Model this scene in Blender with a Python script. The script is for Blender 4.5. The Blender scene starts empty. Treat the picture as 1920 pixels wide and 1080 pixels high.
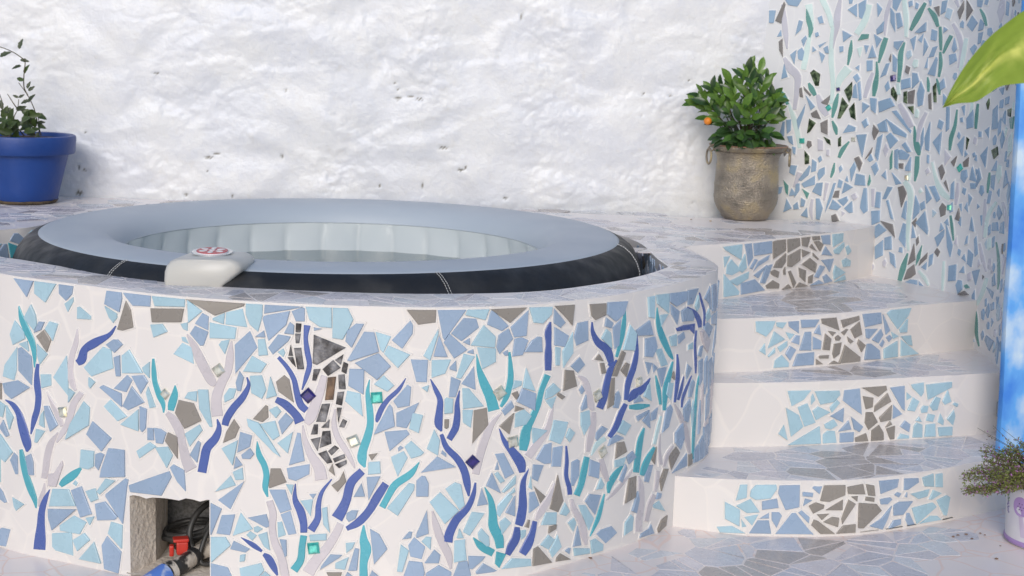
import bpy, bmesh, math, random
import numpy as np
from mathutils import Vector, Matrix, noise

random.seed(11)
scene = bpy.context.scene
COL = scene.collection

# ------------------------------------------------------------------ camera, sky, sun, exposure
FPX, PITCH, ROLL, CAM_H = 2740.0, math.atan(452/2740.0), 0.030, 1.40
cam_d = bpy.data.cameras.new('camera'); cam = bpy.data.objects.new('camera', cam_d); COL.objects.link(cam)
cam_d.sensor_width = 36.0; cam_d.lens = FPX/1920*36.0; cam_d.clip_start = 0.05; cam_d.clip_end = 500
_u0 = Vector((0, math.sin(PITCH), math.cos(PITCH))); _fw = Vector((0, math.cos(PITCH), -math.sin(PITCH)))
_rt = Vector((1, 0, 0))*math.cos(ROLL) + _u0*math.sin(ROLL); _up = _u0*math.cos(ROLL) - Vector((1, 0, 0))*math.sin(ROLL)
M = Matrix.Identity(4)
for i in range(3):
    M[i][0], M[i][1], M[i][2] = _rt[i], _up[i], -_fw[i]
M[2][3] = CAM_H
cam.matrix_world = M
cam_d.dof.use_dof = True; cam_d.dof.focus_distance = 3.75; cam_d.dof.aperture_fstop = 9.0
scene.camera = cam

SUN_EL, SUN_AZ = math.radians(27), math.radians(-8)     # behind the camera, a little to its left
world = bpy.data.worlds.new('World'); scene.world = world; world.use_nodes = True
wn = world.node_tree.nodes; wl = world.node_tree.links
sky = wn.new('ShaderNodeTexSky'); sky.sky_type = 'NISHITA'; sky.sun_disc = False
sky.sun_elevation = SUN_EL; sky.sun_rotation = math.pi - SUN_AZ
bg = wn['Background']; wl.new(sky.outputs[0], bg.inputs[0]); bg.inputs[1].default_value = 0.15
sun_d = bpy.data.lights.new('sun', 'SUN'); sun = bpy.data.objects.new('sun', sun_d); COL.objects.link(sun)
sun_d.energy = 1.5; sun_d.angle = math.radians(25); sun_d.color = (1.0, 0.955, 0.905)
sd = Vector((math.sin(SUN_AZ)*math.cos(SUN_EL), -math.cos(SUN_AZ)*math.cos(SUN_EL), math.sin(SUN_EL)))
sun.rotation_euler = sd.to_track_quat('Z', 'Y').to_euler(); sun.location = (1, -3, 6)
scene.view_settings.view_transform = 'Standard'; scene.view_settings.look = 'None'
scene.view_settings.gamma = 1.0; scene.view_settings.exposure = 0.0
scene.cycles.max_bounces = 4; scene.cycles.diffuse_bounces = 3; scene.cycles.glossy_bounces = 3; scene.cycles.transmission_bounces = 4; scene.cycles.transparent_max_bounces = 8

# ------------------------------------------------------------------ shared plan geometry
def spline(pts, step=0.01):
    """Catmull-Rom through plan points, resampled evenly; returns list of (x, y)."""
    P = [tuple(p) for p in pts]
    P = [(2*P[0][0]-P[1][0], 2*P[0][1]-P[1][1])] + P + [(2*P[-1][0]-P[-2][0], 2*P[-1][1]-P[-2][1])]
    dense = []
    for i in range(1, len(P)-2):
        a, b, c, d = P[i-1], P[i], P[i+1], P[i+2]
        for k in range(24):
            t = k/24.0
            dense.append(tuple(0.5*((2*b[j]) + (c[j]-a[j])*t + (2*a[j]-5*b[j]+4*c[j]-d[j])*t*t + (3*b[j]-a[j]-3*c[j]+d[j])*t**3) for j in (0, 1)))
    dense.append(P[-2])
    cum = [0.0]
    for i in range(1, len(dense)):
        cum.append(cum[-1] + math.hypot(dense[i][0]-dense[i-1][0], dense[i][1]-dense[i-1][1]))
    n = max(2, int(cum[-1]/step)); out = []; j = 0
    for i in range(n+1):
        s = cum[-1]*i/n
        while j < len(cum)-2 and cum[j+1] < s: j += 1
        t = (s-cum[j])/max(1e-9, cum[j+1]-cum[j])
        out.append((dense[j][0]+(dense[j+1][0]-dense[j][0])*t, dense[j][1]+(dense[j+1][1]-dense[j][1])*t))
    return out

class Curve:
    """A plan curve that a vertical wall stands on, addressed by arc length."""
    def __init__(self, pts, step=0.01):
        self.p = spline(pts, step); self.c = [0.0]
        for i in range(1, len(self.p)):
            self.c.append(self.c[-1] + math.hypot(self.p[i][0]-self.p[i-1][0], self.p[i][1]-self.p[i-1][1]))
        self.n = []
        for i in range(len(self.p)):
            a = self.p[max(0, i-1)]; b = self.p[min(len(self.p)-1, i+1)]
            dx, dy = b[0]-a[0], b[1]-a[1]; l = math.hypot(dx, dy)
            self.n.append((dy/l, -dx/l))
        self.L = self.c[-1]
    def at(self, s, off=0.0):
        s = min(max(s, 0.0), self.L); f = s/self.L*(len(self.p)-1); i = min(int(f), len(self.p)-2); t = f-i
        x = self.p[i][0]+(self.p[i+1][0]-self.p[i][0])*t; y = self.p[i][1]+(self.p[i+1][1]-self.p[i][1])*t
        nx = self.n[i][0]+(self.n[i+1][0]-self.n[i][0])*t; ny = self.n[i][1]+(self.n[i+1][1]-self.n[i][1])*t
        l = math.hypot(nx, ny)
        return (x+nx/l*off, y+ny/l*off)

RIM = 0.76; Z3 = 0.57; Z2 = 0.395; Z1 = 0.19
FRONT_PTS = [(-2.08,5.30),(-2.05,4.85),(-1.92,4.45),(-1.66,4.10),(-1.376,3.868),(-1.184,3.762),(-.962,3.652),(-.755,3.580),(-.472,3.540),(-.17,3.553),(.055,3.635),(.269,3.810),(.432,4.005),(.517,4.130),(.590,4.262),(.620,4.365),(.622,4.470),(.600,4.640),(.561,4.836),(.52,5.0)]
INNER_PTS = [(-1.78,4.58),(-1.60,4.32),(-1.478,4.165),(-1.401,4.117),(-1.284,4.037),(-1.099,3.922),(-.942,3.850),(-.739,3.773),(-.498,3.735),(-.221,3.745),(.057,3.832),(.252,4.007),(.368,4.160),(.443,4.298),(.470,4.361)]
E4_PTS = [(.46,4.775),(.561,4.838),(.722,4.945),(.915,5.112),(1.077,5.262),(1.22,5.395),(1.394,5.60),(1.46,5.70)]
E3_PTS = [(.50,4.530),(.665,4.555),(.84,4.612),(1.129,4.755),(1.387,4.925),(1.601,5.045),(1.74,5.11)]
E2_PTS = [(.48,4.395),(.642,4.408),(.906,4.456),(1.267,4.565),(1.592,4.682),(1.76,4.75)]
E1_PTS = [(.38,4.105),(.471,4.085),(.692,4.068),(1.006,4.100),(1.293,4.236),(1.414,4.317),(1.58,4.42),(1.80,4.52)]
WALL_PTS = [(.93,5.935),(1.05,5.862),(1.22,5.765),(1.36,5.645),(1.49,5.430),(1.60,5.200),(1.64,5.020),(1.628,4.800),(1.60,4.620),(1.56,4.45)]


# ------------------------------------------------------------------ materials
def new_mat(name):
    m = bpy.data.materials.new(name); m.use_nodes = True
    return m, m.node_tree.nodes, m.node_tree.links, m.node_tree.nodes['Principled BSDF']

def surf(name, c1, c2=None, scale=8.0, rough=0.5, rough2=None, bump=0.0, bump_scale=60.0, metallic=0.0, spec=0.5, coord='Object', detail=3.0, rnd=0.0, coat=0.0, lo=0.35, hi=0.65):
    m, n, l, b = new_mat(name)
    tc = n.new('ShaderNodeTexCoord')
    c2 = c2 or tuple(x*0.86 for x in c1)
    nz = n.new('ShaderNodeTexNoise'); nz.inputs['Scale'].default_value = scale; nz.inputs['Detail'].default_value = detail
    if coord == 'Position': tc = n.new('ShaderNodeNewGeometry')
    l.new(tc.outputs[coord], nz.inputs['Vector'])
    r = n.new('ShaderNodeValToRGB'); r.color_ramp.elements[0].position = lo; r.color_ramp.elements[1].position = hi
    r.color_ramp.elements[0].color = (*c2, 1); r.color_ramp.elements[1].color = (*c1, 1)
    l.new(nz.outputs['Fac'], r.inputs['Fac'])
    out = r.outputs['Color']
    if rnd:
        oi = n.new('ShaderNodeObjectInfo'); mr = n.new('ShaderNodeMapRange')
        mr.inputs['To Min'].default_value = 1-rnd; mr.inputs['To Max'].default_value = 1+rnd*0.7
        l.new(oi.outputs['Random'], mr.inputs['Value'])
        hv = n.new('ShaderNodeHueSaturation'); l.new(out, hv.inputs['Color']); l.new(mr.outputs['Result'], hv.inputs['Value'])
        out = hv.outputs['Color']
    l.new(out, b.inputs['Base Color'])
    b.inputs['Roughness'].default_value = rough; b.inputs['Metallic'].default_value = metallic
    b.inputs['Specular IOR Level'].default_value = spec; b.inputs['Coat Weight'].default_value = coat
    if rough2 is not None:
        n2 = n.new('ShaderNodeTexNoise'); n2.inputs['Scale'].default_value = scale*2.3; n2.inputs['Detail'].default_value = 2
        l.new(tc.outputs[coord], n2.inputs['Vector'])
        m2 = n.new('ShaderNodeMapRange'); m2.inputs['From Min'].default_value = 0.3; m2.inputs['From Max'].default_value = 0.7
        m2.inputs['To Min'].default_value = rough; m2.inputs['To Max'].default_value = rough2
        l.new(n2.outputs['Fac'], m2.inputs['Value']); l.new(m2.outputs['Result'], b.inputs['Roughness'])
    if bump:
        n3 = n.new('ShaderNodeTexNoise'); n3.inputs['Scale'].default_value = bump_scale; n3.inputs['Detail'].default_value = 4
        l.new(tc.outputs[coord], n3.inputs['Vector'])
        bp = n.new('ShaderNodeBump'); bp.inputs['Strength'].default_value = bump; bp.inputs['Distance'].default_value = 0.01
        l.new(n3.outputs['Fac'], bp.inputs['Height']); l.new(bp.outputs['Normal'], b.inputs['Normal'])
    return m

def white_tile_field(name, c, tint, joint, scale):
    """Off-white broken tiles whose joints barely show: an irregular cell pattern on a nearly flush field."""
    m, n, l, b = new_mat(name)
    tc = n.new('ShaderNodeTexCoord')
    wob = n.new('ShaderNodeTexNoise'); wob.inputs['Scale'].default_value = 3.0; l.new(tc.outputs['Object'], wob.inputs['Vector'])
    mx = n.new('ShaderNodeMix'); mx.data_type = 'VECTOR'; mx.inputs['Factor'].default_value = 0.12
    l.new(tc.outputs['Object'], mx.inputs[4]); l.new(wob.outputs['Color'], mx.inputs[5])
    v = n.new('ShaderNodeTexVoronoi'); v.feature = 'DISTANCE_TO_EDGE'; v.inputs['Scale'].default_value = scale
    vc = n.new('ShaderNodeTexVoronoi'); vc.inputs['Scale'].default_value = scale
    l.new(mx.outputs[1], v.inputs['Vector']); l.new(mx.outputs[1], vc.inputs['Vector'])
    e = n.new('ShaderNodeMapRange'); e.inputs['From Min'].default_value = 0.012; e.inputs['From Max'].default_value = 0.03
    l.new(v.outputs['Distance'], e.inputs['Value'])
    cell = n.new('ShaderNodeMix'); cell.data_type = 'RGBA'; cell.inputs[6].default_value = (*c, 1); cell.inputs[7].default_value = (*tint, 1)
    l.new(vc.outputs['Color'], cell.inputs['Factor'])
    st = n.new('ShaderNodeTexNoise'); st.inputs['Scale'].default_value = 5; st.inputs['Detail'].default_value = 4
    l.new(tc.outputs['Object'], st.inputs['Vector'])
    sr = n.new('ShaderNodeMapRange'); sr.inputs['From Min'].default_value = 0.42; sr.inputs['From Max'].default_value = 0.75
    sr.inputs['To Max'].default_value = 0.35; l.new(st.outputs['Fac'], sr.inputs['Value'])
    stn = n.new('ShaderNodeMix'); stn.data_type = 'RGBA'; stn.inputs[7].default_value = (*joint, 1)
    l.new(cell.outputs[2], stn.inputs[6]); l.new(sr.outputs['Result'], stn.inputs['Factor'])
    jm = n.new('ShaderNodeMix'); jm.data_type = 'RGBA'; jm.inputs[6].default_value = (*joint, 1)
    l.new(e.outputs['Result'], jm.inputs['Factor']); l.new(stn.outputs[2], jm.inputs[7])
    l.new(jm.outputs[2], b.inputs['Base Color'])
    rr = n.new('ShaderNodeMapRange'); rr.inputs['To Min'].default_value = 0.75; rr.inputs['To Max'].default_value = 0.28
    l.new(e.outputs['Result'], rr.inputs['Value']); l.new(rr.outputs['Result'], b.inputs['Roughness'])
    return m

def tile_mat(name, c, rough=0.22, var=0.07):
    return surf(name, c, tuple(x*0.93 for x in c), scale=14, rough=rough, rough2=rough+0.16, rnd=var, coord='Position')

MT = {
    'L': tile_mat('tile_light_blue', (.385, .56, .65)),
    'B': tile_mat('tile_mid_blue', (.30, .395, .535)),
    'G': tile_mat('tile_grey', (.27, .245, .22)),
    'P': tile_mat('tile_cobalt', (.080, .126, .365)),
    'T': tile_mat('tile_teal', (.09, .385, .465)),
    'W': tile_mat('tile_lavender_white', (.57, .53, .56)),
    'A': tile_mat('tile_pale_aqua', (.54, .70, .72)),
    'Y': tile_mat('tile_white', (.74, .70, .68)),
    'V': tile_mat('tile_lavender_blue', (.47, .50, .62)),
    'K': surf('painted_reflection_dark', coord='Position', c1=(.28, .28, .30), c2=(.035, .033, .036), scale=38, rough=0.2, rough2=0.5, metallic=0.3, bump=0.2, bump_scale=90, detail=9, lo=.38, hi=.72),  # mirror pieces: mottled dark reflection painted into the base colour
    'N': surf('mirror_brown', (.22, .14, .09), (.06, .04, .03), scale=30, rough=0.2, metallic=0.3, bump=0.2, bump_scale=90),
    'M': surf('painted_reflection_green', coord='Position', c1=(.16, .22, .13), c2=(.018, .035, .018), scale=55, rough=0.12, rough2=0.3, metallic=0.25, bump=0.1, bump_scale=60, lo=.42, hi=.62),  # mirror pieces: green of reflected plants painted into the base colour
}
def sheen_paled(name, c, d=(.82, .745, .72), k=.64):  # flat-laid tiles: grazing reflection of the white walls mixed into their colour
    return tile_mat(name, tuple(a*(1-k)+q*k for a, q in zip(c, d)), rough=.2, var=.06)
MT_FLAT = {'L': sheen_paled('floor_tile_light_blue', (.40, .56, .68)), 'B': sheen_paled('floor_tile_mid_blue', (.31, .40, .55), k=.58), 'G': sheen_paled('floor_tile_grey', (.26, .235, .22), k=.40),
           'W': MT['W'], 'V': sheen_paled('floor_tile_lavender_blue', (.46, .48, .60)), 'Y': MT['Y'], 'T': MT['T'], 'P': MT['P'], 'K': MT['K'], 'A': MT['A'], 'N': MT['N']}
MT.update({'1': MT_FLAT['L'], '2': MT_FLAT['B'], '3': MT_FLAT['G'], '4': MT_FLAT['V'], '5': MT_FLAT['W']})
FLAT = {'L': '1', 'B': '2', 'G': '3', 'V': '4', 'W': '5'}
MT_WALL = dict(MT)
MT_WALL['B'] = tile_mat('wall_tile_blue', (.275, .40, .555), rough=.14)
MT_WALL['T'] = tile_mat('wall_tile_sea_green', (.125, .31, .29), rough=.14)
MT_WALL['A'] = tile_mat('wall_tile_pale_aqua', (.60, .74, .73), rough=.14, var=.04)
MT_WALL['W'] = tile_mat('wall_tile_lavender', (.55, .55, .63), rough=.14, var=.04)
MT_WALL['G'] = tile_mat('wall_tile_grey', (.21, .20, .20), rough=.14)
GEM = {
    'C': surf('gem_clear', (.86, .85, .74), (.45, .44, .34), scale=60, rough=0.1, metallic=0.55, coat=1),
    'V': surf('gem_violet', (.035, .02, .20), (.012, .008, .06), scale=60, rough=0.08, metallic=0.2, coat=1),
    'E': surf('gem_emerald', (.10, .62, .52), (.03, .34, .30), scale=60, rough=0.08, metallic=0.35, coat=1),
}
M_WHITE = white_tile_field('white_tile_field', (.73, .695, .675), (.68, .645, .63), (.745, .705, .677), 8.0)
M_WALLW = white_tile_field('wall_white_tile_field', (.69, .695, .715), (.655, .66, .69), (.70, .705, .72), 8.0)
M_TREAD = white_tile_field('tread_white_tile_field', (.82, .765, .745), (.78, .735, .725), (.82, .76, .73), 10.0)
M_GROUT = surf('pale_grout', (.765, .735, .71), (.72, .68, .655), scale=10, rough=0.75, bump=0.2, bump_scale=160)
M_FLOOR = white_tile_field('floor_white_tile_field', (.84, .755, .725), (.79, .72, .70), (.82, .665, .60), 9.0)
M_MORTAR = surf('beige_mortar', (.76, .69, .60), (.60, .53, .45), scale=7, rough=0.9, bump=0.6, bump_scale=70)

# ------------------------------------------------------------------ object helpers
WL = {}
def thing(name, label, cat, loc=(0, 0, 0), group=None):
    o = bpy.data.objects.new(name, None); COL.objects.link(o); o.location = loc; o.empty_display_size = .1
    o['label'] = label; o['category'] = cat
    if group: o['group'] = group
    WL[o.name] = Vector(loc); return o

def link(name, me, parent, origin):
    o = bpy.data.objects.new(name, me); COL.objects.link(o)
    WL[o.name] = Vector(origin)
    if parent: o.parent = parent; o.location = Vector(origin)-WL[parent.name]
    else: o.location = origin
    return o

def mk(name, verts, faces, mat, parent=None, origin=None, smooth=False, sharp=None):
    vs = np.array([tuple(v) for v in verts], float)
    if origin is None:
        origin = (vs.min(0)+vs.max(0))/2
    me = bpy.data.meshes.new(name); me.from_pydata((vs-np.array(origin)).tolist(), [], faces)
    if smooth: me.polygons.foreach_set('use_smooth', [True]*len(me.polygons))
    me.update()
    for mm in (mat if isinstance(mat, (list, tuple)) else [mat]): me.materials.append(mm)
    if smooth and sharp: me.set_sharp_from_angle(angle=math.radians(sharp))
    return link(name, me, parent, tuple(origin))

def top(o, label, cat, group=None, kind=None):
    o['label'] = label; o['category'] = cat
    if group: o['group'] = group
    if kind: o['kind'] = kind
    return o

class MB:
    def __init__(self): self.v = []; self.f = []
    def add(self, v, f):
        k = len(self.v); self.v += [tuple(p) for p in v]; self.f += [tuple(i+k for i in q) for q in f]
    def box(self, a, b):
        x0, y0, z0 = a; x1, y1, z1 = b
        self.add([(x0,y0,z0),(x1,y0,z0),(x1,y1,z0),(x0,y1,z0),(x0,y0,z1),(x1,y0,z1),(x1,y1,z1),(x0,y1,z1)],
                 [(0,3,2,1),(4,5,6,7),(0,1,5,4),(1,2,6,5),(2,3,7,6),(3,0,4,7)])
    def tube(self, pts, rad, seg=10, cap=True, closed=False):
        P = [Vector(p) for p in pts]; n = len(P); R = rad if isinstance(rad, (list, tuple)) else [rad]*n
        ref = None; rings = []
        for i in range(n):
            if closed: t = (P[(i+1) % n]-P[i-1]).normalized()
            else: t = (P[min(n-1, i+1)]-P[max(0, i-1)]).normalized()
            if ref is None: ref = t.orthogonal().normalized()
            ref = (ref-t*ref.dot(t)).normalized(); b = t.cross(ref)
            rings.append([P[i]+(ref*math.cos(2*math.pi*k/seg)+b*math.sin(2*math.pi*k/seg))*R[i] for k in range(seg)])
        v = [q for r in rings for q in r]; f = []
        for i in range(n if closed else n-1):
            j = (i+1) % n
            for k in range(seg): f.append((i*seg+k, i*seg+(k+1) % seg, j*seg+(k+1) % seg, j*seg+k))
        if cap and not closed: f.append(tuple(range(seg-1, -1, -1))); f.append(tuple((n-1)*seg+k for k in range(seg)))
        self.add(v, f)
    def lathe(self, prof, c, seg=64, wob=None):
        k0 = len(self.v); v = []; f = []
        for r, z in prof:
            for k in range(seg):
                a = 2*math.pi*k/seg; rr, zz = (r, z) if wob is None else wob(r, z, a)
                v.append((c[0]+rr*math.cos(a), c[1]+rr*math.sin(a), c[2]+zz))
        for i in range(len(prof)-1):
            for k in range(seg): f.append((i*seg+k, i*seg+(k+1) % seg, (i+1)*seg+(k+1) % seg, (i+1)*seg+k))
        self.add(v, f)
    def build(self, name, mat, parent=None, origin=None, smooth=False, sharp=None):
        return mk(name, self.v, self.f, mat, parent, origin, smooth, sharp)

def bezier_pts(P, n=8):
    P = [Vector(p) for p in P]; Q = [2*P[0]-P[1]]+P+[2*P[-1]-P[-2]]; out = []
    for i in range(1, len(Q)-2):
        a, b, c, d = Q[i-1:i+3]
        for k in range(n):
            t = k/n; out.append(0.5*(2*b+(c-a)*t+(2*a-5*b+4*c-d)*t*t+(3*b-a-3*c+d)*t**3))
    return out+[P[-1]]

# ------------------------------------------------------------------ mosaic helpers
def parea(p): return sum(p[i][0]*p[(i+1) % len(p)][1]-p[(i+1) % len(p)][0]*p[i][1] for i in range(len(p)))/2
def ccw(p): return p if parea(p) > 0 else p[::-1]
def offset_poly(p, d):
    """Move the outline of a ccw polygon outwards by d."""
    n = len(p); out = []
    for i in range(n):
        a, b, c = p[i-1], p[i], p[(i+1) % n]
        e1 = (b[0]-a[0], b[1]-a[1]); e2 = (c[0]-b[0], c[1]-b[1])
        l1 = math.hypot(*e1) or 1e-9; l2 = math.hypot(*e2) or 1e-9
        n1 = (e1[1]/l1, -e1[0]/l1); n2 = (e2[1]/l2, -e2[0]/l2)
        k = max(0.45, 1+n1[0]*n2[0]+n1[1]*n2[1])
        out.append((b[0]+(n1[0]+n2[0])/k*d, b[1]+(n1[1]+n2[1])/k*d))
    return out

class Mosaic:
    """Tiles of one thing: the largest become parts of their own, the rest one joined part."""
    def __init__(self, parent, mats, cap=300):
        self.t = []; self.parent = parent; self.mats = mats; self.cap = cap; self.grout = MB()
    def put(self, kind, col, poly, size, P3, h=0.0055, grout=0.0040):
        self.t.append((size, kind, col, poly, P3, h*random.uniform(.8, 1.25)*(.65 if kind == 's' else 1), grout))
    def shape(self, kind, poly, P3, h, grout):
        strip = kind == 's'
        if not strip: poly = ccw(poly)
        flip = strip and parea(poly) < 0
        n = len(poly); pc = poly if not flip else poly[::-1]
        w = math.sqrt(abs(parea(pc)))
        d = min(0.0016, w*0.12) if h > .0022 else 0.0
        inn = offset_poly(pc, -d) if d else pc
        cs = sum(p[0] for p in pc)/n; cz = sum(p[1] for p in pc)/n
        tx, tz = random.gauss(0, .010), random.gauss(0, .010)
        tilt = (lambda p: 0.0) if strip or h < .0022 else (lambda p: (p[0]-cs)*tx+(p[1]-cz)*tz)
        v = [P3(p[0], p[1], -0.003) for p in pc]+[P3(p[0], p[1], h-(.0012 if d else .0)+tilt(p)) for p in pc]+[P3(p[0], p[1], h+tilt(p)) for p in inn]
        f = []
        for i in range(n):
            j = (i+1) % n
            f.append((i, j, n+j, n+i))
            if d: f.append((n+i, n+j, 2*n+j, 2*n+i))
        if strip:
            m = n//2
            for i in range(m-1):
                f.append((2*n+i, 2*n+i+1, 2*n+n-2-i, 2*n+n-1-i))
        else: f.append(tuple(range(2*n, 3*n)))
        if grout:
            g = offset_poly(pc, grout); o = random.uniform(.0006, .0022)
            gv = [P3(p[0], p[1], o) for p in g]+[P3(p[0], p[1], -.002) for p in offset_poly(pc, grout+.0015)]
            gf = [(i+n, (i+1) % n+n, (i+1) % n, i) for i in range(n)]
            if strip:
                m = n//2; gf += [(i, i+1, n-2-i, n-1-i) for i in range(m-1)]
            else: gf.append(tuple(range(n)))
            self.grout.add(gv, gf)
        return v, f
    def finish(self, grout_mat=None):
        self.t.sort(key=lambda q: -q[0])
        rest = {}
        for i, (size, kind, col, poly, P3, h, g) in enumerate(self.t):
            v, f = self.shape(kind, poly, P3, h, g)
            if i < self.cap:
                nm = 'mirror_tile' if col in 'KNM' else ('curved_tile' if kind == 's' else 'tile')
                mk(nm, v, f, self.mats[col], self.parent)
            else: rest.setdefault(col, MB()).add(v, f)
        if rest:
            cols = list(rest); V = []; F = []; I = []
            for k, c in enumerate(cols):
                b = len(V); V += rest[c].v; F += [tuple(i+b for i in q) for q in rest[c].f]; I += [k]*len(rest[c].f)
            o = mk('small_tiles', V, F, [self.mats[c] for c in cols], self.parent)
            o.data.polygons.foreach_set('material_index', I); o['kind'] = 'stuff'
        if self.grout.v:
            o = self.grout.build('grout_lines', grout_mat or M_GROUT, self.parent); o['kind'] = 'stuff'

def on_curve(curve):
    def P3(s, z, off):
        x, y = curve.at(s, off); return (x, y, z)
    return P3
def on_flat(zf):
    def P3(x, y, off): return (x, y, (zf(x, y) if callable(zf) else zf)+off)
    return P3

def add_data(mos, data, curve, gem_parent):
    P3 = on_curve(curve)
    for ln in data.strip().split('\n'):
        w = ln.split(); k = w[0]
        if k[0] == 'g':
            s, z, r, a = [float(q) for q in w[1].split(',')]
            s, z, r = s/1e4, z/1e4, max(.006, r/1e4); a = math.radians(a); v = []; 
            for rr, oo in ((r*1.25, -.003), (r*1.25, .0045), (r*.8, .0095)):
                for q in range(4):
                    t = a+math.pi/4+q*math.pi/2; v.append(P3(s+rr*math.cos(t), z+rr*math.sin(t), oo))
            f = [(i+j*4, (i+1) % 4+j*4, (i+1) % 4+4+j*4, i+4+j*4) for j in (0, 1) for i in range(4)]+[(8, 9, 10, 11)]
            mk('glass_gem', v, f, GEM[k[1]], gem_parent)
        else:
            pts = [(float(q.split(',')[0])/1e4, float(q.split(',')[1])/1e4) for q in w[2:]]
            mos.put(k[0], k[1], pts, float(w[1]), P3)

def clip(poly, nx, ny, c):
    out = []
    for i in range(len(poly)):
        a, b = poly[i-1], poly[i]; da = a[0]*nx+a[1]*ny-c; db = b[0]*nx+b[1]*ny-c
        if (da < 0) != (db < 0):
            t = da/(da-db); out.append((a[0]+(b[0]-a[0])*t, a[1]+(b[1]-a[1])*t))
        if db < 0: out.append(b)
    return out
def cells(x0, x1, y0, y1, sx, sy, rng, jit=0.46, split=.45):
    nx = int((x1-x0)/sx)+3; ny = int((y1-y0)/sy)+3; S = {}
    for i in range(-1, nx):
        for j in range(-1, ny): S[i, j] = (x0+(i+.5+rng.uniform(-jit, jit))*sx, y0+(j+.5+rng.uniform(-jit, jit))*sy)
    out = []
    for (i, j), (px, py) in S.items():
        if not (x0 < px < x1 and y0 < py < y1): continue
        poly = [(px-2*sx, py-2*sy), (px+2*sx, py-2*sy), (px+2*sx, py+2*sy), (px-2*sx, py+2*sy)]
        for di in (-3, -2, -1, 0, 1, 2, 3):
            for dj in (-3, -2, -1, 0, 1, 2, 3):
                q = S.get((i+di, j+dj))
                if q is None or (di == 0 and dj == 0): continue
                a, b = q[0]-px, q[1]-py
                poly = clip(poly, a, b, (q[0]**2+q[1]**2-px**2-py**2)/2)
        if len(poly) < 3: continue
        parts = [ccw(poly)]
        for _ in range(2):
            nxt = []
            for q in parts:
                if rng.random() < split and parea(q) > sx*sy*.45:
                    cx = sum(p[0] for p in q)/len(q); cy = sum(p[1] for p in q)/len(q); a = rng.uniform(0, math.pi)
                    n1, n2 = math.cos(a), math.sin(a); c = cx*n1+cy*n2+rng.uniform(-.15, .15)*sx
                    u, w = clip(q, n1, n2, c), clip(q, -n1, -n2, -c)
                    nxt += [ccw(r) for r in (u, w) if len(r) >= 3]
                else: nxt.append(q)
            parts = nxt
        out += parts
    return out
def in_poly(x, y, P):
    c = False; j = len(P)-1
    for i in range(len(P)):
        if (P[i][1] > y) != (P[j][1] > y) and x < (P[j][0]-P[i][0])*(y-P[i][1])/(P[j][1]-P[i][1])+P[i][0]: c = not c
        j = i
    return c
def fit_cell(poly, inside, gap):
    """Shrink a cell by the joint and pull corners that leave the surface back onto it."""
    poly = offset_poly(poly, -gap)
    per = sum(math.hypot(poly[i][0]-poly[i-1][0], poly[i][1]-poly[i-1][1]) for i in range(len(poly)))
    if parea(poly) < 2e-4 or parea(poly)/per**2 < .030: return None
    cx = sum(p[0] for p in poly)/len(poly); cy = sum(p[1] for p in poly)/len(poly)
    if not inside(cx, cy): return None
    out = []
    for p in poly:
        if inside(*p): out.append(p); continue
        lo, hi = 0.0, 1.0
        for _ in range(12):
            m = (lo+hi)/2
            if inside(cx+(p[0]-cx)*m, cy+(p[1]-cy)*m): lo = m
            else: hi = m
        out.append((cx+(p[0]-cx)*lo, cy+(p[1]-cy)*lo))
    per = sum(math.hypot(out[i][0]-out[i-1][0], out[i][1]-out[i-1][1]) for i in range(len(out)))
    return out if parea(out) > 2.0e-4 and parea(out)/per**2 > .022 else None

# ------------------------------------------------------------------ plan curves
FRONT = Curve(FRONT_PTS); INNER = Curve(INNER_PTS); E4 = Curve(E4_PTS); E3 = Curve(E3_PTS); E2 = Curve(E2_PTS); E1 = Curve(E1_PTS); RWALL = Curve(WALL_PTS)
SPA = (-.58, 4.72)
arc = [(SPA[0]+1.02*math.cos(math.radians(a)), SPA[1]+1.02*math.sin(math.radians(a))) for a in range(4, 172, 4)]
BACK = Curve([(.470, 4.361), (.452, 4.52), (.442, 4.70)]+arc+[(-1.617, 4.811), (-1.69, 4.72), (-1.78, 4.58)])
def GZ(x, y):
    xs = (-9, -1.4, -1.0, -.2, .2, .45, .7, 1.3, 9); zs = (-.02, -.013, 0, .03, .050, .042, .022, .020, .020)
    return float(np.interp(x, xs, zs))

# ================================================================== THE SETTING
gx = [-80, -30, -10, -5]+list(np.arange(-3.0, 3.01, .1))+[5, 10, 30, 80]
gy = [-80, -30, -10, -4, -1, 1, 2]+list(np.arange(2.6, 6.41, .15))+[8, 14, 30, 80]
gv = [(x, y, GZ(x, y)) for y in gy for x in gx]; nx = len(gx)
gf = [(j*nx+i, j*nx+i+1, (j+1)*nx+i+1, (j+1)*nx+i) for j in range(len(gy)-1) for i in range(nx-1)]
ground = mk('ground', gv, gf, M_FLOOR, origin=(0, 0, 0), smooth=True); ground['kind'] = 'structure'

XG = ((3.3, .35), (3.6, .52), (3.9, .80), (4.1, .97), (4.53, 1.165), (4.76, 1.09), (5.2, 1.02), (5.9, .95))
def band_colour(x, y, rng, wide=1.0):
    d = abs(x-np.interp(y, [a for a, b in XG], [b for a, b in XG]))+rng.uniform(-.025, .025)
    if d < .105*wide: return 'G'
    if d < .26*wide: return rng.choice('BBV')
    if d < .40*wide: return rng.choice('LLBV')
    return None
def front_y(curve, x):
    return float(np.interp(x, [p[0] for p in curve.p], [p[1] for p in curve.p]))

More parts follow.
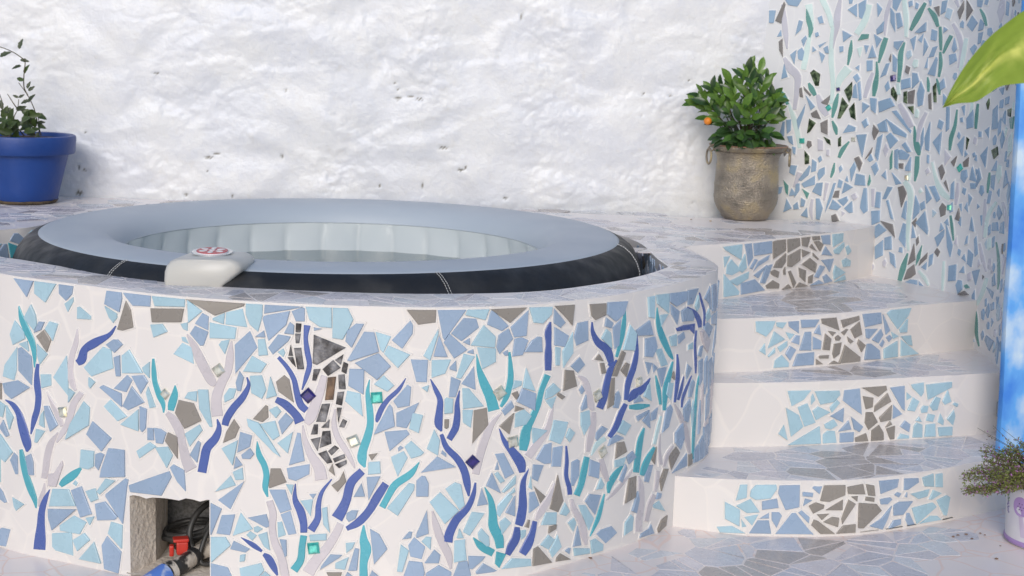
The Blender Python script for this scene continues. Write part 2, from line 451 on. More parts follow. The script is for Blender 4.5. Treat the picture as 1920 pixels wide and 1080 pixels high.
rng = random.Random(5)
outer_loop = [p for p in FRONT.p]
mos = Mosaic(ground, MT, 280)
f_out = [(p[0]+n[0]*.012, p[1]+n[1]*.012) for p, n in zip(FRONT.p, FRONT.n)]
poly_tub = f_out+[(1.0, 5.6), (-2.1, 5.6)]
def floor_in(x, y): return not in_poly(x, y, poly_tub) and y < front_y(E1, x)-.012
for c in cells(-1.75, 1.95, 3.18, 4.6, .125, .10, rng):
    q = fit_cell(c, floor_in, .0035)
    if not q: continue
    cx = sum(p[0] for p in q)/len(q); cy = sum(p[1] for p in q)/len(q)
    col = band_colour(cx, cy, rng, .95)
    if cx < -.6: col = rng.choice('BVYYYY')
    if col is None: continue
    if col == 'Y': continue
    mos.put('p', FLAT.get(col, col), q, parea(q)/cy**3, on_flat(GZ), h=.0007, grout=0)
mos.finish()

# ------------------------------------------------------------------ whitewashed back wall
WA, WB = (-3.3, 5.725), (1.30, 5.915)
def back_y(x): return WA[1]+(WB[1]-WA[1])*(x-WA[0])/(WB[0]-WA[0])
CRACKS = [((-0.4740, 5.8000, 1.1873),.020,.004),((-0.4257, 5.8000, 1.1929),.018,.003),((-0.3898, 5.8000, 1.1835),.020,.005),((-0.4897, 5.8000, 1.2451),.010,.004),((-0.4746, 5.8000, 1.2206),.007,.004),((-0.4760, 5.8000, 1.1789),.008,.004),
          ((-0.2911, 5.8000, 0.9935),.024,.006),((-0.2193, 5.8000, 0.9068),.020,.006),((-0.2004, 5.8000, 0.9138),.006,.008),((-1.2214, 5.8000, 0.9297),.024,.006),((-1.1917, 5.8000, 0.9454),.020,.004),((-0.9334, 5.8000, 0.9447),.006,.011),
          ((-1.4235, 5.8000, 1.2548),.016,.004),((-1.7347, 5.8000, 0.8804),.007,.010),((-1.7137, 5.8000, 0.8662),.010,.005),((-1.7367, 5.8000, 0.7741),.020,.010),((-1.2258, 5.8000, 0.8766),.006,.006),((-0.9197, 5.8000, 1.2032),.005,.006),
          ((-0.3704, 5.8000, 0.8365),.005,.012),((-0.5423, 5.8000, 0.8334),.005,.008),((-0.0381, 5.8000, 0.7975),.014,.005),((0.0055, 5.8000, 1.5238),.006,.016),((0.5017, 5.8000, 1.2288),.008,.005),((0.6110, 5.8000, 1.2258),.007,.005),
          ((0.6814, 5.8000, 1.2882),.006,.004),((-1.3134, 5.8000, 0.7783),.010,.006),((-1.1284, 5.8000, 0.7796),.007,.006),((-1.7068, 5.8000, 1.0164),.008,.004),((0.4948, 5.8000, 1.1472),.004,.005),((0.7228, 5.8000, 0.7969),.006,.003)]
GROOVE = [((-0.2565, 5.8000, 1.3267),(0.0772, 5.8000, 1.3676)),((0.3129, 5.8000, 1.2232),(0.5646, 5.8000, 1.2307)),((0.5657, 5.8000, 1.2057),(0.7094, 5.8000, 1.2724)),((-1.3455, 5.8000, 1.2986),(-1.1568, 5.8000, 1.3311)),((-1.4300, 5.8000, 1.2296),(-1.3893, 5.8000, 1.0847)),((-0.7571, 5.8000, 1.1140),(-0.6085, 5.8000, 1.0198)),
          ((-0.0604, 5.8000, 1.4254),(-0.0897, 5.8000, 1.3523)),((-0.6147, 5.8000, 1.5014),(-0.4958, 5.8000, 1.2366)),((-0.5666, 5.8000, 1.0463),(-0.4934, 5.8000, 1.0905)),((0.3995, 5.8000, 0.9063),(0.5182, 5.8000, 0.8568)),((-0.7550, 5.8000, 0.8717),(-0.7225, 5.8000, 0.7982)),((-0.0625, 5.8000, 1.4973),(-0.0008, 5.8000, 1.5237)),
          ((-1.0312, 5.8000, 1.2934),(-0.8949, 5.8000, 1.2871)),((-1.2821, 5.8000, 1.3893),(-1.0939, 5.8000, 1.5078)),((-1.1148, 5.8000, 1.4251),(-0.8646, 5.8000, 1.4736)),((-1.7703, 5.8000, 1.0103),(-1.5395, 5.8000, 0.8905)),((0.0497, 5.8000, 1.5722),(0.3010, 5.8000, 1.5285)),((0.0782, 5.8000, 1.3366),(0.2490, 5.8000, 1.2484))]
BUMPS = [((-0.7798, 5.8000, 1.3112),.05,.35,.010),((-0.5930, 5.8000, 1.4405),.09,.20,-.014),((-1.0313, 5.8000, 1.4276),.22,.10,.014),((-1.4110, 5.8000, 1.0211),.20,.10,.014),((-0.6733, 5.8000, 1.1479),.10,.12,.016),((-0.3624, 5.8000, 1.3856),.10,.16,.014),((-0.0196, 5.8000, 1.1046),.22,.12,.014),
         ((0.3266, 5.8000, 1.4060),.14,.14,.012),((0.4461, 5.8000, 1.0556),.12,.14,.012),((-0.1988, 5.8000, 1.5342),.12,.14,-.012),((-1.6181, 5.8000, 1.2863),.14,.20,.012),((-0.9888, 5.8000, 1.0757),.14,.10,.012),((-0.4400, 5.8000, 1.0501),.10,.12,.012)]
nxw, nzw = 700, 190
X = np.linspace(WA[0], WB[0], nxw); Z = np.linspace(.66, 1.86, nzw)
XX, ZZ = np.meshgrid(X, Z)
H = np.zeros_like(XX)
for j in range(nzw):
    for i in range(nxw):
        x, z = X[i], Z[j]
        wx = x+.10*noise.noise((x*2.1, z*2.1, 3.0)); wz = z+.08*noise.noise((x*2.3, z*2.3, 9.0))
        d, _ = noise.voronoi((wx*3.0, wz*4.3, .5))
        e = min(1.0, (d[1]-d[0])*1.7); st = e*e*(3-2*e)
        h = .014*st+.008*noise.noise((x*3.1, z*3.3, 0))+.004*noise.noise((x*8, z*9, 2))
        ft = noise.fractal((x*17, z*20, 5), .75, 2.1, 5); mask = max(0.0, min(1.0, .45+1.1*noise.noise((x*4, z*4, 20))))
        h += .0060*ft*(.15+mask*mask)+.0060*max(0, noise.noise((x*26, z*30, 7)))*mask+.0022*noise.noise((x*60, z*66, 13))*mask
        r = 1-abs(noise.noise((x*5.5+.4*noise.noise((x*9, z*9, 1)), z*7.5, 11)))
        h -= .004*max(0, r-.90)*10*mask
        H[j, i] = h
DIRT = np.zeros_like(XX)
for (p, rx, rz) in CRACKS:
    wob = .35*np.sin(XX*420+p[0]*90)
    q = np.exp(-(((XX-p[0])/rx)**2+((ZZ-p[2])/(rz*1.15)+wob)**2)); H -= .008*q; DIRT = np.maximum(DIRT, np.clip(q*2.2-.9, 0, 1))
for (a, b) in GROOVE:
    ax, az, bx, bz = a[0], a[2], b[0], b[2]; L2 = (bx-ax)**2+(bz-az)**2
    t = np.clip(((XX-ax)*(bx-ax)+(ZZ-az)*(bz-az))/L2, 0, 1)
    wv = .010*np.sin(t*9+ax*7)+.006*np.sin(t*23+az*31)
    dd = np.hypot(XX-(ax+t*(bx-ax))-wv, ZZ-(az+t*(bz-az))-wv)
    sd_ = ((XX-ax)*(bz-az)-(ZZ-az)*(bx-ax))/math.sqrt(L2)
    H -= .004*np.exp(-(dd/.009)**2); H += .0045*np.exp(-(dd/.05)**2)*np.tanh(sd_/.015)
for (p, rx, rz, am) in BUMPS:
    q = ((XX-p[0])/rx)**2+((ZZ-p[2])/rz)**2; H += am*.9/(1+q**3)
edge = np.clip((ZZ-.76)/.10, 0, 1); DIRT = np.maximum(DIRT, 0)
YY = back_y(XX)-np.clip(H*.62, -.02, .05)+.010
wv_ = np.stack([XX.ravel(), YY.ravel(), ZZ.ravel()], 1)
ii, jj = np.meshgrid(np.arange(nxw-1), np.arange(nzw-1)); k0 = (jj*nxw+ii).ravel()
wf = np.stack([k0, k0+1, k0+1+nxw, k0+nxw], 1)
m, n, l, b = new_mat('whitewash')
tc = n.new('ShaderNodeTexCoord')
n1 = n.new('ShaderNodeTexNoise'); n1.inputs['Scale'].default_value = 4.5; n1.inputs['Detail'].default_value = 6; n1.inputs['Roughness'].default_value = .68; l.new(tc.outputs['Object'], n1.inputs['Vector'])
r1 = n.new('ShaderNodeValToRGB'); r1.color_ramp.elements[0].position = .42; r1.color_ramp.elements[1].position = .58
r1.color_ramp.elements[0].color = (.645, .662, .715, 1); r1.color_ramp.elements[1].color = (.71, .717, .74, 1)
l.new(n1.outputs['Fac'], r1.inputs['Fac'])
n2 = n.new('ShaderNodeTexNoise'); n2.inputs['Scale'].default_value = 26; n2.inputs['Detail'].default_value = 5; l.new(tc.outputs['Object'], n2.inputs['Vector'])
r2 = n.new('ShaderNodeValToRGB'); r2.color_ramp.elements[0].position = .60; r2.color_ramp.elements[1].position = .78
r2.color_ramp.elements[0].color = (0, 0, 0, 1); r2.color_ramp.elements[1].color = (.35, .35, .35, 1); l.new(n2.outputs['Fac'], r2.inputs['Fac'])
mx1 = n.new('ShaderNodeMix'); mx1.data_type = 'RGBA'; l.new(r2.outputs['Color'], mx1.inputs['Factor']); l.new(r1.outputs['Color'], mx1.inputs[6]); mx1.inputs[7].default_value = (.60, .58, .54, 1)
at = n.new('ShaderNodeAttribute'); at.attribute_name = 'crevice'
mx2 = n.new('ShaderNodeMix'); mx2.data_type = 'RGBA'; l.new(at.outputs['Fac'], mx2.inputs['Factor']); l.new(mx1.outputs[2], mx2.inputs[6]); mx2.inputs[7].default_value = (.16, .15, .125, 1)
l.new(mx2.outputs[2], b.inputs['Base Color']); b.inputs['Roughness'].default_value = .30
n3 = n.new('ShaderNodeTexNoise'); n3.inputs['Scale'].default_value = 38; n3.inputs['Detail'].default_value = 6; n3.inputs['Roughness'].default_value = .65; l.new(tc.outputs['Object'], n3.inputs['Vector'])
bp = n.new('ShaderNodeBump'); bp.inputs['Strength'].default_value = .55; bp.inputs['Distance'].default_value = .006; l.new(n3.outputs['Fac'], bp.inputs['Height']); l.new(bp.outputs['Normal'], b.inputs['Normal'])
bw = mk('back_wall', wv_, wf.tolist(), m, origin=(WA[0], WA[1], .66), smooth=True)
ca = bw.data.attributes.new('crevice', 'FLOAT', 'POINT'); ca.data.foreach_set('value', DIRT.ravel())
top(bw, 'rough whitewashed rubble wall behind the hot tub', 'wall')
# its masonry body behind the plastered face
o = MB(); o.box((WA[0], 5.96, 0), (WB[0]+.6, 6.25, 1.859)); o.build('wall_core', M_MORTAR, bw)

# ------------------------------------------------------------------ mosaic side wall
rw = thing('mosaic_wall', 'curved white wall set with blue, grey and sea green tile shards, beside the steps', 'wall', (1.4, 5.6, 0))
nw = len(RWALL.p); zs = (.0, .4, .8, 1.2, 1.6, 2.0)
v = [(p[0], p[1], z) for z in zs for p in RWALL.p]
f = [(j*nw+i, j*nw+i+1, (j+1)*nw+i+1, (j+1)*nw+i) for j in range(len(zs)-1) for i in range(nw-1)]
mk('wall_face', v, f, M_WALLW, rw, smooth=True)
bk = [(p[0]-n_[0]*.16, p[1]-n_[1]*.16) for p, n_ in zip(RWALL.p, RWALL.n)]
v = [(p[0], p[1], z) for z in (0, 2.0) for p in bk]; v += [(p[0], p[1], 2.0) for p in RWALL.p]
f = [(i+1, i, nw+i, nw+i+1) for i in range(nw-1)]+[(nw+i+1, nw+i, 2*nw+i, 2*nw+i+1) for i in range(nw-1)]
mk('wall_core', v, f, M_MORTAR, rw)
mos = Mosaic(rw, MT_WALL, 300); MT_WALL['L'] = tile_mat('wall_tile_light_blue', (.42, .55, .66), rough=.14)
D_WALL = """pB 358 1262,16194 2016,16201 1827,15885 1462,15938
pB 246 672,15727 952,15731 889,15239 702,15236
pG 320 946,15327 1269,16079 1338,15965 1201,15216
pB 188 1808,14768 1920,15372 2091,15318 2033,15002
pB 111 2659,15470 2832,15558 2928,15276 2763,15245
pB 62 1048,14693 1215,14986 1262,14727
pG 172 1151,14522 1298,14641 1356,13919 1192,14175
pB 110 2059,14601 2227,14777 2294,14664 2165,14345
pB 153 1644,14014 1902,14223 1849,13644
pB 227 1936,14166 2107,14315 2225,14146 2170,13799 1986,13851
pB 52 2770,14418 3108,14569 2825,14305
pB 94 2975,14309 3149,14410 3212,14116 3079,14112
pB 110 2803,14190 3072,14026 2953,13736
pB 219 3873,15796 4241,16023 4278,15520
pB 378 4309,16023 4616,16191 4644,15830 4515,15439 4365,15521
pB 121 5120,16051 5381,15830 5199,15526
pB 238 5853,16183 6301,16178 6081,15745 5882,15883
pB 255 5771,15883 5999,15664 6103,14980 5823,15335
pB 253 6066,15663 6274,15690 6475,15200 6220,15090
pB 194 3716,15006 4126,14817 3779,14555
pT 167 4376,14625 4527,14880 4849,14885 4829,14717
pB 194 5170,15055 5527,15389 5493,14975 5221,14862
pB 160 5082,14888 5461,14698 5249,14378
pB 201 7111,14959 7658,15336 7677,15016 7382,14934
pB 74 7292,14691 7572,14935 7495,14586
pB 127 7627,14775 7850,14456 7657,14132
pG 95 8001,15865 8257,15915 8297,15546
pG 186 9219,15697 9500,16081 9533,15798 9362,15437
pG 235 9642,16105 10003,15741 9689,15384
pB 123 10174,16095 10500,16089 10451,15837 10227,15866
pB 137 10392,15024 10463,15431 10693,15277 10636,15075
pB 137 10411,14565 10402,14948 10646,14999 10571,14617
pB 118 10025,14407 10247,14563 10383,14462 10211,14203
pB 189 6078,14623 6568,14656 6299,14297 6096,14431
pB 236 6048,14156 6316,13969 6305,13473 6110,13523
pB 188 5505,13254 5748,13789 5930,13822 5787,13374
pG 28 5880,13959 5973,14154 5980,13851
pB 127 4273,13239 4450,13386 4592,13194 4446,13018
pB 205 4300,12444 4329,12900 4434,13007 4555,12427
pB 173 4490,13020 4600,13098 4718,12406 4613,12345
pM 189 6099,12858 6204,12945 6448,12651 6411,12401 6120,12637
pB 310 6600,13208 7053,13305 7113,12952 6636,12852
pB 271 7125,13498 7381,13478 7527,13185 7188,12901
pB 58 7743,13677 7889,14083 7894,13681
pB 292 7932,13467 8304,14091 8373,14013 8303,13398
pB 163 7906,14067 8079,14433 8321,14489 8152,14099
pB 231 8936,14182 9271,14240 9377,13981 9015,13815
pB 135 9064,14394 9171,14787 9329,14398 9192,14265
pB 131 8593,13168 8765,13333 8875,13019 8660,12904
pM 163 8253,13022 8389,13161 8480,12470 8366,12464
pG 163 8035,12718 8177,12805 8266,12191 8112,12210
pG 264 6991,12784 7329,12879 7306,12360 7035,12358
pM 138 6760,12774 6934,12809 6982,12345 6799,12391
pM 85 7009,12236 7314,12279 7346,11980
pG 170 768,13172 952,13237 981,12770 863,12648
pB 171 1337,13046 1422,13660 1607,13143
pM 372 2498,13348 2640,13468 2922,13305 2892,12844 2742,12838 2603,13121
pG 83 2262,12820 2614,12486 2558,12426 2303,12647
pG 113 2087,12726 2206,12759 2292,12357 2140,12380
pG 147 3024,12215 3401,12520 3306,12113 3089,12160
pG 181 2631,11762 2862,11918 3069,11552 2701,11621
pG 303 3048,11406 3344,11566 3385,10961 3102,11061
pM 327 3940,12714 4254,13068 4292,12558 4189,12251
pM 379 3741,11616 3878,12454 4166,12141 3863,11622
pM 254 4194,12011 4407,12278 4522,11600 4292,11702
pB 145 4760,12295 5106,12170 4793,11871
pB 264 5094,12480 5418,12466 5410,11904 5187,12033
pB 511 5514,12359 6093,12525 6351,12232 5588,11941
pB 301 6218,12030 6445,12070 7293,11374 7265,11262
pB 425 5942,11736 7075,11222 7050,11083 6377,11204
pB 301 5535,11488 5931,11697 6089,11242 5692,11216
pG 193 5299,11134 5341,11477 5631,11240 5429,10888
pB 413 4597,11033 5059,11091 4928,10197
pB 226 3996,11054 4219,11412 4543,11316 4522,11171
pB 334 5518,10299 5580,10983 5833,11141 5683,10113
pB 340 6007,11068 6221,11222 6636,10943 6281,10611
pB 251 2076,11473 2397,12129 2359,11779 2162,11068
pB 155 2374,12476 2795,12031 2624,11878
pB 193 1385,10791 1502,11386 1594,11391 1600,10803
pB 191 1652,11452 1851,11491 1860,11052 1717,10898
pB 119 1723,10810 1933,10851 2000,10473 1829,10581
pM 85 3205,10892 3492,10764 3536,10564 3376,10641
pM 93 3826,10842 3943,10936 3969,10562 3848,10526
pM 222 2531,10971 2584,11557 2867,11397 2648,11036
pB 142 7815,11189 7933,11523 7975,10982 7872,10647
pB 341 8011,11148 8251,11759 8291,10679 8095,10719
pB 276 8990,12334 9180,12343 9231,11550 9090,11435
pB 330 10125,11972 10456,12302 10537,11683 10170,11609
pB 103 11222,11622 11559,11770 11576,11363
pB 85 12797,12804 13228,12867 13213,12622 12869,12560
pB 83 12288,12687 12569,12747 12569,12449 12276,12437
pM 58 11225,12543 11374,12728 11424,12552 11356,12345
pT 133 13571,12147 14158,12245 14102,11832 13793,11816
pM 85 13183,12424 13653,12491 13655,12199 13311,12209
pB 98 11521,13214 11789,13272 11887,13074 11565,12963
pM 56 10206,11323 10357,11255 10262,10882
pB 199 8390,16071 8646,16120 8580,15702 8367,15599
pB 31 7710,16133 7860,16131 7845,15919
pB 54 12133,13081 12542,13143 12455,12892
pB 66 9796,12373 9987,12435 9992,12069
sT 430 2179,15801 2183,15717 2185,15632 2188,15548 2194,15465 2205,15383 2225,15305 2250,15235 2275,15172 2297,15115 2313,15059 2325,14998 2333,14930 2338,14855 2343,14778 2349,14700 2438,14690 2458,14762 2480,14835 2502,14911 2517,14991 2521,15075 2509,15157 2488,15233 2462,15303 2434,15367 2406,15432 2375,15502 2339,15577 2302,15654 2263,15732 2226,15809
sW 824 3480,16225 3447,16101 3411,15975 3376,15849 3346,15726 3326,15609 3318,15502 3320,15405 3328,15318 3337,15237 3342,15155 3343,15067 3344,14975 3343,14881 3343,14788 3343,14697 3344,14612 3346,14530 3348,14451 3350,14372 3352,14292 3389,14289 3403,14367 3417,14444 3431,14521 3447,14600 3464,14681 3487,14765 3514,14852 3542,14943 3567,15036 3585,15132 3595,15225 3599,15314 3600,15399 3599,15486 3599,15581 3600,15690 3600,15813 3600,15943 3600,16075 3601,16205
sA 552 2684,16161 2750,16048 2818,15935 2884,15823 2945,15715 2999,15611 3045,15512 3084,15415 3120,15317 3156,15218 3195,15117 3368,15163 3335,15264 3305,15364 3273,15466 3236,15572 3192,15682 3139,15797 3079,15912 3017,16028 2954,16144 2894,16258
sA 760 4569,16024 4552,15898 4540,15770 4526,15648 4507,15534 4479,15429 4438,15332 4386,15236 4325,15139 4261,15038 4199,14935 4416,14817 4483,14914 4554,15010 4626,15111 4694,15220 4753,15339 4796,15466 4825,15595 4847,15723 4867,15847 4889,15969
sT 274 4083,14649 4067,14573 4050,14500 4034,14427 4019,14349 4008,14261 4000,14160 3996,14048 3993,13929 3991,13807 3987,13689 4061,13679 4087,13794 4116,13911 4144,14027 4166,14139 4180,14243 4181,14335 4173,14418 4159,14494 4145,14569 4133,14646
sT 391 5552,14782 5519,14701 5484,14623 5449,14543 5418,14458 5393,14364 5375,14261 5364,14152 5357,14040 5350,13926 5342,13815 5426,13801 5470,13906 5515,14012 5560,14118 5602,14219 5639,14314 5669,14402 5694,14485 5717,14566 5740,14648 5764,14731
sT 494 7463,16055 7375,15954 7284,15852 7194,15749 7110,15647 7037,15546 6977,15447 6929,15351 6887,15255 6846,15160 6803,15064 6943,15014 7016,15100 7090,15183 7164,15267 7235,15354 7302,15448 7366,15551 7426,15661 7484,15775 7542,15890 7601,16002
sT 304 7660,15817 7716,15752 7772,15687 7826,15624 7875,15564 7923,15505 7972,15444 8024,15378 8079,15307 8136,15233 8193,15160 8332,15194 8300,15271 8273,15351 8242,15432 8202,15512 8147,15590 8075,15658 7993,15716 7909,15767 7825,15815 7745,15865
sT 245 8307,15175 8319,15079 8330,14980 8341,14882 8353,14788 8366,14700 8381,14619 8397,14545 8414,14474 8431,14403 8448,14331 8560,14335 8555,14407 8552,14478 8547,14549 8541,14624 8531,14705 8517,14793 8500,14887 8481,14984 8461,15082 8442,15179
sT 228 8886,14893 8846,14831 8806,14768 8765,14704 8727,14640 8693,14574 8666,14507 8643,14441 8624,14374 8605,14307 8585,14241 8672,14218 8712,14279 8752,14340 8792,14401 8832,14461 8871,14522 8909,14583 8946,14645 8984,14708 9022,14772 9061,14835
sT 193 10334,15774 10372,15720 10410,15667 10447,15615 10483,15563 10521,15510 10563,15452 10608,15390 10656,15324 10705,15257 10754,15191 10878,15210 10848,15278 10820,15348 10791,15418 10756,15487 10713,15552 10659,15611 10599,15662 10537,15709 10476,15754 10417,15801
sT 607 6567,14613 6516,14537 6462,14463 6408,14385 6361,14300 6329,14205 6316,14105 6319,14004 6329,13904 6342,13803 6351,13701 6356,13592 6361,13477 6367,13359 6373,13240 6378,13123 6531,13118 6545,13234 6560,13352 6575,13469 6587,13584 6596,13695 6599,13803 6597,13906 6595,14003 6593,14092 6595,14176 6602,14257 6613,14338 6626,14421 6642,14506 6656,14592
sT 491 5232,13858 5237,13762 5244,13666 5250,13571 5252,13478 5248,13389 5234,13302 5212,13215 5187,13127 5166,13038 5152,12950 5149,12865 5154,12784 5162,12705 5171,12627 5178,12548 5318,12538 5339,12616 5362,12692 5385,12768 5404,12846 5418,12926 5427,13010 5432,13099 5435,13192 5432,13289 5425,13386 5410,13483 5389,13580 5364,13675 5339,13769 5315,13863
sW 411 5071,13455 5026,13369 4980,13283 4934,13196 4892,13104 4857,13008 4830,12906 4810,12801 4795,12695 4780,12589 4764,12484 4927,12454 4959,12556 4993,12659 5026,12761 5057,12860 5086,12956 5111,13049 5134,13141 5157,13234 5179,13326 5202,13419
sT 274 8416,14277 8423,14192 8431,14108 8438,14026 8443,13943 8446,13859 8447,13770 8446,13676 8444,13579 8441,13480 8438,13382 8551,13373 8571,13469 8594,13566 8615,13663 8631,13760 8635,13855 8626,13947 8606,14035 8580,14118 8552,14200 8528,14283
sT 165 8351,13313 8370,13246 8388,13178 8406,13112 8425,13049 8444,12991 8464,12938 8486,12888 8510,12839 8533,12789 8557,12738 8647,12747 8646,12800 8649,12852 8649,12906 8643,12962 8627,13022 8597,13083 8557,13145 8512,13207 8466,13268 8423,13329
sT 139 7891,13356 7895,13301 7898,13247 7901,13192 7906,13139 7912,13087 7920,13036 7931,12984 7943,12931 7955,12877 7966,12824 8080,12828 8081,12881 8084,12935 8087,12989 8085,13044 8077,13099 8062,13154 8040,13208 8015,13260 7989,13312 7966,13364
sW 684 1154,15957 1164,15842 1173,15726 1182,15610 1193,15494 1206,15379 1222,15264 1238,15148 1257,15033 1279,14919 1304,14804 1334,14690 1368,14577 1405,14464 1442,14351 1477,14238 1538,14245 1535,14362 1533,14479 1530,14596 1525,14713 1516,14829 1502,14944 1485,15059 1464,15174 1442,15288 1419,15402 1393,15516 1365,15630 1335,15743 1305,15857 1276,15970
sW 1179 1355,13862 1388,13770 1419,13677 1452,13583 1492,13489 1548,13394 1626,13309 1709,13243 1778,13194 1826,13154 1858,13111 1880,13045 1894,12951 1899,12839 1900,12714 1901,12584 1902,12452 1899,12313 1894,12170 1889,12026 1884,11883 2035,11871 2051,12012 2068,12156 2084,12299 2099,12439 2112,12571 2127,12696 2146,12821 2162,12946 2164,13073 2141,13203 2083,13324 2004,13419 1925,13490 1859,13544 1804,13593 1745,13650 1677,13714 1605,13782 1532,13851 1459,13921
sT 227 2425,12922 2438,12870 2449,12818 2461,12766 2478,12713 2502,12662 2535,12612 2574,12564 2617,12518 2661,12472 2703,12426 2829,12502 2803,12558 2778,12615 2753,12671 2726,12724 2697,12772 2662,12815 2625,12853 2584,12890 2543,12926 2503,12964
sT 222 1244,12646 1281,12582 1318,12517 1354,12454 1390,12393 1424,12335 1460,12279 1499,12222 1539,12163 1579,12103 1620,12042 1729,12094 1702,12160 1678,12227 1652,12295 1620,12363 1579,12429 1528,12488 1471,12540 1410,12588 1350,12635 1292,12682
sT 341 3667,12597 3633,12508 3597,12419 3562,12331 3531,12240 3507,12146 3493,12048 3486,11947 3483,11845 3482,11742 3478,11641 3569,11626 3601,11723 3635,11820 3668,11916 3697,12013 3718,12108 3731,12203 3736,12298 3737,12393 3737,12488 3739,12583
sW 528 2785,12469 2808,12369 2829,12267 2851,12164 2880,12064 2920,11970 2972,11888 3032,11820 3094,11762 3156,11708 3215,11652 3391,11765 3355,11839 3320,11912 3287,11982 3252,12050 3213,12117 3165,12190 3109,12269 3048,12352 2985,12439 2924,12524
sW 549 6490,12291 6546,12199 6601,12108 6656,12016 6714,11926 6777,11839 6846,11753 6919,11670 6996,11589 7073,11507 7148,11426 7414,11540 7348,11626 7283,11712 7218,11798 7149,11883 7077,11966 6998,12047 6914,12125 6828,12204 6741,12281 6656,12360
sT 173 3499,11503 3517,11441 3535,11378 3552,11317 3570,11259 3589,11207 3611,11159 3636,11114 3663,11068 3691,11021 3719,10973 3790,10991 3787,11045 3788,11098 3786,11153 3778,11210 3761,11268 3731,11325 3692,11379 3650,11431 3606,11482 3565,11533
sT 238 4273,10773 4208,10714 4141,10656 4074,10596 4012,10533 3960,10464 3922,10391 3898,10319 3881,10249 3868,10181 3851,10114 3968,10077 3999,10140 4031,10203 4061,10264 4092,10322 4123,10381 4157,10445 4196,10515 4238,10589 4281,10664 4324,10739
sT 458 7399,11543 7404,11429 7407,11311 7412,11194 7419,11084 7432,10984 7453,10896 7477,10820 7504,10755 7531,10700 7559,10652 7589,10609 7624,10572 7660,10537 7697,10502 7734,10466 7845,10488 7854,10533 7865,10577 7874,10622 7876,10672 7867,10727 7843,10786 7811,10843 7774,10899 7735,10961 7695,11032 7653,11119 7606,11221 7558,11330 7509,11442 7460,11551
sT 453 9537,12259 9519,12140 9502,12019 9485,11899 9465,11785 9442,11682 9411,11591 9374,11508 9334,11427 9299,11342 9275,11250 9267,11155 9270,11061 9280,10969 9291,10878 9299,10787 9414,10787 9429,10879 9443,10970 9457,11061 9472,11148 9489,11232 9511,11312 9538,11391 9566,11475 9592,11566 9611,11667 9620,11778 9621,11895 9619,12016 9616,12137 9614,12256
sT 251 10618,12520 10606,12427 10592,12332 10580,12237 10570,12144 10565,12053 10568,11966 10575,11882 10586,11801 10597,11720 10607,11638 10737,11642 10741,11724 10745,11805 10749,11886 10752,11968 10754,12053 10754,12142 10753,12234 10751,12329 10749,12424 10747,12518
sA 1100 2126,15945 2188,15797 2257,15649 2322,15504 2374,15366 2406,15237 2411,15119 2397,15009 2369,14902 2337,14793 2309,14680 2285,14566 2258,14454 2230,14342 2204,14227 2182,14108 2165,13985 2151,13857 2140,13728 2129,13598 2117,13469 2326,13440 2345,13568 2366,13696 2386,13824 2404,13949 2419,14072 2430,14191 2437,14308 2443,14423 2449,14538 2457,14652 2471,14763 2490,14873 2509,14988 2522,15109 2525,15242 2513,15386 2492,15540 2464,15699 2437,15856 2412,16008
sA 1227 3226,15146 3222,15010 3216,14874 3211,14737 3208,14600 3206,14462 3206,14326 3205,14192 3207,14056 3214,13916 3226,13769 3250,13613 3282,13453 3317,13292 3348,13133 3369,12976 3380,12821 3383,12663 3381,12503 3379,12341 3379,12180 3532,12175 3539,12335 3547,12496 3555,12657 3558,12821 3553,12985 3537,13152 3513,13318 3485,13481 3459,13637 3439,13785 3424,13925 3412,14060 3402,14192 3394,14323 3389,14457 3387,14592 3388,14727 3391,14863 3394,14999 3397,15135
sA 587 3913,13676 3854,13593 3789,13509 3724,13421 3663,13326 3615,13225 3590,13123 3583,13026 3588,12937 3596,12854 3600,12771 3721,12748 3756,12827 3788,12905 3820,12977 3855,13042 3894,13101 3942,13163 4001,13232 4069,13308 4142,13388 4213,13468
sA 736 1661,12082 1700,11962 1739,11842 1777,11723 1815,11606 1852,11491 1890,11377 1928,11263 1965,11150 2002,11037 2037,10925 2070,10813 2101,10700 2132,10586 2162,10471 2193,10356 2341,10385 2323,10502 2306,10619 2289,10737 2268,10856 2242,10975 2211,11094 2178,11211 2140,11328 2098,11445 2051,11560 1997,11674 1936,11786 1872,11897 1808,12006 1745,12115
sA 620 6300,16195 6334,16053 6368,15911 6402,15770 6434,15631 6464,15493 6492,15356 6517,15217 6542,15076 6567,14935 6592,14793 6745,14794 6745,14934 6748,15075 6750,15217 6745,15360 6729,15504 6700,15648 6660,15791 6614,15932 6567,16072 6523,16212
sA 145 6336,13085 6350,12997 6364,12909 6378,12821 6392,12733 6406,12645 6597,12662 6578,12749 6559,12836 6540,12924 6522,13011 6503,13098
sW 696 8938,15258 9000,15171 9063,15086 9123,15003 9178,14921 9230,14835 9282,14744 9335,14649 9383,14551 9423,14451 9449,14348 9458,14237 9452,14117 9437,13990 9420,13859 9407,13730 9560,13714 9588,13840 9622,13968 9654,14096 9676,14225 9680,14350 9663,14470 9630,14585 9586,14695 9534,14799 9474,14897 9402,14991 9320,15076 9233,15155 9148,15230 9066,15307
sW 419 7918,12088 7857,11992 7792,11898 7728,11800 7670,11696 7624,11582 7597,11461 7584,11337 7579,11211 7576,11086 7570,10962 7723,10955 7747,11079 7770,11203 7793,11325 7819,11441 7848,11549 7884,11651 7924,11749 7969,11848 8015,11948 8061,12049
sW 93 8957,16086 9003,16037 9049,15987 9096,15937 9142,15888 9188,15839 9290,15866 9264,15921 9238,15976 9212,16031 9186,16086 9160,16141
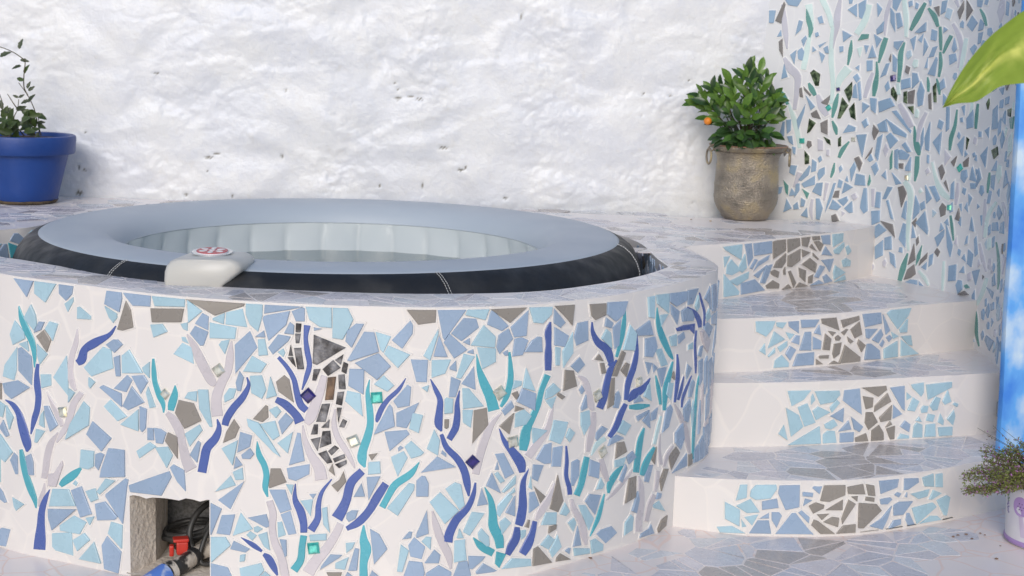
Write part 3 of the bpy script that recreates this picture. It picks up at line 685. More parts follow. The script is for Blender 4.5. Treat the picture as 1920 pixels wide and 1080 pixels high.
sW 470 5656,16177 5617,16060 5574,15945 5532,15827 5498,15702 5477,15568 5473,15427 5482,15281 5499,15133 5519,14985 5534,14840 5621,14836 5634,14981 5646,15128 5659,15272 5674,15411 5692,15541 5716,15663 5743,15782 5773,15899 5805,16017 5835,16137
sA 466 9650,14775 9629,14650 9608,14522 9587,14396 9567,14272 9550,14155 9536,14044 9525,13938 9515,13835 9506,13733 9495,13628 9649,13612 9676,13714 9705,13814 9733,13915 9759,14020 9781,14131 9798,14250 9811,14374 9822,14501 9832,14629 9844,14755
sA 325 10139,12904 10170,12801 10205,12699 10237,12600 10260,12501 10268,12402 10258,12296 10232,12184 10196,12066 10159,11946 10125,11827 10245,11811 10291,11928 10344,12045 10394,12163 10433,12282 10451,12400 10441,12513 10409,12620 10367,12722 10322,12822 10283,12922
gV 6150,13264,132,10
gV 3692,12749,80,10
gE 3344,12011,115,40
gE 2339,10668,117,5
gC 4469,10853,91,5
pT 143 6275,10279 6401,10569 6445,9900 6322,9805
pB 217 6517,10578 6681,10646 6745,9870 6566,9938
pB 277 6710,10592 6863,10632 7309,10472 7174,10268 6783,10264
pB 144 6861,10798 7028,10921 7375,10587 7184,10545
pB 155 7128,9959 7395,10396 7411,9873 7178,9852
pG 75 6783,10108 7016,10127 7014,9921 6818,9921
pB 52 8229,10544 8323,10524 8340,10226 8245,10246
pG 217 4570,10119 4759,10219 4946,9975 4839,9622
pB 217 4410,9674 4598,10006 4691,9811 4509,9220
pB 382 4649,9087 4693,9541 5088,9499 5156,9103
pT 63 5256,9170 5331,9549 5410,9298 5332,9119
pB 181 5375,9866 5613,10057 5751,9784 5586,9542
pB 100 5155,10106 5294,10373 5460,10130 5289,10030
pG 46 5070,10128 5381,10607 5330,10376
pB 141 6446,9732 6993,9362 6687,9277
pG 356 6813,9205 7078,9297 7303,9030 7085,8476
pB 200 6046,8676 6267,9180 6541,9178 6372,8907 6237,8695
pB 258 5718,8927 5946,8921 5949,8323 5698,8325
pB 466 5001,8455 5094,9011 5233,9024 5345,8144 5177,8022 4986,8222
pB 166 6243,8639 6356,8679 6703,7954 6542,7992
pB 358 5541,8165 5957,8239 5977,7784 5612,7626
pB 367 5694,7550 5983,7727 6392,7519 5847,7136
pG 274 6025,7846 6681,7782 6850,7293
pB 386 5838,6819 6235,7128 6278,6532 5907,6337
pB 319 6304,7223 6647,7335 6723,6822 6351,6743
pB 197 6606,6720 6877,6643 7007,6150 6712,6307
pG 223 7886,7203 8012,6606 7645,6357
pT 141 8087,6784 8315,7204 8252,6696 8066,6390
pG 127 8274,6643 8614,6968 8599,6745 8220,6413
pG 335 7485,5768 7639,6187 7967,6432 8082,6085 7865,5911
pB 205 7496,5657 7833,5839 8184,5865 8211,5617
pB 131 8280,5847 8808,5546 8312,5550
pB 80 8342,6375 8635,6628 8608,6303
pB 147 8712,6429 8718,6872 8925,6984 8893,6566
pB 405 7052,7262 7223,7903 7408,7869 7438,6975
pB 183 7122,8115 7260,8691 7332,8754 7368,8032
pB 297 7716,8073 7775,8995 8034,8608 8019,8374
pB 489 7882,7981 8336,8465 8564,7788 8543,7621
pG 72 7689,7958 7923,8181 7899,7817
pB 113 7711,7375 7735,7897 7955,7435
pB 178 8256,9428 8629,8974 8382,8756
pB 252 8460,9393 8732,9447 9054,8991 8912,8868
pB 123 8037,8719 8256,8852 8323,8585 8105,8450
pG 180 8853,10108 9029,10257 9200,9977 9053,9694
pG 62 9180,9598 9284,9716 9487,9306
pG 222 9051,8666 9184,8870 9393,8758 9387,8460 9164,8353
pG 77 9481,10376 9769,10612 9655,10230
pG 135 10113,10428 10420,10637 10422,10296 10176,10249
pB 173 10568,9837 10677,10318 10851,10020 10992,9799
pB 137 11016,9827 11087,10302 11287,9957 11018,9619
pB 103 10626,9727 10934,9757 10989,9564 10697,9524
pB 201 9596,9049 9573,9582 9730,9731 9792,9070
pB 249 8940,7562 9409,7921 9398,7676 9130,7259
pB 322 9460,8171 9908,7419 9839,6977 9637,7328
pB 110 10807,8072 10876,8555 11088,8055
pB 174 11127,7797 11257,7919 11461,7317 11272,7185
pB 412 9797,6645 10196,6759 10228,6170 9824,6078
pB 67 10401,6494 10627,6770 10705,6515
pB 54 10463,7013 10614,7196 10740,6921
pB 122 11818,9132 11969,9610 12170,9579 12063,9158
pB 81 12021,10279 12412,10666 12425,10314
pB 175 12073,9723 12015,10126 12382,10184 12365,9649
pB 135 12899,8894 12987,9206 13563,8967 13236,8730
pB 167 12489,8541 13072,8636 13262,8356 12561,8269
pB 142 13483,8307 13565,8668 13959,8763 14068,8355
pB 70 12621,8047 12858,8128 12873,7774 12684,7697
pM 177 11879,10981 12370,11142 12512,10875 12127,10695
pB 98 13010,6721 13244,6910 13475,6539 13103,6429
pB 246 2286,9111 2703,9716 2768,9662 2698,9328 2411,9072
pB 185 2794,9441 2808,9970 2998,9865 2991,9513
pB 311 2435,8974 2972,9335 2984,8966 2549,8816
pB 153 2179,8392 2206,8946 2355,8986 2373,8703
pB 215 3060,9400 3121,9580 3348,9702 3367,9422 3138,9142
pT 96 2460,8780 2775,8614 2699,8372
pB 324 2881,8681 3053,9036 3309,9084 3272,8535
pB 112 2445,8056 2453,8413 2642,8309 2597,8068
pB 102 2149,8093 2311,8242 2390,7963 2179,7916
pB 127 2480,7702 2720,8048 2777,7637
pB 398 3063,8430 3216,8442 3378,8073 3274,7592 3118,7607
pT 133 1678,9069 1906,8847 1900,8461 1801,8572
pB 229 3490,7906 3540,8264 3762,9102 3854,9109 3714,8455
pG 130 3759,8517 3846,8787 4030,8831 4019,8539
pB 111 3929,8940 3968,9263 4148,9190 4086,8923
pB 200 4134,8694 4226,9156 4610,8997
pB 260 3629,8066 3776,8448 4156,8200 3992,8039
pB 197 3965,8429 4360,8627 4436,8470 4231,8219
pB 218 4268,8140 4598,8474 4666,8015 4505,7970
pG 154 3758,7813 3939,7900 4096,7639 3809,7535
pM 172 2472,10301 2680,10079 2699,9787 2519,9746
pB 73 1961,10417 2114,10397 2102,10102 2008,10155
pB 113 1430,8754 1663,8800 1618,8529 1467,8458
pB 60 9343,8157 9519,8340 9628,8084
pB 61 10660,7841 10744,7878 10739,7586 10572,7510
pB 62 10401,8817 10543,9044 10634,8685
pB 29 10094,8916 10214,8955 10264,8695
pB 62 9147,7807 9188,8138 9367,7943
pB 33 11446,8675 11573,8700 11594,8329
sT 365 7585,10443 7585,10342 7586,10242 7587,10142 7588,10046 7590,9953 7594,9863 7598,9775 7603,9687 7608,9599 7613,9510 7705,9507 7734,9595 7765,9682 7795,9770 7820,9861 7836,9956 7842,10054 7839,10154 7831,10254 7822,10354 7815,10453
sT 474 7530,6801 7470,6690 7407,6579 7345,6468 7289,6357 7243,6246 7210,6136 7187,6028 7170,5921 7155,5815 7136,5708 7368,5699 7407,5805 7446,5910 7485,6014 7521,6119 7549,6226 7570,6336 7585,6449 7597,6563 7608,6678 7621,6793
sT 134 3714,9889 3696,9824 3679,9758 3661,9694 3645,9632 3632,9574 3621,9520 3613,9467 3605,9413 3597,9359 3589,9304 3660,9287 3682,9337 3707,9387 3730,9438 3751,9493 3766,9553 3772,9617 3773,9683 3769,9751 3765,9818 3763,9884
sT 221 9606,8453 9626,8370 9646,8287 9666,8204 9689,8120 9715,8034 9745,7945 9780,7853 9816,7761 9853,7667 9890,7575 9969,7591 9950,7687 9932,7784 9914,7881 9894,7975 9871,8066 9844,8153 9814,8235 9783,8316 9752,8396 9722,8477
sT 154 11789,10211 11773,10138 11755,10066 11738,9993 11724,9920 11717,9847 11719,9775 11727,9703 11738,9632 11751,9560 11762,9489 11856,9494 11872,9567 11890,9640 11907,9713 11922,9785 11931,9858 11933,9929 11929,10001 11922,10072 11914,10144 11908,10216
sT 391 13008,7940 13085,7839 13167,7739 13248,7640 13324,7539 13393,7436 13453,7325 13506,7208 13554,7090 13597,6975 13636,6870 13667,6775 13691,6687 13711,6603 13731,6519 13752,6434 13920,6457 13944,6549 13973,6638 14000,6729 14015,6824 14011,6924 13987,7033 13949,7149 13898,7267 13832,7384 13754,7493 13658,7595 13544,7691 13423,7784 13302,7877 13190,7971
sA 1108 7047,9405 7106,9341 7168,9279 7223,9221 7267,9166 7301,9109 7328,9045 7351,8973 7370,8892 7384,8804 7395,8709 7402,8611 7402,8506 7399,8395 7396,8277 7395,8155 7394,8027 7392,7891 7391,7752 7395,7612 7406,7478 7426,7350 7453,7228 7485,7110 7517,6993 7548,6875 7663,6895 7649,7017 7633,7136 7619,7256 7607,7376 7600,7499 7600,7629 7604,7764 7612,7902 7620,8038 7628,8166 7637,8286 7648,8402 7658,8515 7666,8625 7667,8730 7665,8830 7661,8926 7651,9020 7630,9112 7592,9201 7532,9283 7457,9351 7379,9409 7304,9460 7234,9513
sA 631 8431,10280 8473,10161 8514,10041 8556,9921 8601,9803 8652,9690 8707,9582 8764,9475 8826,9373 8897,9277 8982,9193 9081,9124 9189,9075 9294,9039 9393,9009 9489,8975 9624,9114 9534,9161 9444,9205 9363,9247 9290,9290 9220,9340 9145,9403 9064,9477 8982,9561 8903,9652 8830,9747 8766,9849 8707,9958 8652,10073 8597,10191 8541,10306
sA 456 12559,9291 12401,9190 12244,9093 12096,8991 11968,8877 11871,8745 11813,8596 11785,8436 11772,8270 11764,8103 11748,7940 11989,7957 12021,8121 12047,8289 12076,8453 12116,8605 12177,8740 12266,8855 12382,8958 12524,9057 12685,9158 12848,9264
sA 267 9443,6758 9443,6649 9442,6540 9441,6431 9442,6322 9446,6213 9453,6104 9464,5996 9476,5888 9488,5780 9500,5672 9595,5685 9597,5794 9601,5904 9604,6014 9605,6123 9603,6232 9598,6340 9590,6448 9580,6556 9570,6664 9561,6772
sW 242 9861,9666 9854,9592 9845,9519 9837,9445 9830,9371 9826,9294 9825,9212 9827,9128 9830,9040 9834,8953 9837,8866 9957,8869 9972,8956 9990,9044 10006,9131 10020,9218 10026,9301 10024,9380 10016,9455 10005,9528 9992,9600 9981,9673
sW 305 11429,7673 11476,7572 11520,7471 11568,7370 11622,7272 11687,7178 11766,7092 11857,7011 11956,6936 12059,6862 12162,6787 12316,6828 12244,6911 12175,6995 12108,7079 12041,7164 11971,7250 11896,7338 11817,7429 11738,7521 11660,7615 11585,7709
sW 208 5432,9014 5448,8878 5464,8742 5479,8606 5495,8470 5511,8334 5658,8349 5650,8486 5641,8623 5632,8759 5623,8895 5614,9032
sW 245 2226,9437 2197,9314 2168,9192 2139,9070 2109,8948 2080,8825 2227,8786 2267,8906 2308,9025 2349,9144 2390,9263 2430,9382
sW 174 3407,9086 3400,8944 3392,8801 3385,8659 3378,8516 3371,8373 3445,8367 3468,8509 3492,8651 3515,8792 3538,8933 3561,9074
sW 332 13337,9333 13440,9243 13545,9153 13651,9064 13756,8977 13860,8892 13963,8806 14066,8721 14169,8635 14272,8549 14375,8464 14629,8500 14582,8593 14543,8687 14500,8781 14444,8875 14367,8966 14261,9055 14135,9141 13996,9224 13856,9308 13722,9392
sW 372 11590,9264 11591,9142 11592,9023 11593,8903 11597,8778 11605,8645 11619,8501 11637,8348 11658,8191 11679,8032 11700,7875 11817,7888 11827,8047 11841,8209 11853,8369 11860,8524 11860,8669 11848,8802 11829,8925 11806,9043 11781,9160 11760,9279
sW 226 2857,8392 2844,8296 2828,8197 2813,8098 2804,8000 2806,7907 2821,7822 2846,7748 2877,7683 2908,7620 2937,7556 2996,7573 2987,7644 2977,7713 2969,7781 2962,7848 2958,7919 2957,8000 2958,8091 2961,8188 2964,8288 2967,8386
gE 9592,8742,117,5
gE 9961,10204,126,40
gC 7258,9609,110,5
pB 100 12434,6299 13359,6271 13238,6021
pB 95 12577,5440 12826,5796 12997,5542 12886,5289
pB 78 13049,5809 13468,5958 13554,5718 13214,5606
pB 239 12758,4485 12880,4691 13933,4693 13427,4257
pG 88 10377,5676 10790,5896 11087,5792
pT 49 10721,6067 10893,6149 11098,6050 10870,5985
sT 361 11512,5481 11539,5385 11565,5289 11592,5193 11618,5097 11644,5001 11664,4900 11681,4795 11699,4689 11724,4586 11763,4490 11818,4407 11887,4334 11964,4268 12043,4205 12120,4139 12222,4170 12175,4244 12127,4318 12082,4391 12040,4467 12004,4549 11977,4640 11957,4740 11937,4844 11912,4950 11877,5051 11829,5145 11774,5236 11714,5324 11655,5412 11599,5501
sA 343 12221,6590 12158,6475 12098,6358 12039,6243 11978,6132 11915,6027 11848,5927 11777,5832 11703,5736 11630,5640 11559,5543 11770,5532 11858,5628 11951,5724 12047,5822 12140,5924 12224,6032 12294,6145 12353,6260 12403,6377 12453,6493 12507,6607
sA 168 8183,6191 8248,6141 8314,6092 8378,6043 8439,5997 8495,5952 8547,5910 8598,5868 8648,5825 8700,5781 8752,5736 8819,5771 8786,5824 8755,5878 8722,5933 8682,5987 8630,6040 8566,6089 8493,6133 8417,6175 8340,6215 8266,6256"""
add_data(mos, D_WALL, RWALL, rw)
def fill(mos, curve, s0, s1, z0, z1, n_try, cols, rng, kmin=.012, kmax=.034, seen=lambda s, z: True):
    ex = [(p, min(q[0] for q in p), max(q[0] for q in p), min(q[1] for q in p), max(q[1] for q in p)) for p in [ccw(t[3]) for t in mos.t]]
    P3 = on_curve(curve)
    for _ in range(n_try):
        s, z = rng.uniform(s0, s1), rng.uniform(z0, z1)
        if not seen(s, z): continue
        r = rng.uniform(kmin, kmax); nn = rng.choice((3, 4, 4, 5)); a0 = rng.uniform(0, 6.28); st = rng.uniform(1.0, 1.9)
        p = ccw([(s+r*.75*rng.uniform(.7, 1.1)*math.cos(a0+6.283*i/nn), z+st*.75*r*rng.uniform(.7, 1.1)*math.sin(a0+6.283*i/nn)) for i in range(nn)])
        pe = offset_poly(p, .005); xa, xb = min(q[0] for q in pe), max(q[0] for q in pe); za, zb = min(q[1] for q in pe), max(q[1] for q in pe)
        smp = pe+[((pe[i][0]+pe[i-1][0])/2, (pe[i][1]+pe[i-1][1])/2) for i in range(nn)]+[(s, z)]
        ok = True
        for (e, ea, eb, ec, ed) in ex:
            if xb < ea or xa > eb or zb < ec or za > ed: continue
            if any(in_poly(*q, e) for q in smp) or any(in_poly(*q, pe) for q in e): ok = False; break
        if ok:
            ex.append((p, xa, xb, za, zb)); mos.put('p', rng.choice(cols), p, 40+r*1000, P3, grout=.003)
def wall_seen(s, z):
    x, y = RWALL.at(s)
    zf = RIM if y > 5.62 else (Z3 if y > 5.10 else (Z2 if y > 4.70 else Z1))
    return z > zf+.03
fill(mos, RWALL, .16, RWALL.L-.1, .25, 1.62, 5200, 'BBBBBBBLBAWWG', random.Random(4), .014, .046, seen=wall_seen)
mos.finish(surf('wall_grout', (.78, .78, .78), (.72, .72, .73), scale=10, rough=.6))

# ------------------------------------------------------------------ tub surround: outer wall, rim and bench, inner wall
ts = thing('tub_surround', 'rounded raised masonry surround with seaweed-like blue, teal and grey tile mosaic round the hot tub', 'tub surround', (-.5, 4.5, 0))
NS0, NZ0 = (2.1277, 0.2178); NS1, NZ1 = (2.3668, 0.2385)
ZB = -.12
ss = sorted(set([0.0]+[i*.02 for i in range(1, int(FRONT.L/.02)+1)]+[NS0, NS1, FRONT.L]))
def niche_top(s):
    t = (s-NS0)/(NS1-NS0); return NZ0+(NZ1-NZ0)*t+.0025*math.sin(t*19)+.002*math.sin(t*47)
v, f = [], []
for i in range(len(ss)-1):
    a, c = ss[i], ss[i+1]; mid = (a+c)/2; inn = NS0 < mid < NS1
    zb = (niche_top(a), niche_top(c)) if inn else (ZB, ZB); k = len(v)
    pa, pc = FRONT.at(a), FRONT.at(c)
    for q in range(5):
        t = q/4
        v += [(*pa, zb[0]+(RIM-zb[0])*t), (*pc, zb[1]+(RIM-zb[1])*t)]
    f += [(k+2*q, k+2*q+1, k+2*q+3, k+2*q+2) for q in range(4)]
bm = bmesh.new(); vs = [bm.verts.new(p) for p in v]; [bm.faces.new([vs[i] for i in q]) for q in f]
bmesh.ops.remove_doubles(bm, verts=bm.verts, dist=.0003); me = bpy.data.meshes.new('outer_wall'); bm.to_mesh(me); bm.free()
me.polygons.foreach_set('use_smooth', [True]*len(me.polygons)); me.materials.append(M_WHITE); 
for vv in me.vertices: vv.co -= Vector((-.5, 4.5, 0))
link('outer_wall', me, ts, (-.5, 4.5, 0))
# inner face of the pit, open where the service niche passes through
A0 = (-.930, 3.868); AM = (-.932, 3.742); A1 = (-.735, 3.785)
v, f = [], []
for curve, notch in ((INNER, True), (BACK, False)):
    for i in range(len(curve.p)-1):
        a, c = curve.p[i], curve.p[i+1]; zb = .245 if notch and A0[0] < (a[0]+c[0])/2 < A1[0] else ZB
        k = len(v); v += [(*a, zb), (*c, zb), (*c, RIM), (*a, RIM)]; f.append((k+1, k, k+3, k+2))
mk('inner_wall', v, f, M_WHITE, ts)
o0, o1 = FRONT.at(NS0), FRONT.at(NS1); T0, T1 = niche_top(NS0+1e-5), niche_top(NS1-1e-5)
v, f = [], []
for (a, c, tz) in ((o0, AM, T0), (o1, A1, T1), (AM, A0, T0+.004)):
    for q in range(9):
        for r in range(9):
            t, u = q/8, r/8; x = a[0]+(c[0]-a[0])*t; y = a[1]+(c[1]-a[1])*t; z = -.05+(tz+.004*t+.05)*u
            x += .004*noise.noise((y*25, z*25, 1))*(1 if 0 < q < 8 else 0); v.append((x, y, z))
for h_ in (0, 81, 162):
    f += [(h_+q*9+r, h_+(q+1)*9+r, h_+(q+1)*9+r+1, h_+q*9+r+1) for q in range(8) for r in range(8)]
k = len(v); v += [(*o0, T0+.002), (*o1, T1+.002), (*A1, .248), (*A0, .246), (*AM, .236)]; f.append((k, k+4, k+3, k+2, k+1))
mk('niche_lining', v, f, M_MORTAR, ts, smooth=True, sharp=50)
v = [(o0[0]-.01, o0[1]-.005, .012), (o1[0]+.01, o1[1]-.005, .012), (A1[0]+.05, 4.3, .02), (A0[0]-.05, 4.3, .02)]
mb = MB()
for j in range(13):
    for i in range(13):
        t, u = i/12, j/12
        x = (v[0][0]*(1-t)+v[1][0]*t)*(1-u)+(v[3][0]*(1-t)+v[2][0]*t)*u; y = (v[0][1]*(1-t)+v[1][1]*t)*(1-u)+(v[3][1]*(1-t)+v[2][1]*t)*u
        mb.v.append((x, y, GZ(x, y)+.006+.010*abs(noise.noise((x*22, y*22, 4)))+.004*noise.noise((x*60, y*60, 4))))
mb.f = [(j*13+i, j*13+i+1, (j+1)*13+i+1, (j+1)*13+i) for j in range(12) for i in range(12)]
mb.build('niche_floor', M_MORTAR, ts, smooth=True)
# top of rim and bench: one sheet with the opening left out
fe = min(range(len(FRONT.p)), key=lambda i: (FRONT.p[i][0]-.561)**2+(FRONT.p[i][1]-4.838)**2)
e4s = [p for p in E4.p if p[0] > .575]
OUT = FRONT.p[:fe]+e4s+[(1.30, 5.93), (-2.08, 5.80)]
HOLE = INNER.p+BACK.p[1:-1]
bm = bmesh.new(); edges = []
for loop in (OUT[::2], HOLE[::2]):
    vs = [bm.verts.new((p[0], p[1], RIM)) for p in loop]
    edges += [bm.edges.new((vs[i], vs[(i+1) % len(vs)])) for i in range(len(vs))]
bmesh.ops.triangle_fill(bm, use_beauty=True, use_dissolve=False, edges=edges, normal=(0, 0, 1))
for q in bm.faces:
    if q.normal.z < 0: q.normal_flip()
me = bpy.data.meshes.new('rim_and_bench_top'); bm.to_mesh(me); bm.free(); me.materials.append(M_TREAD)
link('rim_and_bench_top', me, ts, (0, 0, 0))
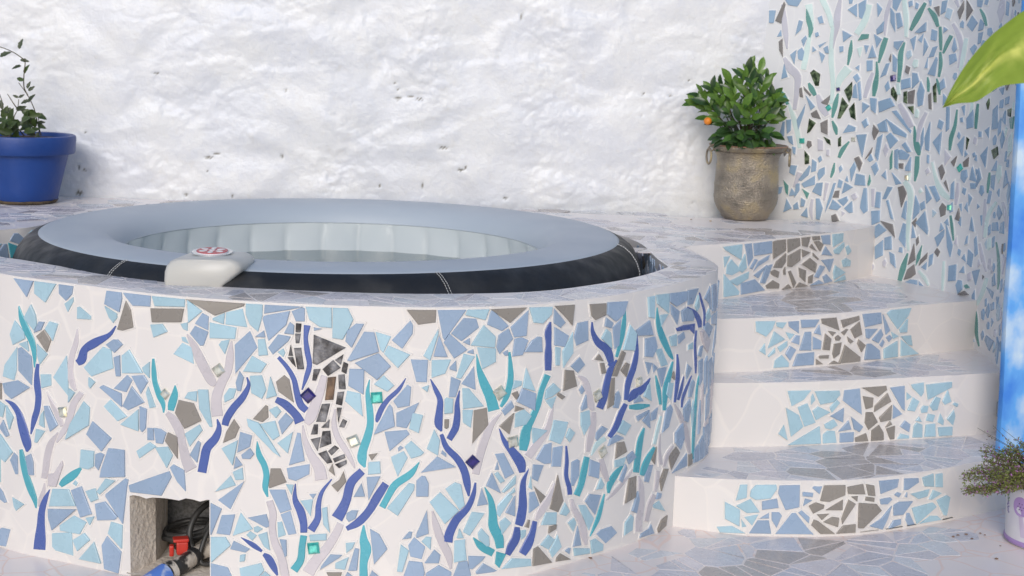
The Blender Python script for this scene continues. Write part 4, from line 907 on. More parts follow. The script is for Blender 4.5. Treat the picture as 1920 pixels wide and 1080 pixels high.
# bench riser above the steps
ne = len(E4.p); v = [(p[0], p[1], z) for z in (.3, RIM) for p in E4.p]
mk('bench_riser', v, [(i, i+1, ne+i+1, ne+i) for i in range(ne-1)], M_WHITE, ts, smooth=True)
mos = Mosaic(ts, MT, 300)
D_FRONT = """pB 630 17420,7540 18138,7540 17891,7094
pL 1050 18179,7540 18924,7540 18536,7010 18168,7210
pB 622 19001,7540 19519,7540 19472,7325 19249,7125 19004,7287
pL 210 19195,7041 19512,7251 19509,7133 19309,6837
pL 408 19649,7004 19722,7028 20113,6809 20101,6726 19626,6696
pB 1066 20651,7540 21132,7540 21151,7382 21060,7028 20569,7188
pL 315 20578,7131 20978,6969 20976,6865 20853,6724 20710,6855
pB 989 21178,7540 22035,7540 22013,7264 21475,7234 21246,7449
pL 1160 22071,7540 23031,7540 23021,7346 22157,7289
pG 940 21268,7344 21418,7122 21489,6676 21161,6557 20980,6568
pG 1463 22031,7220 22999,7295 22926,6953 22071,6873
pG 2019 23043,7540 24628,7540 24608,7485 23836,7188 23511,7346
pL 575 23105,7533 23502,7270 23121,6947
pB 475 23510,7225 23677,7151 23668,6800 23314,6947
pL 267 23788,7121 24112,7274 24080,6987 23788,7072
pL 1024 24143,7284 24570,7408 24693,6944 24123,6983
pL 1230 23709,7003 24415,6919 24376,6631 23707,6607
pB 737 23306,6886 23668,6755 23538,6405 23445,6390 23161,6678
pL 138 22900,6902 23101,6956 23099,6741 22974,6775
pL 511 22017,6799 22374,6853 22525,6666 22112,6480
pL 85 22922,6574 23036,6572 23130,6410 22951,6470
pL 817 22951,6424 23220,6323 23267,5908 22693,6111
pL 290 23944,6455 24023,6555 24239,6607 24109,6221
pB 433 20597,6125 20845,6289 20990,6306 21145,6188 20877,5943
pL 1812 20497,6054 20766,6008 20830,5528 20087,5218 19826,5421
pB 372 20860,5825 21054,5906 21069,5351 20924,5333
pL 1090 21355,6083 21772,5523 21118,5435 21116,5894
pL 243 21751,5656 21982,5837 21976,5411 21795,5545
pB 554 20845,5001 21283,5416 21445,5291 21252,4955
pB 584 21414,5404 21794,5468 21929,5309 21695,4959
pB 610 20375,4971 20476,5040 21085,4895 21093,4543
pB 919 21419,5132 21807,4751 21292,4479 21103,4564
pL 764 20489,4473 20726,4691 21251,4308 20951,4142
pL 332 21857,5010 21927,5181 22148,4676 21966,4615
pL 133 20000,5186 20216,5084 20044,4895 19995,4968
pL 310 23003,5003 23109,5168 23357,5218 23343,4948
pL 1106 23377,5258 23653,5281 23699,4780 23765,4324 23697,4318 23415,4755
pG 1654 22833,4936 23252,4893 23463,4459 22997,4204 22722,4588
pL 597 18028,6897 18176,6634 18219,6360 18126,6209 17764,6509
pL 772 17406,6398 17762,6127 17783,5948 17303,5713 17194,5995
pB 203 18109,6147 18300,6476 18495,6482 18371,6257
pL 460 18500,6291 18661,6516 18961,6482 18760,6002 18676,6132
pG 573 18474,6280 18698,6015 18544,5677 18184,6064
pL 164 17538,5776 17862,5897 17907,5621
pL 386 18204,5858 18573,5621 18290,5305 18209,5537
pL 943 17477,5688 17430,5031 17325,4751 16868,4792 16959,5126
pB 1306 17511,5651 17636,5700 17998,5491 18023,5110 17984,4700 17500,5041
pB 1031 16840,4594 17461,4770 17917,4630 17202,4211 16926,4340
pL 452 18309,5045 18672,5091 18673,4790 18323,4663
pL 1065 19236,5663 19279,5310 19265,4589 18747,5021
pL 156 19292,4793 19509,4703 19271,4409
pG 151 16676,4581 16794,4587 16774,4129 16656,4130
pL 246 16653,4068 16924,3989 16798,3635 16634,3649
pL 294 16975,3997 17261,3713 17087,3341 16973,3645
pB 643 18397,4195 18569,4218 18884,3736 18601,3516 18431,3948
pL 197 18383,4063 18395,3596 18204,3651 18275,3926
pL 1491 19805,4513 20017,4375 19970,3890 19149,3383 19319,3833
pL 685 21620,4552 21611,3971 21046,4072
pB 527 21658,4635 21888,4586 21844,4072 21727,3959 21659,4048
sT 1059 17547,6802 17549,6731 17548,6660 17549,6588 17555,6515 17570,6444 17594,6374 17625,6309 17660,6246 17696,6186 17732,6126 17770,6065 17811,6006 17852,5949 17888,5894 17919,5840 17944,5784 17966,5728 17984,5671 18001,5611 18016,5549 18030,5483 18041,5414 18050,5342 18059,5269 18068,5197 18110,5202 18123,5277 18136,5353 18149,5428 18159,5504 18163,5577 18164,5646 18160,5713 18153,5780 18141,5846 18122,5913 18096,5980 18064,6045 18029,6108 17992,6168 17956,6227 17917,6287 17876,6344 17834,6400 17794,6455 17756,6510 17720,6566 17685,6625 17651,6687 17616,6749 17580,6811
sP 1311 20908,6654 20859,6606 20814,6558 20769,6512 20718,6470 20656,6430 20571,6390 20464,6348 20347,6304 20229,6258 20126,6210 20043,6163 19968,6116 19896,6066 19827,6010 19761,5944 19706,5869 19671,5795 19646,5732 19628,5687 19617,5665 19615,5657 19611,5645 19597,5625 19568,5598 19538,5567 19655,5453 19690,5465 19727,5476 19778,5496 19836,5534 19891,5593 19923,5662 19934,5725 19940,5780 19948,5823 19966,5854 19999,5880 20050,5908 20115,5939 20191,5977 20271,6023 20357,6078 20456,6141 20561,6210 20661,6280 20745,6349 20807,6414 20850,6475 20881,6532 20909,6586 20940,6640
sW 1111 19609,6421 19581,6339 19553,6255 19525,6173 19497,6095 19469,6023 19441,5959 19412,5898 19380,5835 19350,5766 19323,5690 19300,5608 19279,5522 19261,5434 19248,5347 19241,5265 19242,5189 19248,5117 19259,5050 19276,4988 19299,4931 19331,4882 19370,4841 19411,4808 19452,4779 19490,4747 19561,4783 19548,4829 19534,4873 19522,4916 19511,4958 19502,5003 19490,5055 19476,5110 19463,5168 19454,5228 19451,5293 19455,5364 19465,5443 19480,5526 19497,5607 19516,5682 19538,5746 19566,5807 19596,5870 19625,5940 19646,6016 19656,6096 19658,6178 19655,6260 19652,6342 19650,6422
sP 1353 18156,5315 18140,5262 18124,5211 18107,5157 18092,5100 18079,5039 18069,4974 18061,4907 18054,4838 18051,4769 18050,4701 18056,4634 18066,4569 18078,4507 18087,4448 18090,4389 18087,4327 18079,4263 18068,4198 18055,4134 18040,4073 18023,4018 18001,3965 17976,3910 17952,3847 17931,3775 17915,3695 17902,3609 17892,3520 17882,3429 17871,3340 17923,3339 17968,3427 18014,3517 18059,3605 18100,3688 18136,3764 18166,3828 18191,3887 18215,3944 18237,4005 18256,4070 18273,4138 18287,4207 18298,4278 18306,4349 18311,4419 18311,4490 18307,4558 18300,4624 18293,4686 18286,4747 18278,4810 18269,4874 18259,4937 18251,4998 18247,5055 18247,5109 18251,5160 18257,5212 18264,5264 18270,5317
sP 1343 16909,4130 16965,4105 17021,4082 17074,4058 17119,4033 17159,4004 17200,3970 17242,3931 17283,3888 17319,3843 17347,3797 17364,3750 17374,3701 17381,3647 17391,3586 17406,3522 17426,3452 17450,3377 17475,3302 17500,3230 17524,3166 17547,3110 17569,3061 17590,3019 17608,2985 17625,2957 17642,2936 17658,2915 17673,2889 17686,2858 17699,2827 17765,2828 17795,2859 17827,2888 17860,2924 17887,2969 17902,3021 17904,3074 17898,3126 17885,3176 17869,3228 17851,3283 17830,3347 17803,3419 17773,3493 17742,3565 17713,3629 17686,3685 17661,3738 17634,3792 17602,3846 17563,3898 17518,3948 17469,3996 17416,4041 17357,4081 17292,4113 17220,4134 17145,4144 17071,4147 16999,4148 16926,4151
sW 535 18490,4580 18518,4510 18546,4440 18574,4371 18603,4302 18634,4235 18668,4169 18704,4104 18740,4041 18775,3983 18809,3929 18840,3880 18871,3835 18901,3791 18932,3747 18963,3702 19089,3756 19072,3807 19058,3857 19043,3909 19022,3963 18994,4018 18956,4075 18912,4132 18864,4189 18815,4246 18767,4303 18718,4360 18668,4417 18616,4475 18565,4533 18514,4592
sW 1143 19651,4770 19594,4709 19534,4648 19473,4584 19413,4516 19360,4442 19317,4365 19284,4288 19257,4214 19234,4146 19212,4085 19191,4029 19174,3978 19159,3932 19141,3886 19118,3837 19085,3780 19043,3718 18998,3653 18954,3588 18915,3526 18884,3469 18856,3415 18831,3362 18806,3310 18780,3256 18824,3240 18873,3286 18923,3330 18973,3375 19023,3423 19072,3476 19121,3535 19171,3599 19220,3666 19267,3733 19308,3797 19342,3856 19370,3910 19392,3960 19414,4010 19438,4066 19464,4132 19488,4200 19512,4268 19539,4333 19569,4391 19607,4448 19653,4507 19705,4568 19760,4632 19814,4697
sW 1609 23064,6643 23087,6581 23111,6520 23134,6459 23157,6398 23179,6337 23201,6273 23224,6204 23248,6133 23274,6061 23302,5993 23333,5929 23365,5868 23399,5809 23433,5752 23467,5696 23501,5640 23536,5583 23571,5529 23606,5480 23641,5439 23676,5409 23710,5389 23741,5378 23769,5371 23797,5362 23886,5445 23876,5474 23868,5500 23862,5525 23855,5550 23842,5581 23821,5621 23794,5669 23762,5721 23730,5776 23698,5831 23668,5886 23638,5942 23608,6000 23576,6058 23542,6116 23507,6176 23470,6239 23431,6304 23389,6368 23344,6429 23296,6483 23245,6530 23194,6574 23143,6617 23092,6661
sW 2325 24263,6573 24238,6497 24212,6422 24186,6346 24162,6271 24141,6196 24126,6119 24116,6043 24108,5971 24096,5901 24076,5835 24045,5769 24004,5698 23955,5621 23905,5539 23862,5453 23826,5370 23795,5288 23767,5204 23744,5116 23729,5024 23723,4929 23726,4837 23734,4749 23743,4667 23749,4586 24047,4639 24036,4723 24024,4806 24013,4884 24006,4956 24007,5023 24015,5090 24029,5158 24049,5229 24073,5302 24099,5376 24128,5448 24166,5524 24207,5606 24248,5693 24281,5784 24304,5872 24319,5957 24329,6037 24334,6113 24336,6189 24333,6265 24325,6343 24315,6419 24304,6496 24294,6572
sT 904 22053,5920 22047,5858 22041,5795 22035,5732 22030,5669 22029,5607 22029,5546 22031,5485 22035,5422 22043,5357 22056,5290 22075,5218 22099,5145 22126,5072 22153,5004 22180,4943 22208,4890 22237,4844 22265,4806 22289,4772 22308,4740 22323,4705 22336,4668 22346,4629 22356,4588 22367,4547 22402,4552 22412,4595 22423,4638 22434,4683 22440,4731 22438,4782 22427,4833 22410,4880 22390,4924 22369,4969 22348,5018 22322,5077 22291,5142 22260,5209 22232,5275 22210,5337 22197,5395 22190,5453 22185,5511 22180,5570 22173,5631 22163,5691 22153,5750 22142,5810 22131,5870 22121,5930
sT 570 22711,5301 22692,5253 22673,5205 22654,5158 22636,5114 22618,5074 22599,5033 22578,4990 22557,4943 22537,4893 22522,4843 22512,4797 22508,4754 22508,4714 22508,4675 22506,4636 22678,4627 22694,4665 22710,4704 22725,4741 22740,4778 22753,4816 22766,4857 22780,4904 22794,4955 22804,5010 22809,5065 22805,5119 22793,5168 22777,5214 22761,5259 22746,5303
sW 1999 22433,4515 22468,4468 22504,4421 22536,4377 22565,4335 22591,4293 22618,4251 22646,4208 22674,4164 22701,4117 22724,4067 22744,4013 22763,3953 22780,3886 22798,3815 22815,3741 22830,3664 22843,3583 22857,3499 22872,3416 22892,3338 22917,3267 22944,3204 22971,3148 22996,3098 23019,3047 23335,3237 23299,3285 23263,3330 23230,3371 23200,3413 23172,3460 23144,3519 23117,3587 23090,3662 23066,3739 23044,3813 23027,3883 23015,3954 23003,4026 22989,4098 22969,4168 22943,4233 22916,4293 22884,4350 22848,4402 22805,4451 22754,4494 22698,4528 22640,4555 22584,4580 22530,4606
sP 1182 24663,5669 24669,5626 24679,5586 24686,5548 24686,5512 24677,5475 24655,5428 24622,5373 24582,5313 24539,5253 24497,5197 24455,5146 24408,5094 24357,5040 24306,4982 24257,4922 24212,4861 24170,4800 24132,4739 24097,4679 24068,4623 24046,4569 24032,4520 24024,4478 24018,4442 24010,4406 24183,4376 24195,4415 24206,4453 24216,4485 24228,4516 24245,4552 24270,4598 24301,4650 24336,4705 24374,4762 24412,4817 24452,4869 24498,4923 24548,4981 24597,5044 24641,5110 24678,5180 24711,5252 24739,5326 24760,5397 24772,5463 24769,5521 24754,5570 24732,5609 24711,5643 24692,5680
gC 19063,4118,154,12
gC 23934,5803,152,38
gC 22434,5047,124,50
pB 246 16653,3327 16828,3566 17067,3171 16938,3107
pL 282 18106,3522 18418,3506 18120,3135 18025,3141
pL 656 16664,3141 17186,2714 16842,2378 16699,2435 16626,2715
pL 302 16538,2698 16657,2679 16616,1765 16496,1762
pB 368 17247,2724 17382,2644 17381,2144 17284,2118 17071,2484
pB 429 17700,2698 17896,2804 17980,2578 17985,2214 17794,2195
pL 251 17122,1432 17585,1324 17263,1081 17174,1181
pB 240 16511,1638 16705,1508 16872,1246 16791,1208 16495,1295
pB 591 16454,368 16625,461 16989,486 16770,-45 16433,-88
pB 1267 20101,4017 20731,3651 20389,3248 19871,3634
pL 841 19695,3193 20144,3223 20115,2795 19942,2695 19631,2697
pB 363 20184,3148 20337,3212 20488,3176 20276,2721 20151,2821
pB 2050 20632,3377 21155,3403 21157,2687 20323,2539 20378,2757
pL 55 19355,2203 19464,2315 19541,2255 19486,2156
pL 1306 18634,1938 19219,2029 19462,1608 18489,1426
pL 417 20525,2540 20848,2531 20313,2069 20202,2131
pB 1141 19314,2020 19670,2187 20018,1481 19623,1321
pL 375 19814,2077 20163,2218 20249,1928 20000,1804
pB 1759 20517,2115 21166,2640 21271,2624 21220,2409 21073,1401 20515,2054
pB 1008 20144,1788 20487,1908 20904,1554 20804,1464 20206,1343
pB 1113 18460,1350 19470,1515 18575,767 18454,1121
pL 1062 18881,967 19386,1327 19830,1223 19585,849 18893,824
pL 126 19807,1341 20120,1438 19943,1161
pL 1395 18583,685 19294,848 19330,200 18691,224 18572,307
pL 541 19326,635 19744,907 19934,749 19483,354
pL 829 20678,1386 21057,1358 21027,717 20571,1050
pB 1716 20534,970 21010,620 20901,9 20424,41 20350,683
pL 767 20079,723 20314,176 19542,150
pL 492 21533,3428 21954,3722 22158,3631 21624,3243
pL 662 22135,3609 22517,3678 22655,3460 22476,3112
pB 269 21890,4094 22073,4110 22092,3791 21886,3772
pB 475 22096,4120 22299,4119 22468,4034 22362,3736 22160,3730
pG 643 22521,4056 22803,3965 22798,3399 22430,3823
pL 637 22996,4072 23413,4358 23494,4211 23140,3750
pB 410 23139,3536 23370,3929 23451,3879 23346,3355
pB 695 22564,3136 22666,3227 22980,3108 23018,2564 22771,2789
pB 2076 21283,2479 22533,3033 22606,2886 22302,2351 21328,2306
pG 658 24342,4579 24490,4372 24372,4094 24048,3932 24136,4229
pB 674 24510,4259 24822,4186 24764,3894 24431,3714
pL 647 24451,4043 24312,3375 24016,3795
pB 290 24537,3664 24764,3855 24873,3709 24764,3574 24568,3570
pB 182 24392,3614 24568,3396 24332,3280
pL 326 24312,3201 24568,3338 24600,3031 24391,2994
pL 411 23831,2639 24252,3099 24391,2858 24331,2833
pB 837 23911,2424 24615,2982 24243,2209
pB 655 23709,2326 24011,2199 23726,1482 23705,1499
pB 908 24010,2030 24370,2087 24230,1532 23868,1536
pL 715 24520,2148 24843,1745 24310,1520
pL 1067 23717,1422 24109,1462 24249,1258 23722,749
pB 397 24329,1384 24765,1207 24647,1106 24241,1159
pL 117 24508,1026 24647,1059 24627,879 24496,847
pB 870 23714,720 24168,657 24308,373 23713,310
sT 1159 17449,2836 17451,2764 17452,2693 17453,2621 17457,2549 17466,2477 17480,2404 17497,2332 17517,2259 17540,2185 17565,2112 17592,2038 17621,1964 17651,1891 17683,1821 17717,1755 17756,1690 17798,1627 17840,1569 17879,1515 17910,1469 17934,1429 17954,1395 17970,1362 17987,1328 18004,1292 18047,1304 18054,1345 18063,1385 18070,1428 18073,1476 18067,1531 18053,1592 18032,1658 18007,1725 17980,1792 17953,1859 17923,1926 17890,1994 17856,2062 17824,2130 17795,2198 17772,2267 17752,2337 17733,2408 17714,2478 17693,2547 17669,2613 17643,2677 17617,2741 17590,2805 17564,2869
sT 652 19625,2703 19558,2667 19491,2632 19425,2598 19360,2563 19299,2526 19236,2483 19169,2434 19101,2382 19037,2330 18981,2281 18938,2237 18907,2197 18884,2162 18866,2131 18844,2098 18957,2032 18996,2057 19033,2080 19068,2101 19104,2123 19147,2151 19202,2186 19269,2228 19341,2276 19413,2328 19478,2382 19531,2437 19575,2493 19613,2549 19649,2604 19688,2659
sW 1047 18841,3538 18768,3471 18692,3406 18616,3338 18545,3264 18484,3184 18437,3099 18402,3014 18376,2930 18356,2850 18336,2774 18319,2698 18307,2624 18298,2555 18290,2491 18281,2432 18271,2378 18260,2328 18248,2279 18236,2229 18225,2179 18430,2177 18446,2227 18463,2276 18480,2327 18497,2381 18514,2441 18528,2506 18541,2573 18553,2640 18566,2708 18583,2777 18603,2850 18624,2926 18648,3001 18672,3074 18698,3143 18726,3212 18761,3286 18801,3363 18843,3443 18884,3522
pW 645 18488,2327 18699,2381 19000,2778 19034,2661 18768,2022 18479,1996
sW 293 18329,2056 18314,2013 18301,1971 18286,1930 18271,1889 18254,1847 18232,1800 18205,1748 18177,1693 18150,1638 18129,1585 18116,1536 18108,1490 18103,1445 18099,1401 18093,1357 18144,1354 18172,1397 18200,1439 18228,1481 18255,1525 18279,1571 18303,1621 18326,1675 18349,1732 18368,1790 18381,1844 18387,1894 18386,1939 18381,1980 18375,2019 18371,2060
sP 1634 18517,1903 18461,1839 18402,1775 18344,1709 18290,1641 18242,1570 18203,1497 18172,1424 18145,1351 18123,1276 18101,1198 18083,1118 18070,1038 18059,958 18048,880 18035,803 18017,724 17998,643 17977,562 17958,484 17942,412 17929,347 17919,286 17910,228 17901,170 17891,110 18320,165 18325,223 18331,280 18336,338 18340,399 18342,465 18341,536 18338,611 18333,688 18329,766 18327,843 18327,921 18326,997 18326,1072 18330,1144 18337,1213 18350,1281 18367,1348 18387,1414 18408,1480 18428,1546 18448,1613 18470,1682 18493,1753 18516,1826 18540,1898
sP 1537 23875,4530 23876,4481 23879,4433 23881,4388 23878,4347 23868,4308 23851,4265 23829,4219 23803,4170 23773,4122 23744,4079 23710,4040 23666,3996 23613,3943 23556,3878 23506,3802 23471,3720 23449,3641 23435,3566 23423,3496 23410,3431 23396,3366 23383,3301 23371,3238 23359,3175 23346,3112 23588,3094 23600,3157 23612,3220 23624,3283 23637,3345 23650,3410 23664,3480 23676,3549 23689,3613 23704,3669 23721,3715 23746,3755 23785,3800 23833,3852 23885,3913 23929,3981 23960,4049 23982,4116 23998,4182 24006,4246 24007,4309 23997,4367 23977,4417 23953,4460 23928,4500 23906,4540
pL 1329 24654,7540 25086,7540 25086,7259 24973,6849 24762,7016 24654,7271
pB 812 25143,7540 26098,7540 25782,7452 25124,7314
pB 1599 25124,7261 25782,7419 25691,7068 25240,6632 25087,7185
pB 499 25820,7409 26079,7525 26154,7499 26148,7172 25933,7162
pL 1643 26172,7540 26815,7540 26821,7035 26526,7050 26267,7225
pL 1939 26845,7540 27217,7540 27349,7265 27260,7057 27099,6754 26841,6782
pG 1302 28656,7540 29386,7540 29375,7229 28944,7170
pB 1710 29415,7540 30127,7540 29607,6779 29561,6836
pB 125 24897,6725 25125,6895 25164,6722
pB 269 25635,6849 25784,7140 25889,7059 25879,6835
pB 776 25229,6463 25485,6814 25804,6775 25749,6660 25354,6294
pL 476 24965,6654 25145,6683 25229,6275 24985,6242
pL 119 25468,6364 25618,6466 25668,6356 25619,6248
pB 1765 24762,6859 24954,6447 24382,5748 24368,6484
pL 794 24820,6231 25192,6047 25051,5823 24589,5820
pB 354 24492,5824 24608,5669 24530,5311 24433,5315 24394,5521
pL 385 24079,5155 24217,5364 24413,5363 24335,5118 24098,4985
pL 967 24763,5718 25070,5749 25186,5385 25079,5151 24802,5284
pL 390 25292,5732 25460,5258 25186,5165
pB 51 26372,7032 26582,7004 26387,6944
pB 797 27424,7167 27617,7161 27321,6556 27162,6719 27206,6981
pB 1765 27620,6964 27875,6956 27992,6474 27288,6214 27215,6234
pL 578 27901,6972 28286,6862 28102,6447 28028,6520
pB 1696 27399,6173 27982,6436 28290,6113 27955,5760
pL 1015 28216,6636 28761,6413 28463,6071 28117,6428
pB 973 28753,7272 28821,7150 28813,6945 28565,6560 28305,6769
pB 1120 27272,6019 27639,6022 27629,5382 27248,5596
pL 911 27223,5463 27556,5398 27618,4813 27171,5197
pL 565 27883,5645 28118,5876 28379,5625 28216,5464
pB 1073 28778,6290 29204,6281 29186,5716 28928,5727
pL 84 29060,5576 29243,5641 29209,5463
pB 859 28367,5228 28709,5649 28802,5593 28773,5120 28480,5060
pB 1055 28446,4926 29004,5197 28817,4760 28710,4538 28451,4584
pB 1019 28276,5151 28351,5058 28418,4584 27901,4364 27990,4595
pL 634 28851,4931 29110,4875 29008,4417 28766,4531
pG 900 25433,5609 25640,5790 25772,5684 25888,5104 25490,5366
pG 510 24841,4620 25167,4997 25233,4971 25245,4686 25092,4550
pL 255 25256,4877 25454,4984 25568,4858 25436,4679
pB 578 25493,4587 25682,4827 25891,4648 25590,4268
pL 995 24686,4609 24995,4528 25554,3691 25381,3795 24724,4420
pL 719 25026,4499 25417,4609 25533,4226 25361,4101
pK 159 25933,7117 26071,7112 26046,6891 25927,6893
pK 153 25916,6855 26054,6862 26018,6617 25929,6613
pK 86 25805,6569 25863,6291 25751,6293
pK 102 25732,6247 25863,6261 25940,6013 25845,6102
pK 512 25892,6488 26067,6507 26145,5967 25977,5959
pK 1836 26380,6846 27174,6551 26460,6086 26356,6127
pK 130 26909,6231 27121,6381 27058,6116
pK 490 26602,5987 26865,6230 27051,6041 26740,5823
pK 183 27123,6194 27241,6141 27193,5888 27071,5948
pK 204 26387,5978 26554,5992 26445,5698 26352,5694
pN 660 26740,5785 26943,5812 26882,5225 26671,5205
pK 343 26998,5859 27156,5876 27186,5500 27013,5494
pK 296 26984,5417 27150,5442 27098,5081 26943,5113
pK 558 26598,5100 26802,5119 26695,4648 26453,4638
pK 127 26970,5020 27092,5024 27011,4641
pK 143 27121,4740 27232,4687 27160,4514 27030,4528
sP 1107 26129,7082 26128,7018 26125,6955 26123,6889 26121,6822 26122,6753 26124,6683 26128,6613 26133,6544 26139,6475 26147,6406 26160,6336 26177,6267 26193,6202 26205,6141 26210,6084 26205,6030 26194,5977 26179,5921 26161,5861 26145,5797 26132,5729 26119,5659 26105,5586 26092,5513 26078,5441 26107,5432 26139,5499 26171,5567 26204,5634 26234,5701 26259,5766 26282,5827 26302,5888 26320,5950 26333,6016 26340,6087 26337,6161 26327,6233 26313,6303 26298,6370 26286,6435 26274,6501 26259,6567 26246,6632 26236,6696 26233,6758 26238,6818 26249,6879 26264,6940 26280,7003 26295,7066
sP 1210 25452,6200 25497,6149 25543,6099 25588,6049 25630,5999 25669,5947 25705,5893 25740,5837 25772,5780 25800,5722 25824,5664 25840,5604 25853,5540 25862,5471 25872,5401 25885,5332 25900,5265 25913,5198 25929,5131 25949,5066 25976,5006 26011,4955 26051,4917 26089,4889 26122,4868 26153,4845 26264,4978 26233,5008 26201,5035 26176,5058 26157,5080 26139,5106 26120,5144 26100,5194 26079,5252 26058,5314 26038,5377 26021,5439 26006,5505 25991,5575 25972,5646 25947,5716 25915,5782 25880,5845 25842,5905 25802,5962 25760,6018 25715,6072 25667,6123 25618,6171 25570,6219 25522,6267
sP 962 25400,5084 25448,5056 25495,5031 25538,5006 25578,4980 25618,4949 25666,4910 25722,4862 25778,4811 25828,4760 25865,4716 25885,4681 25895,4651 25901,4620 25909,4581 25921,4539 26161,4659 26141,4689 26122,4720 26098,4759 26067,4805 26028,4853 25980,4905 25926,4962 25866,5021 25805,5076 25744,5122 25683,5156 25624,5179 25569,5196 25518,5209 25468,5224
sW 1692 26567,5837 26544,5766 26521,5695 26499,5626 26476,5556 26451,5486 26425,5414 26396,5337 26366,5261 26336,5185 26308,5113 26281,5045 26255,4981 26231,4921 26210,4867 26194,4819 26183,4777 26175,4737 26167,4696 26158,4652 26147,4607 26274,4532 26308,4561 26343,4588 26379,4620 26416,4660 26449,4711 26476,4769 26498,4832 26517,4898 26535,4965 26554,5034 26576,5107 26599,5185 26623,5266 26645,5348 26665,5429 26681,5506 26694,5582 26706,5656 26717,5729 26728,5801
sW 1096 26905,4983 26889,4907 26870,4831 26852,4753 26839,4673 26835,4592 26841,4514 26856,4438 26876,4365 26900,4295 26929,4225 26963,4158 27001,4094 27042,4035 27082,3977 27122,3919 27164,3854 27210,3785 27256,3715 27299,3652 27333,3600 27357,3562 27375,3535 27389,3513 27402,3491 27418,3465 27446,3476 27442,3505 27441,3532 27439,3561 27431,3598 27415,3645 27391,3706 27359,3778 27323,3855 27285,3931 27248,4003 27209,4068 27167,4128 27128,4184 27093,4239 27063,4294 27037,4354 27013,4416 26993,4479 26977,4542 26964,4606 26957,4673 26955,4745 26957,4821 26960,4900 26961,4978
sT 2208 27753,5765 27735,5699 27715,5634 27696,5567 27679,5496 27669,5420 27668,5341 27672,5263 27680,5185 27688,5109 27693,5033 27699,4953 27707,4869 27713,4785 27716,4706 27713,4633 27704,4567 27690,4504 27673,4442 27653,4378 27633,4312 27612,4245 27587,4175 27561,4103 27537,4031 27518,3962 27504,3902 27491,3847 27484,3794 27485,3740 27495,3684 27520,3630 27554,3585 27592,3550 27630,3518 27666,3486 27717,3509 27718,3559 27719,3610 27722,3657 27728,3696 27733,3728 27735,3759 27735,3789 27734,3823 27735,3863 27741,3911 27755,3966 27774,4031 27797,4103 27820,4180 27839,4255 27855,4325 27869,4394 27882,4466 27892,4542 27897,4624 27898,4710 27895,4798 27888,4887 27880,4973 27869,5057 27854,5138 27835,5216 27816,5289 27799,5358 27787,5424 27782,5489 27782,5555 27784,5623 27787,5691 27789,5760
sP 825 28660,5817 28617,5761 28576,5704 28534,5648 28493,5596 28451,5548 28407,5503 28360,5460 28310,5417 28259,5371 28213,5324 28171,5278 28133,5232 28097,5186 28063,5138 28033,5087 28004,5029 27978,4968 27957,4908 27939,4852 27927,4806 27920,4769 27920,4740 27924,4716 27929,4697 27933,4676 27987,4664 27999,4684 28010,4701 28021,4716 28033,4735 28048,4763 28067,4806 28087,4858 28109,4914 28132,4969 28155,5019 28180,5064 28206,5109 28234,5153 28265,5198 28299,5242 28339,5285 28385,5328 28435,5374 28485,5424 28531,5480 28568,5543 28598,5608 28626,5674 28651,5740 28679,5805
sP 1067 29267,5787 29286,5728 29305,5669 29323,5610 29342,5552 29362,5495 29385,5438 29410,5385 29433,5335 29450,5287 29459,5241 29460,5193 29455,5141 29446,5083 29436,5021 29428,4958 29419,4896 29408,4832 29399,4766 29395,4699 29403,4633 29426,4573 29459,4528 29496,4496 29531,4470 29563,4442 29604,4460 29602,4505 29600,4549 29600,4588 29603,4622 29607,4654 29608,4695 29607,4748 29607,4809 29607,4875 29606,4939 29607,4999 29610,5060 29612,5126 29609,5194 29598,5263 29578,5328 29552,5388 29522,5442 29492,5493 29461,5543 29429,5594 29394,5645 29358,5696 29322,5746 29286,5797
sP 969 29999,5493 29979,5430 29958,5367 29937,5304 29919,5240 29905,5174 29897,5109 29894,5045 29894,4984 29893,4925 29889,4869 29884,4808 29877,4746 29869,4685 29860,4630 29850,4584 29839,4548 29825,4515 29809,4482 29791,4448 29773,4412 29759,4381 29747,4354 29735,4329 29723,4303 29710,4276 29842,4196 29858,4220 29873,4244 29890,4268 29906,4295 29923,4324 29942,4354 29963,4387 29986,4427 30009,4475 30026,4531 30037,4592 30044,4657 30048,4724 30049,4791 30048,4857 30045,4921 30038,4984 30030,5045 30023,5103 30018,5162 30016,5223 30016,5288 30018,5354 30020,5421 30021,5488
gV 26250,5300,167,45
gE 27954,5307,159,5
pK 185 26398,4567 26502,4572 26493,4324 26325,4308
pK 106 26585,4499 26787,4717 26771,4507
pK 501 26615,4397 26809,4421 26841,4090 26544,3963
pK 234 26318,4182 26568,4250 26496,3884
pK 187 26758,3895 26924,4055 27036,3982 26852,3784
pK 311 26516,3827 26720,3913 26872,3612 26742,3576
pK 174 26882,3709 27167,3834 27198,3739 26928,3607
pK 156 26936,3557 27225,3683 27226,3587 27041,3465
pG 110 26781,3397 26872,3582 26939,3269
pL 486 25476,4039 25873,4350 25744,3787
pB 975 25979,4329 26062,4322 26160,3676 26172,3619 25772,3481
pB 933 25719,3401 26300,3541 26295,3279 25956,3087 25766,3134
pG 839 25306,3366 25555,3383 25709,3034 25269,2849 25249,2906
pB 1078 25269,2811 25683,2839 25846,2333 25560,2221
pL 141 25698,2983 25900,2980 25844,2713
pB 716 25567,2183 25816,2292 25972,1709 25773,1658
pB 532 24706,2027 25193,2163 25291,1858 25194,1804
pL 319 25484,1970 25599,1998 25704,1653 25504,1569
pL 124 24863,1785 24960,1833 25097,1765 24961,1656 24882,1677
pL 173 24666,1572 24765,1679 24941,1576 24824,1429
pL 390 24980,1599 25214,1696 25293,1212 25137,1298
pB 255 25543,1525 25716,1517 25730,1106 25680,1063
pL 371 26073,2572 26394,2627 26333,2178
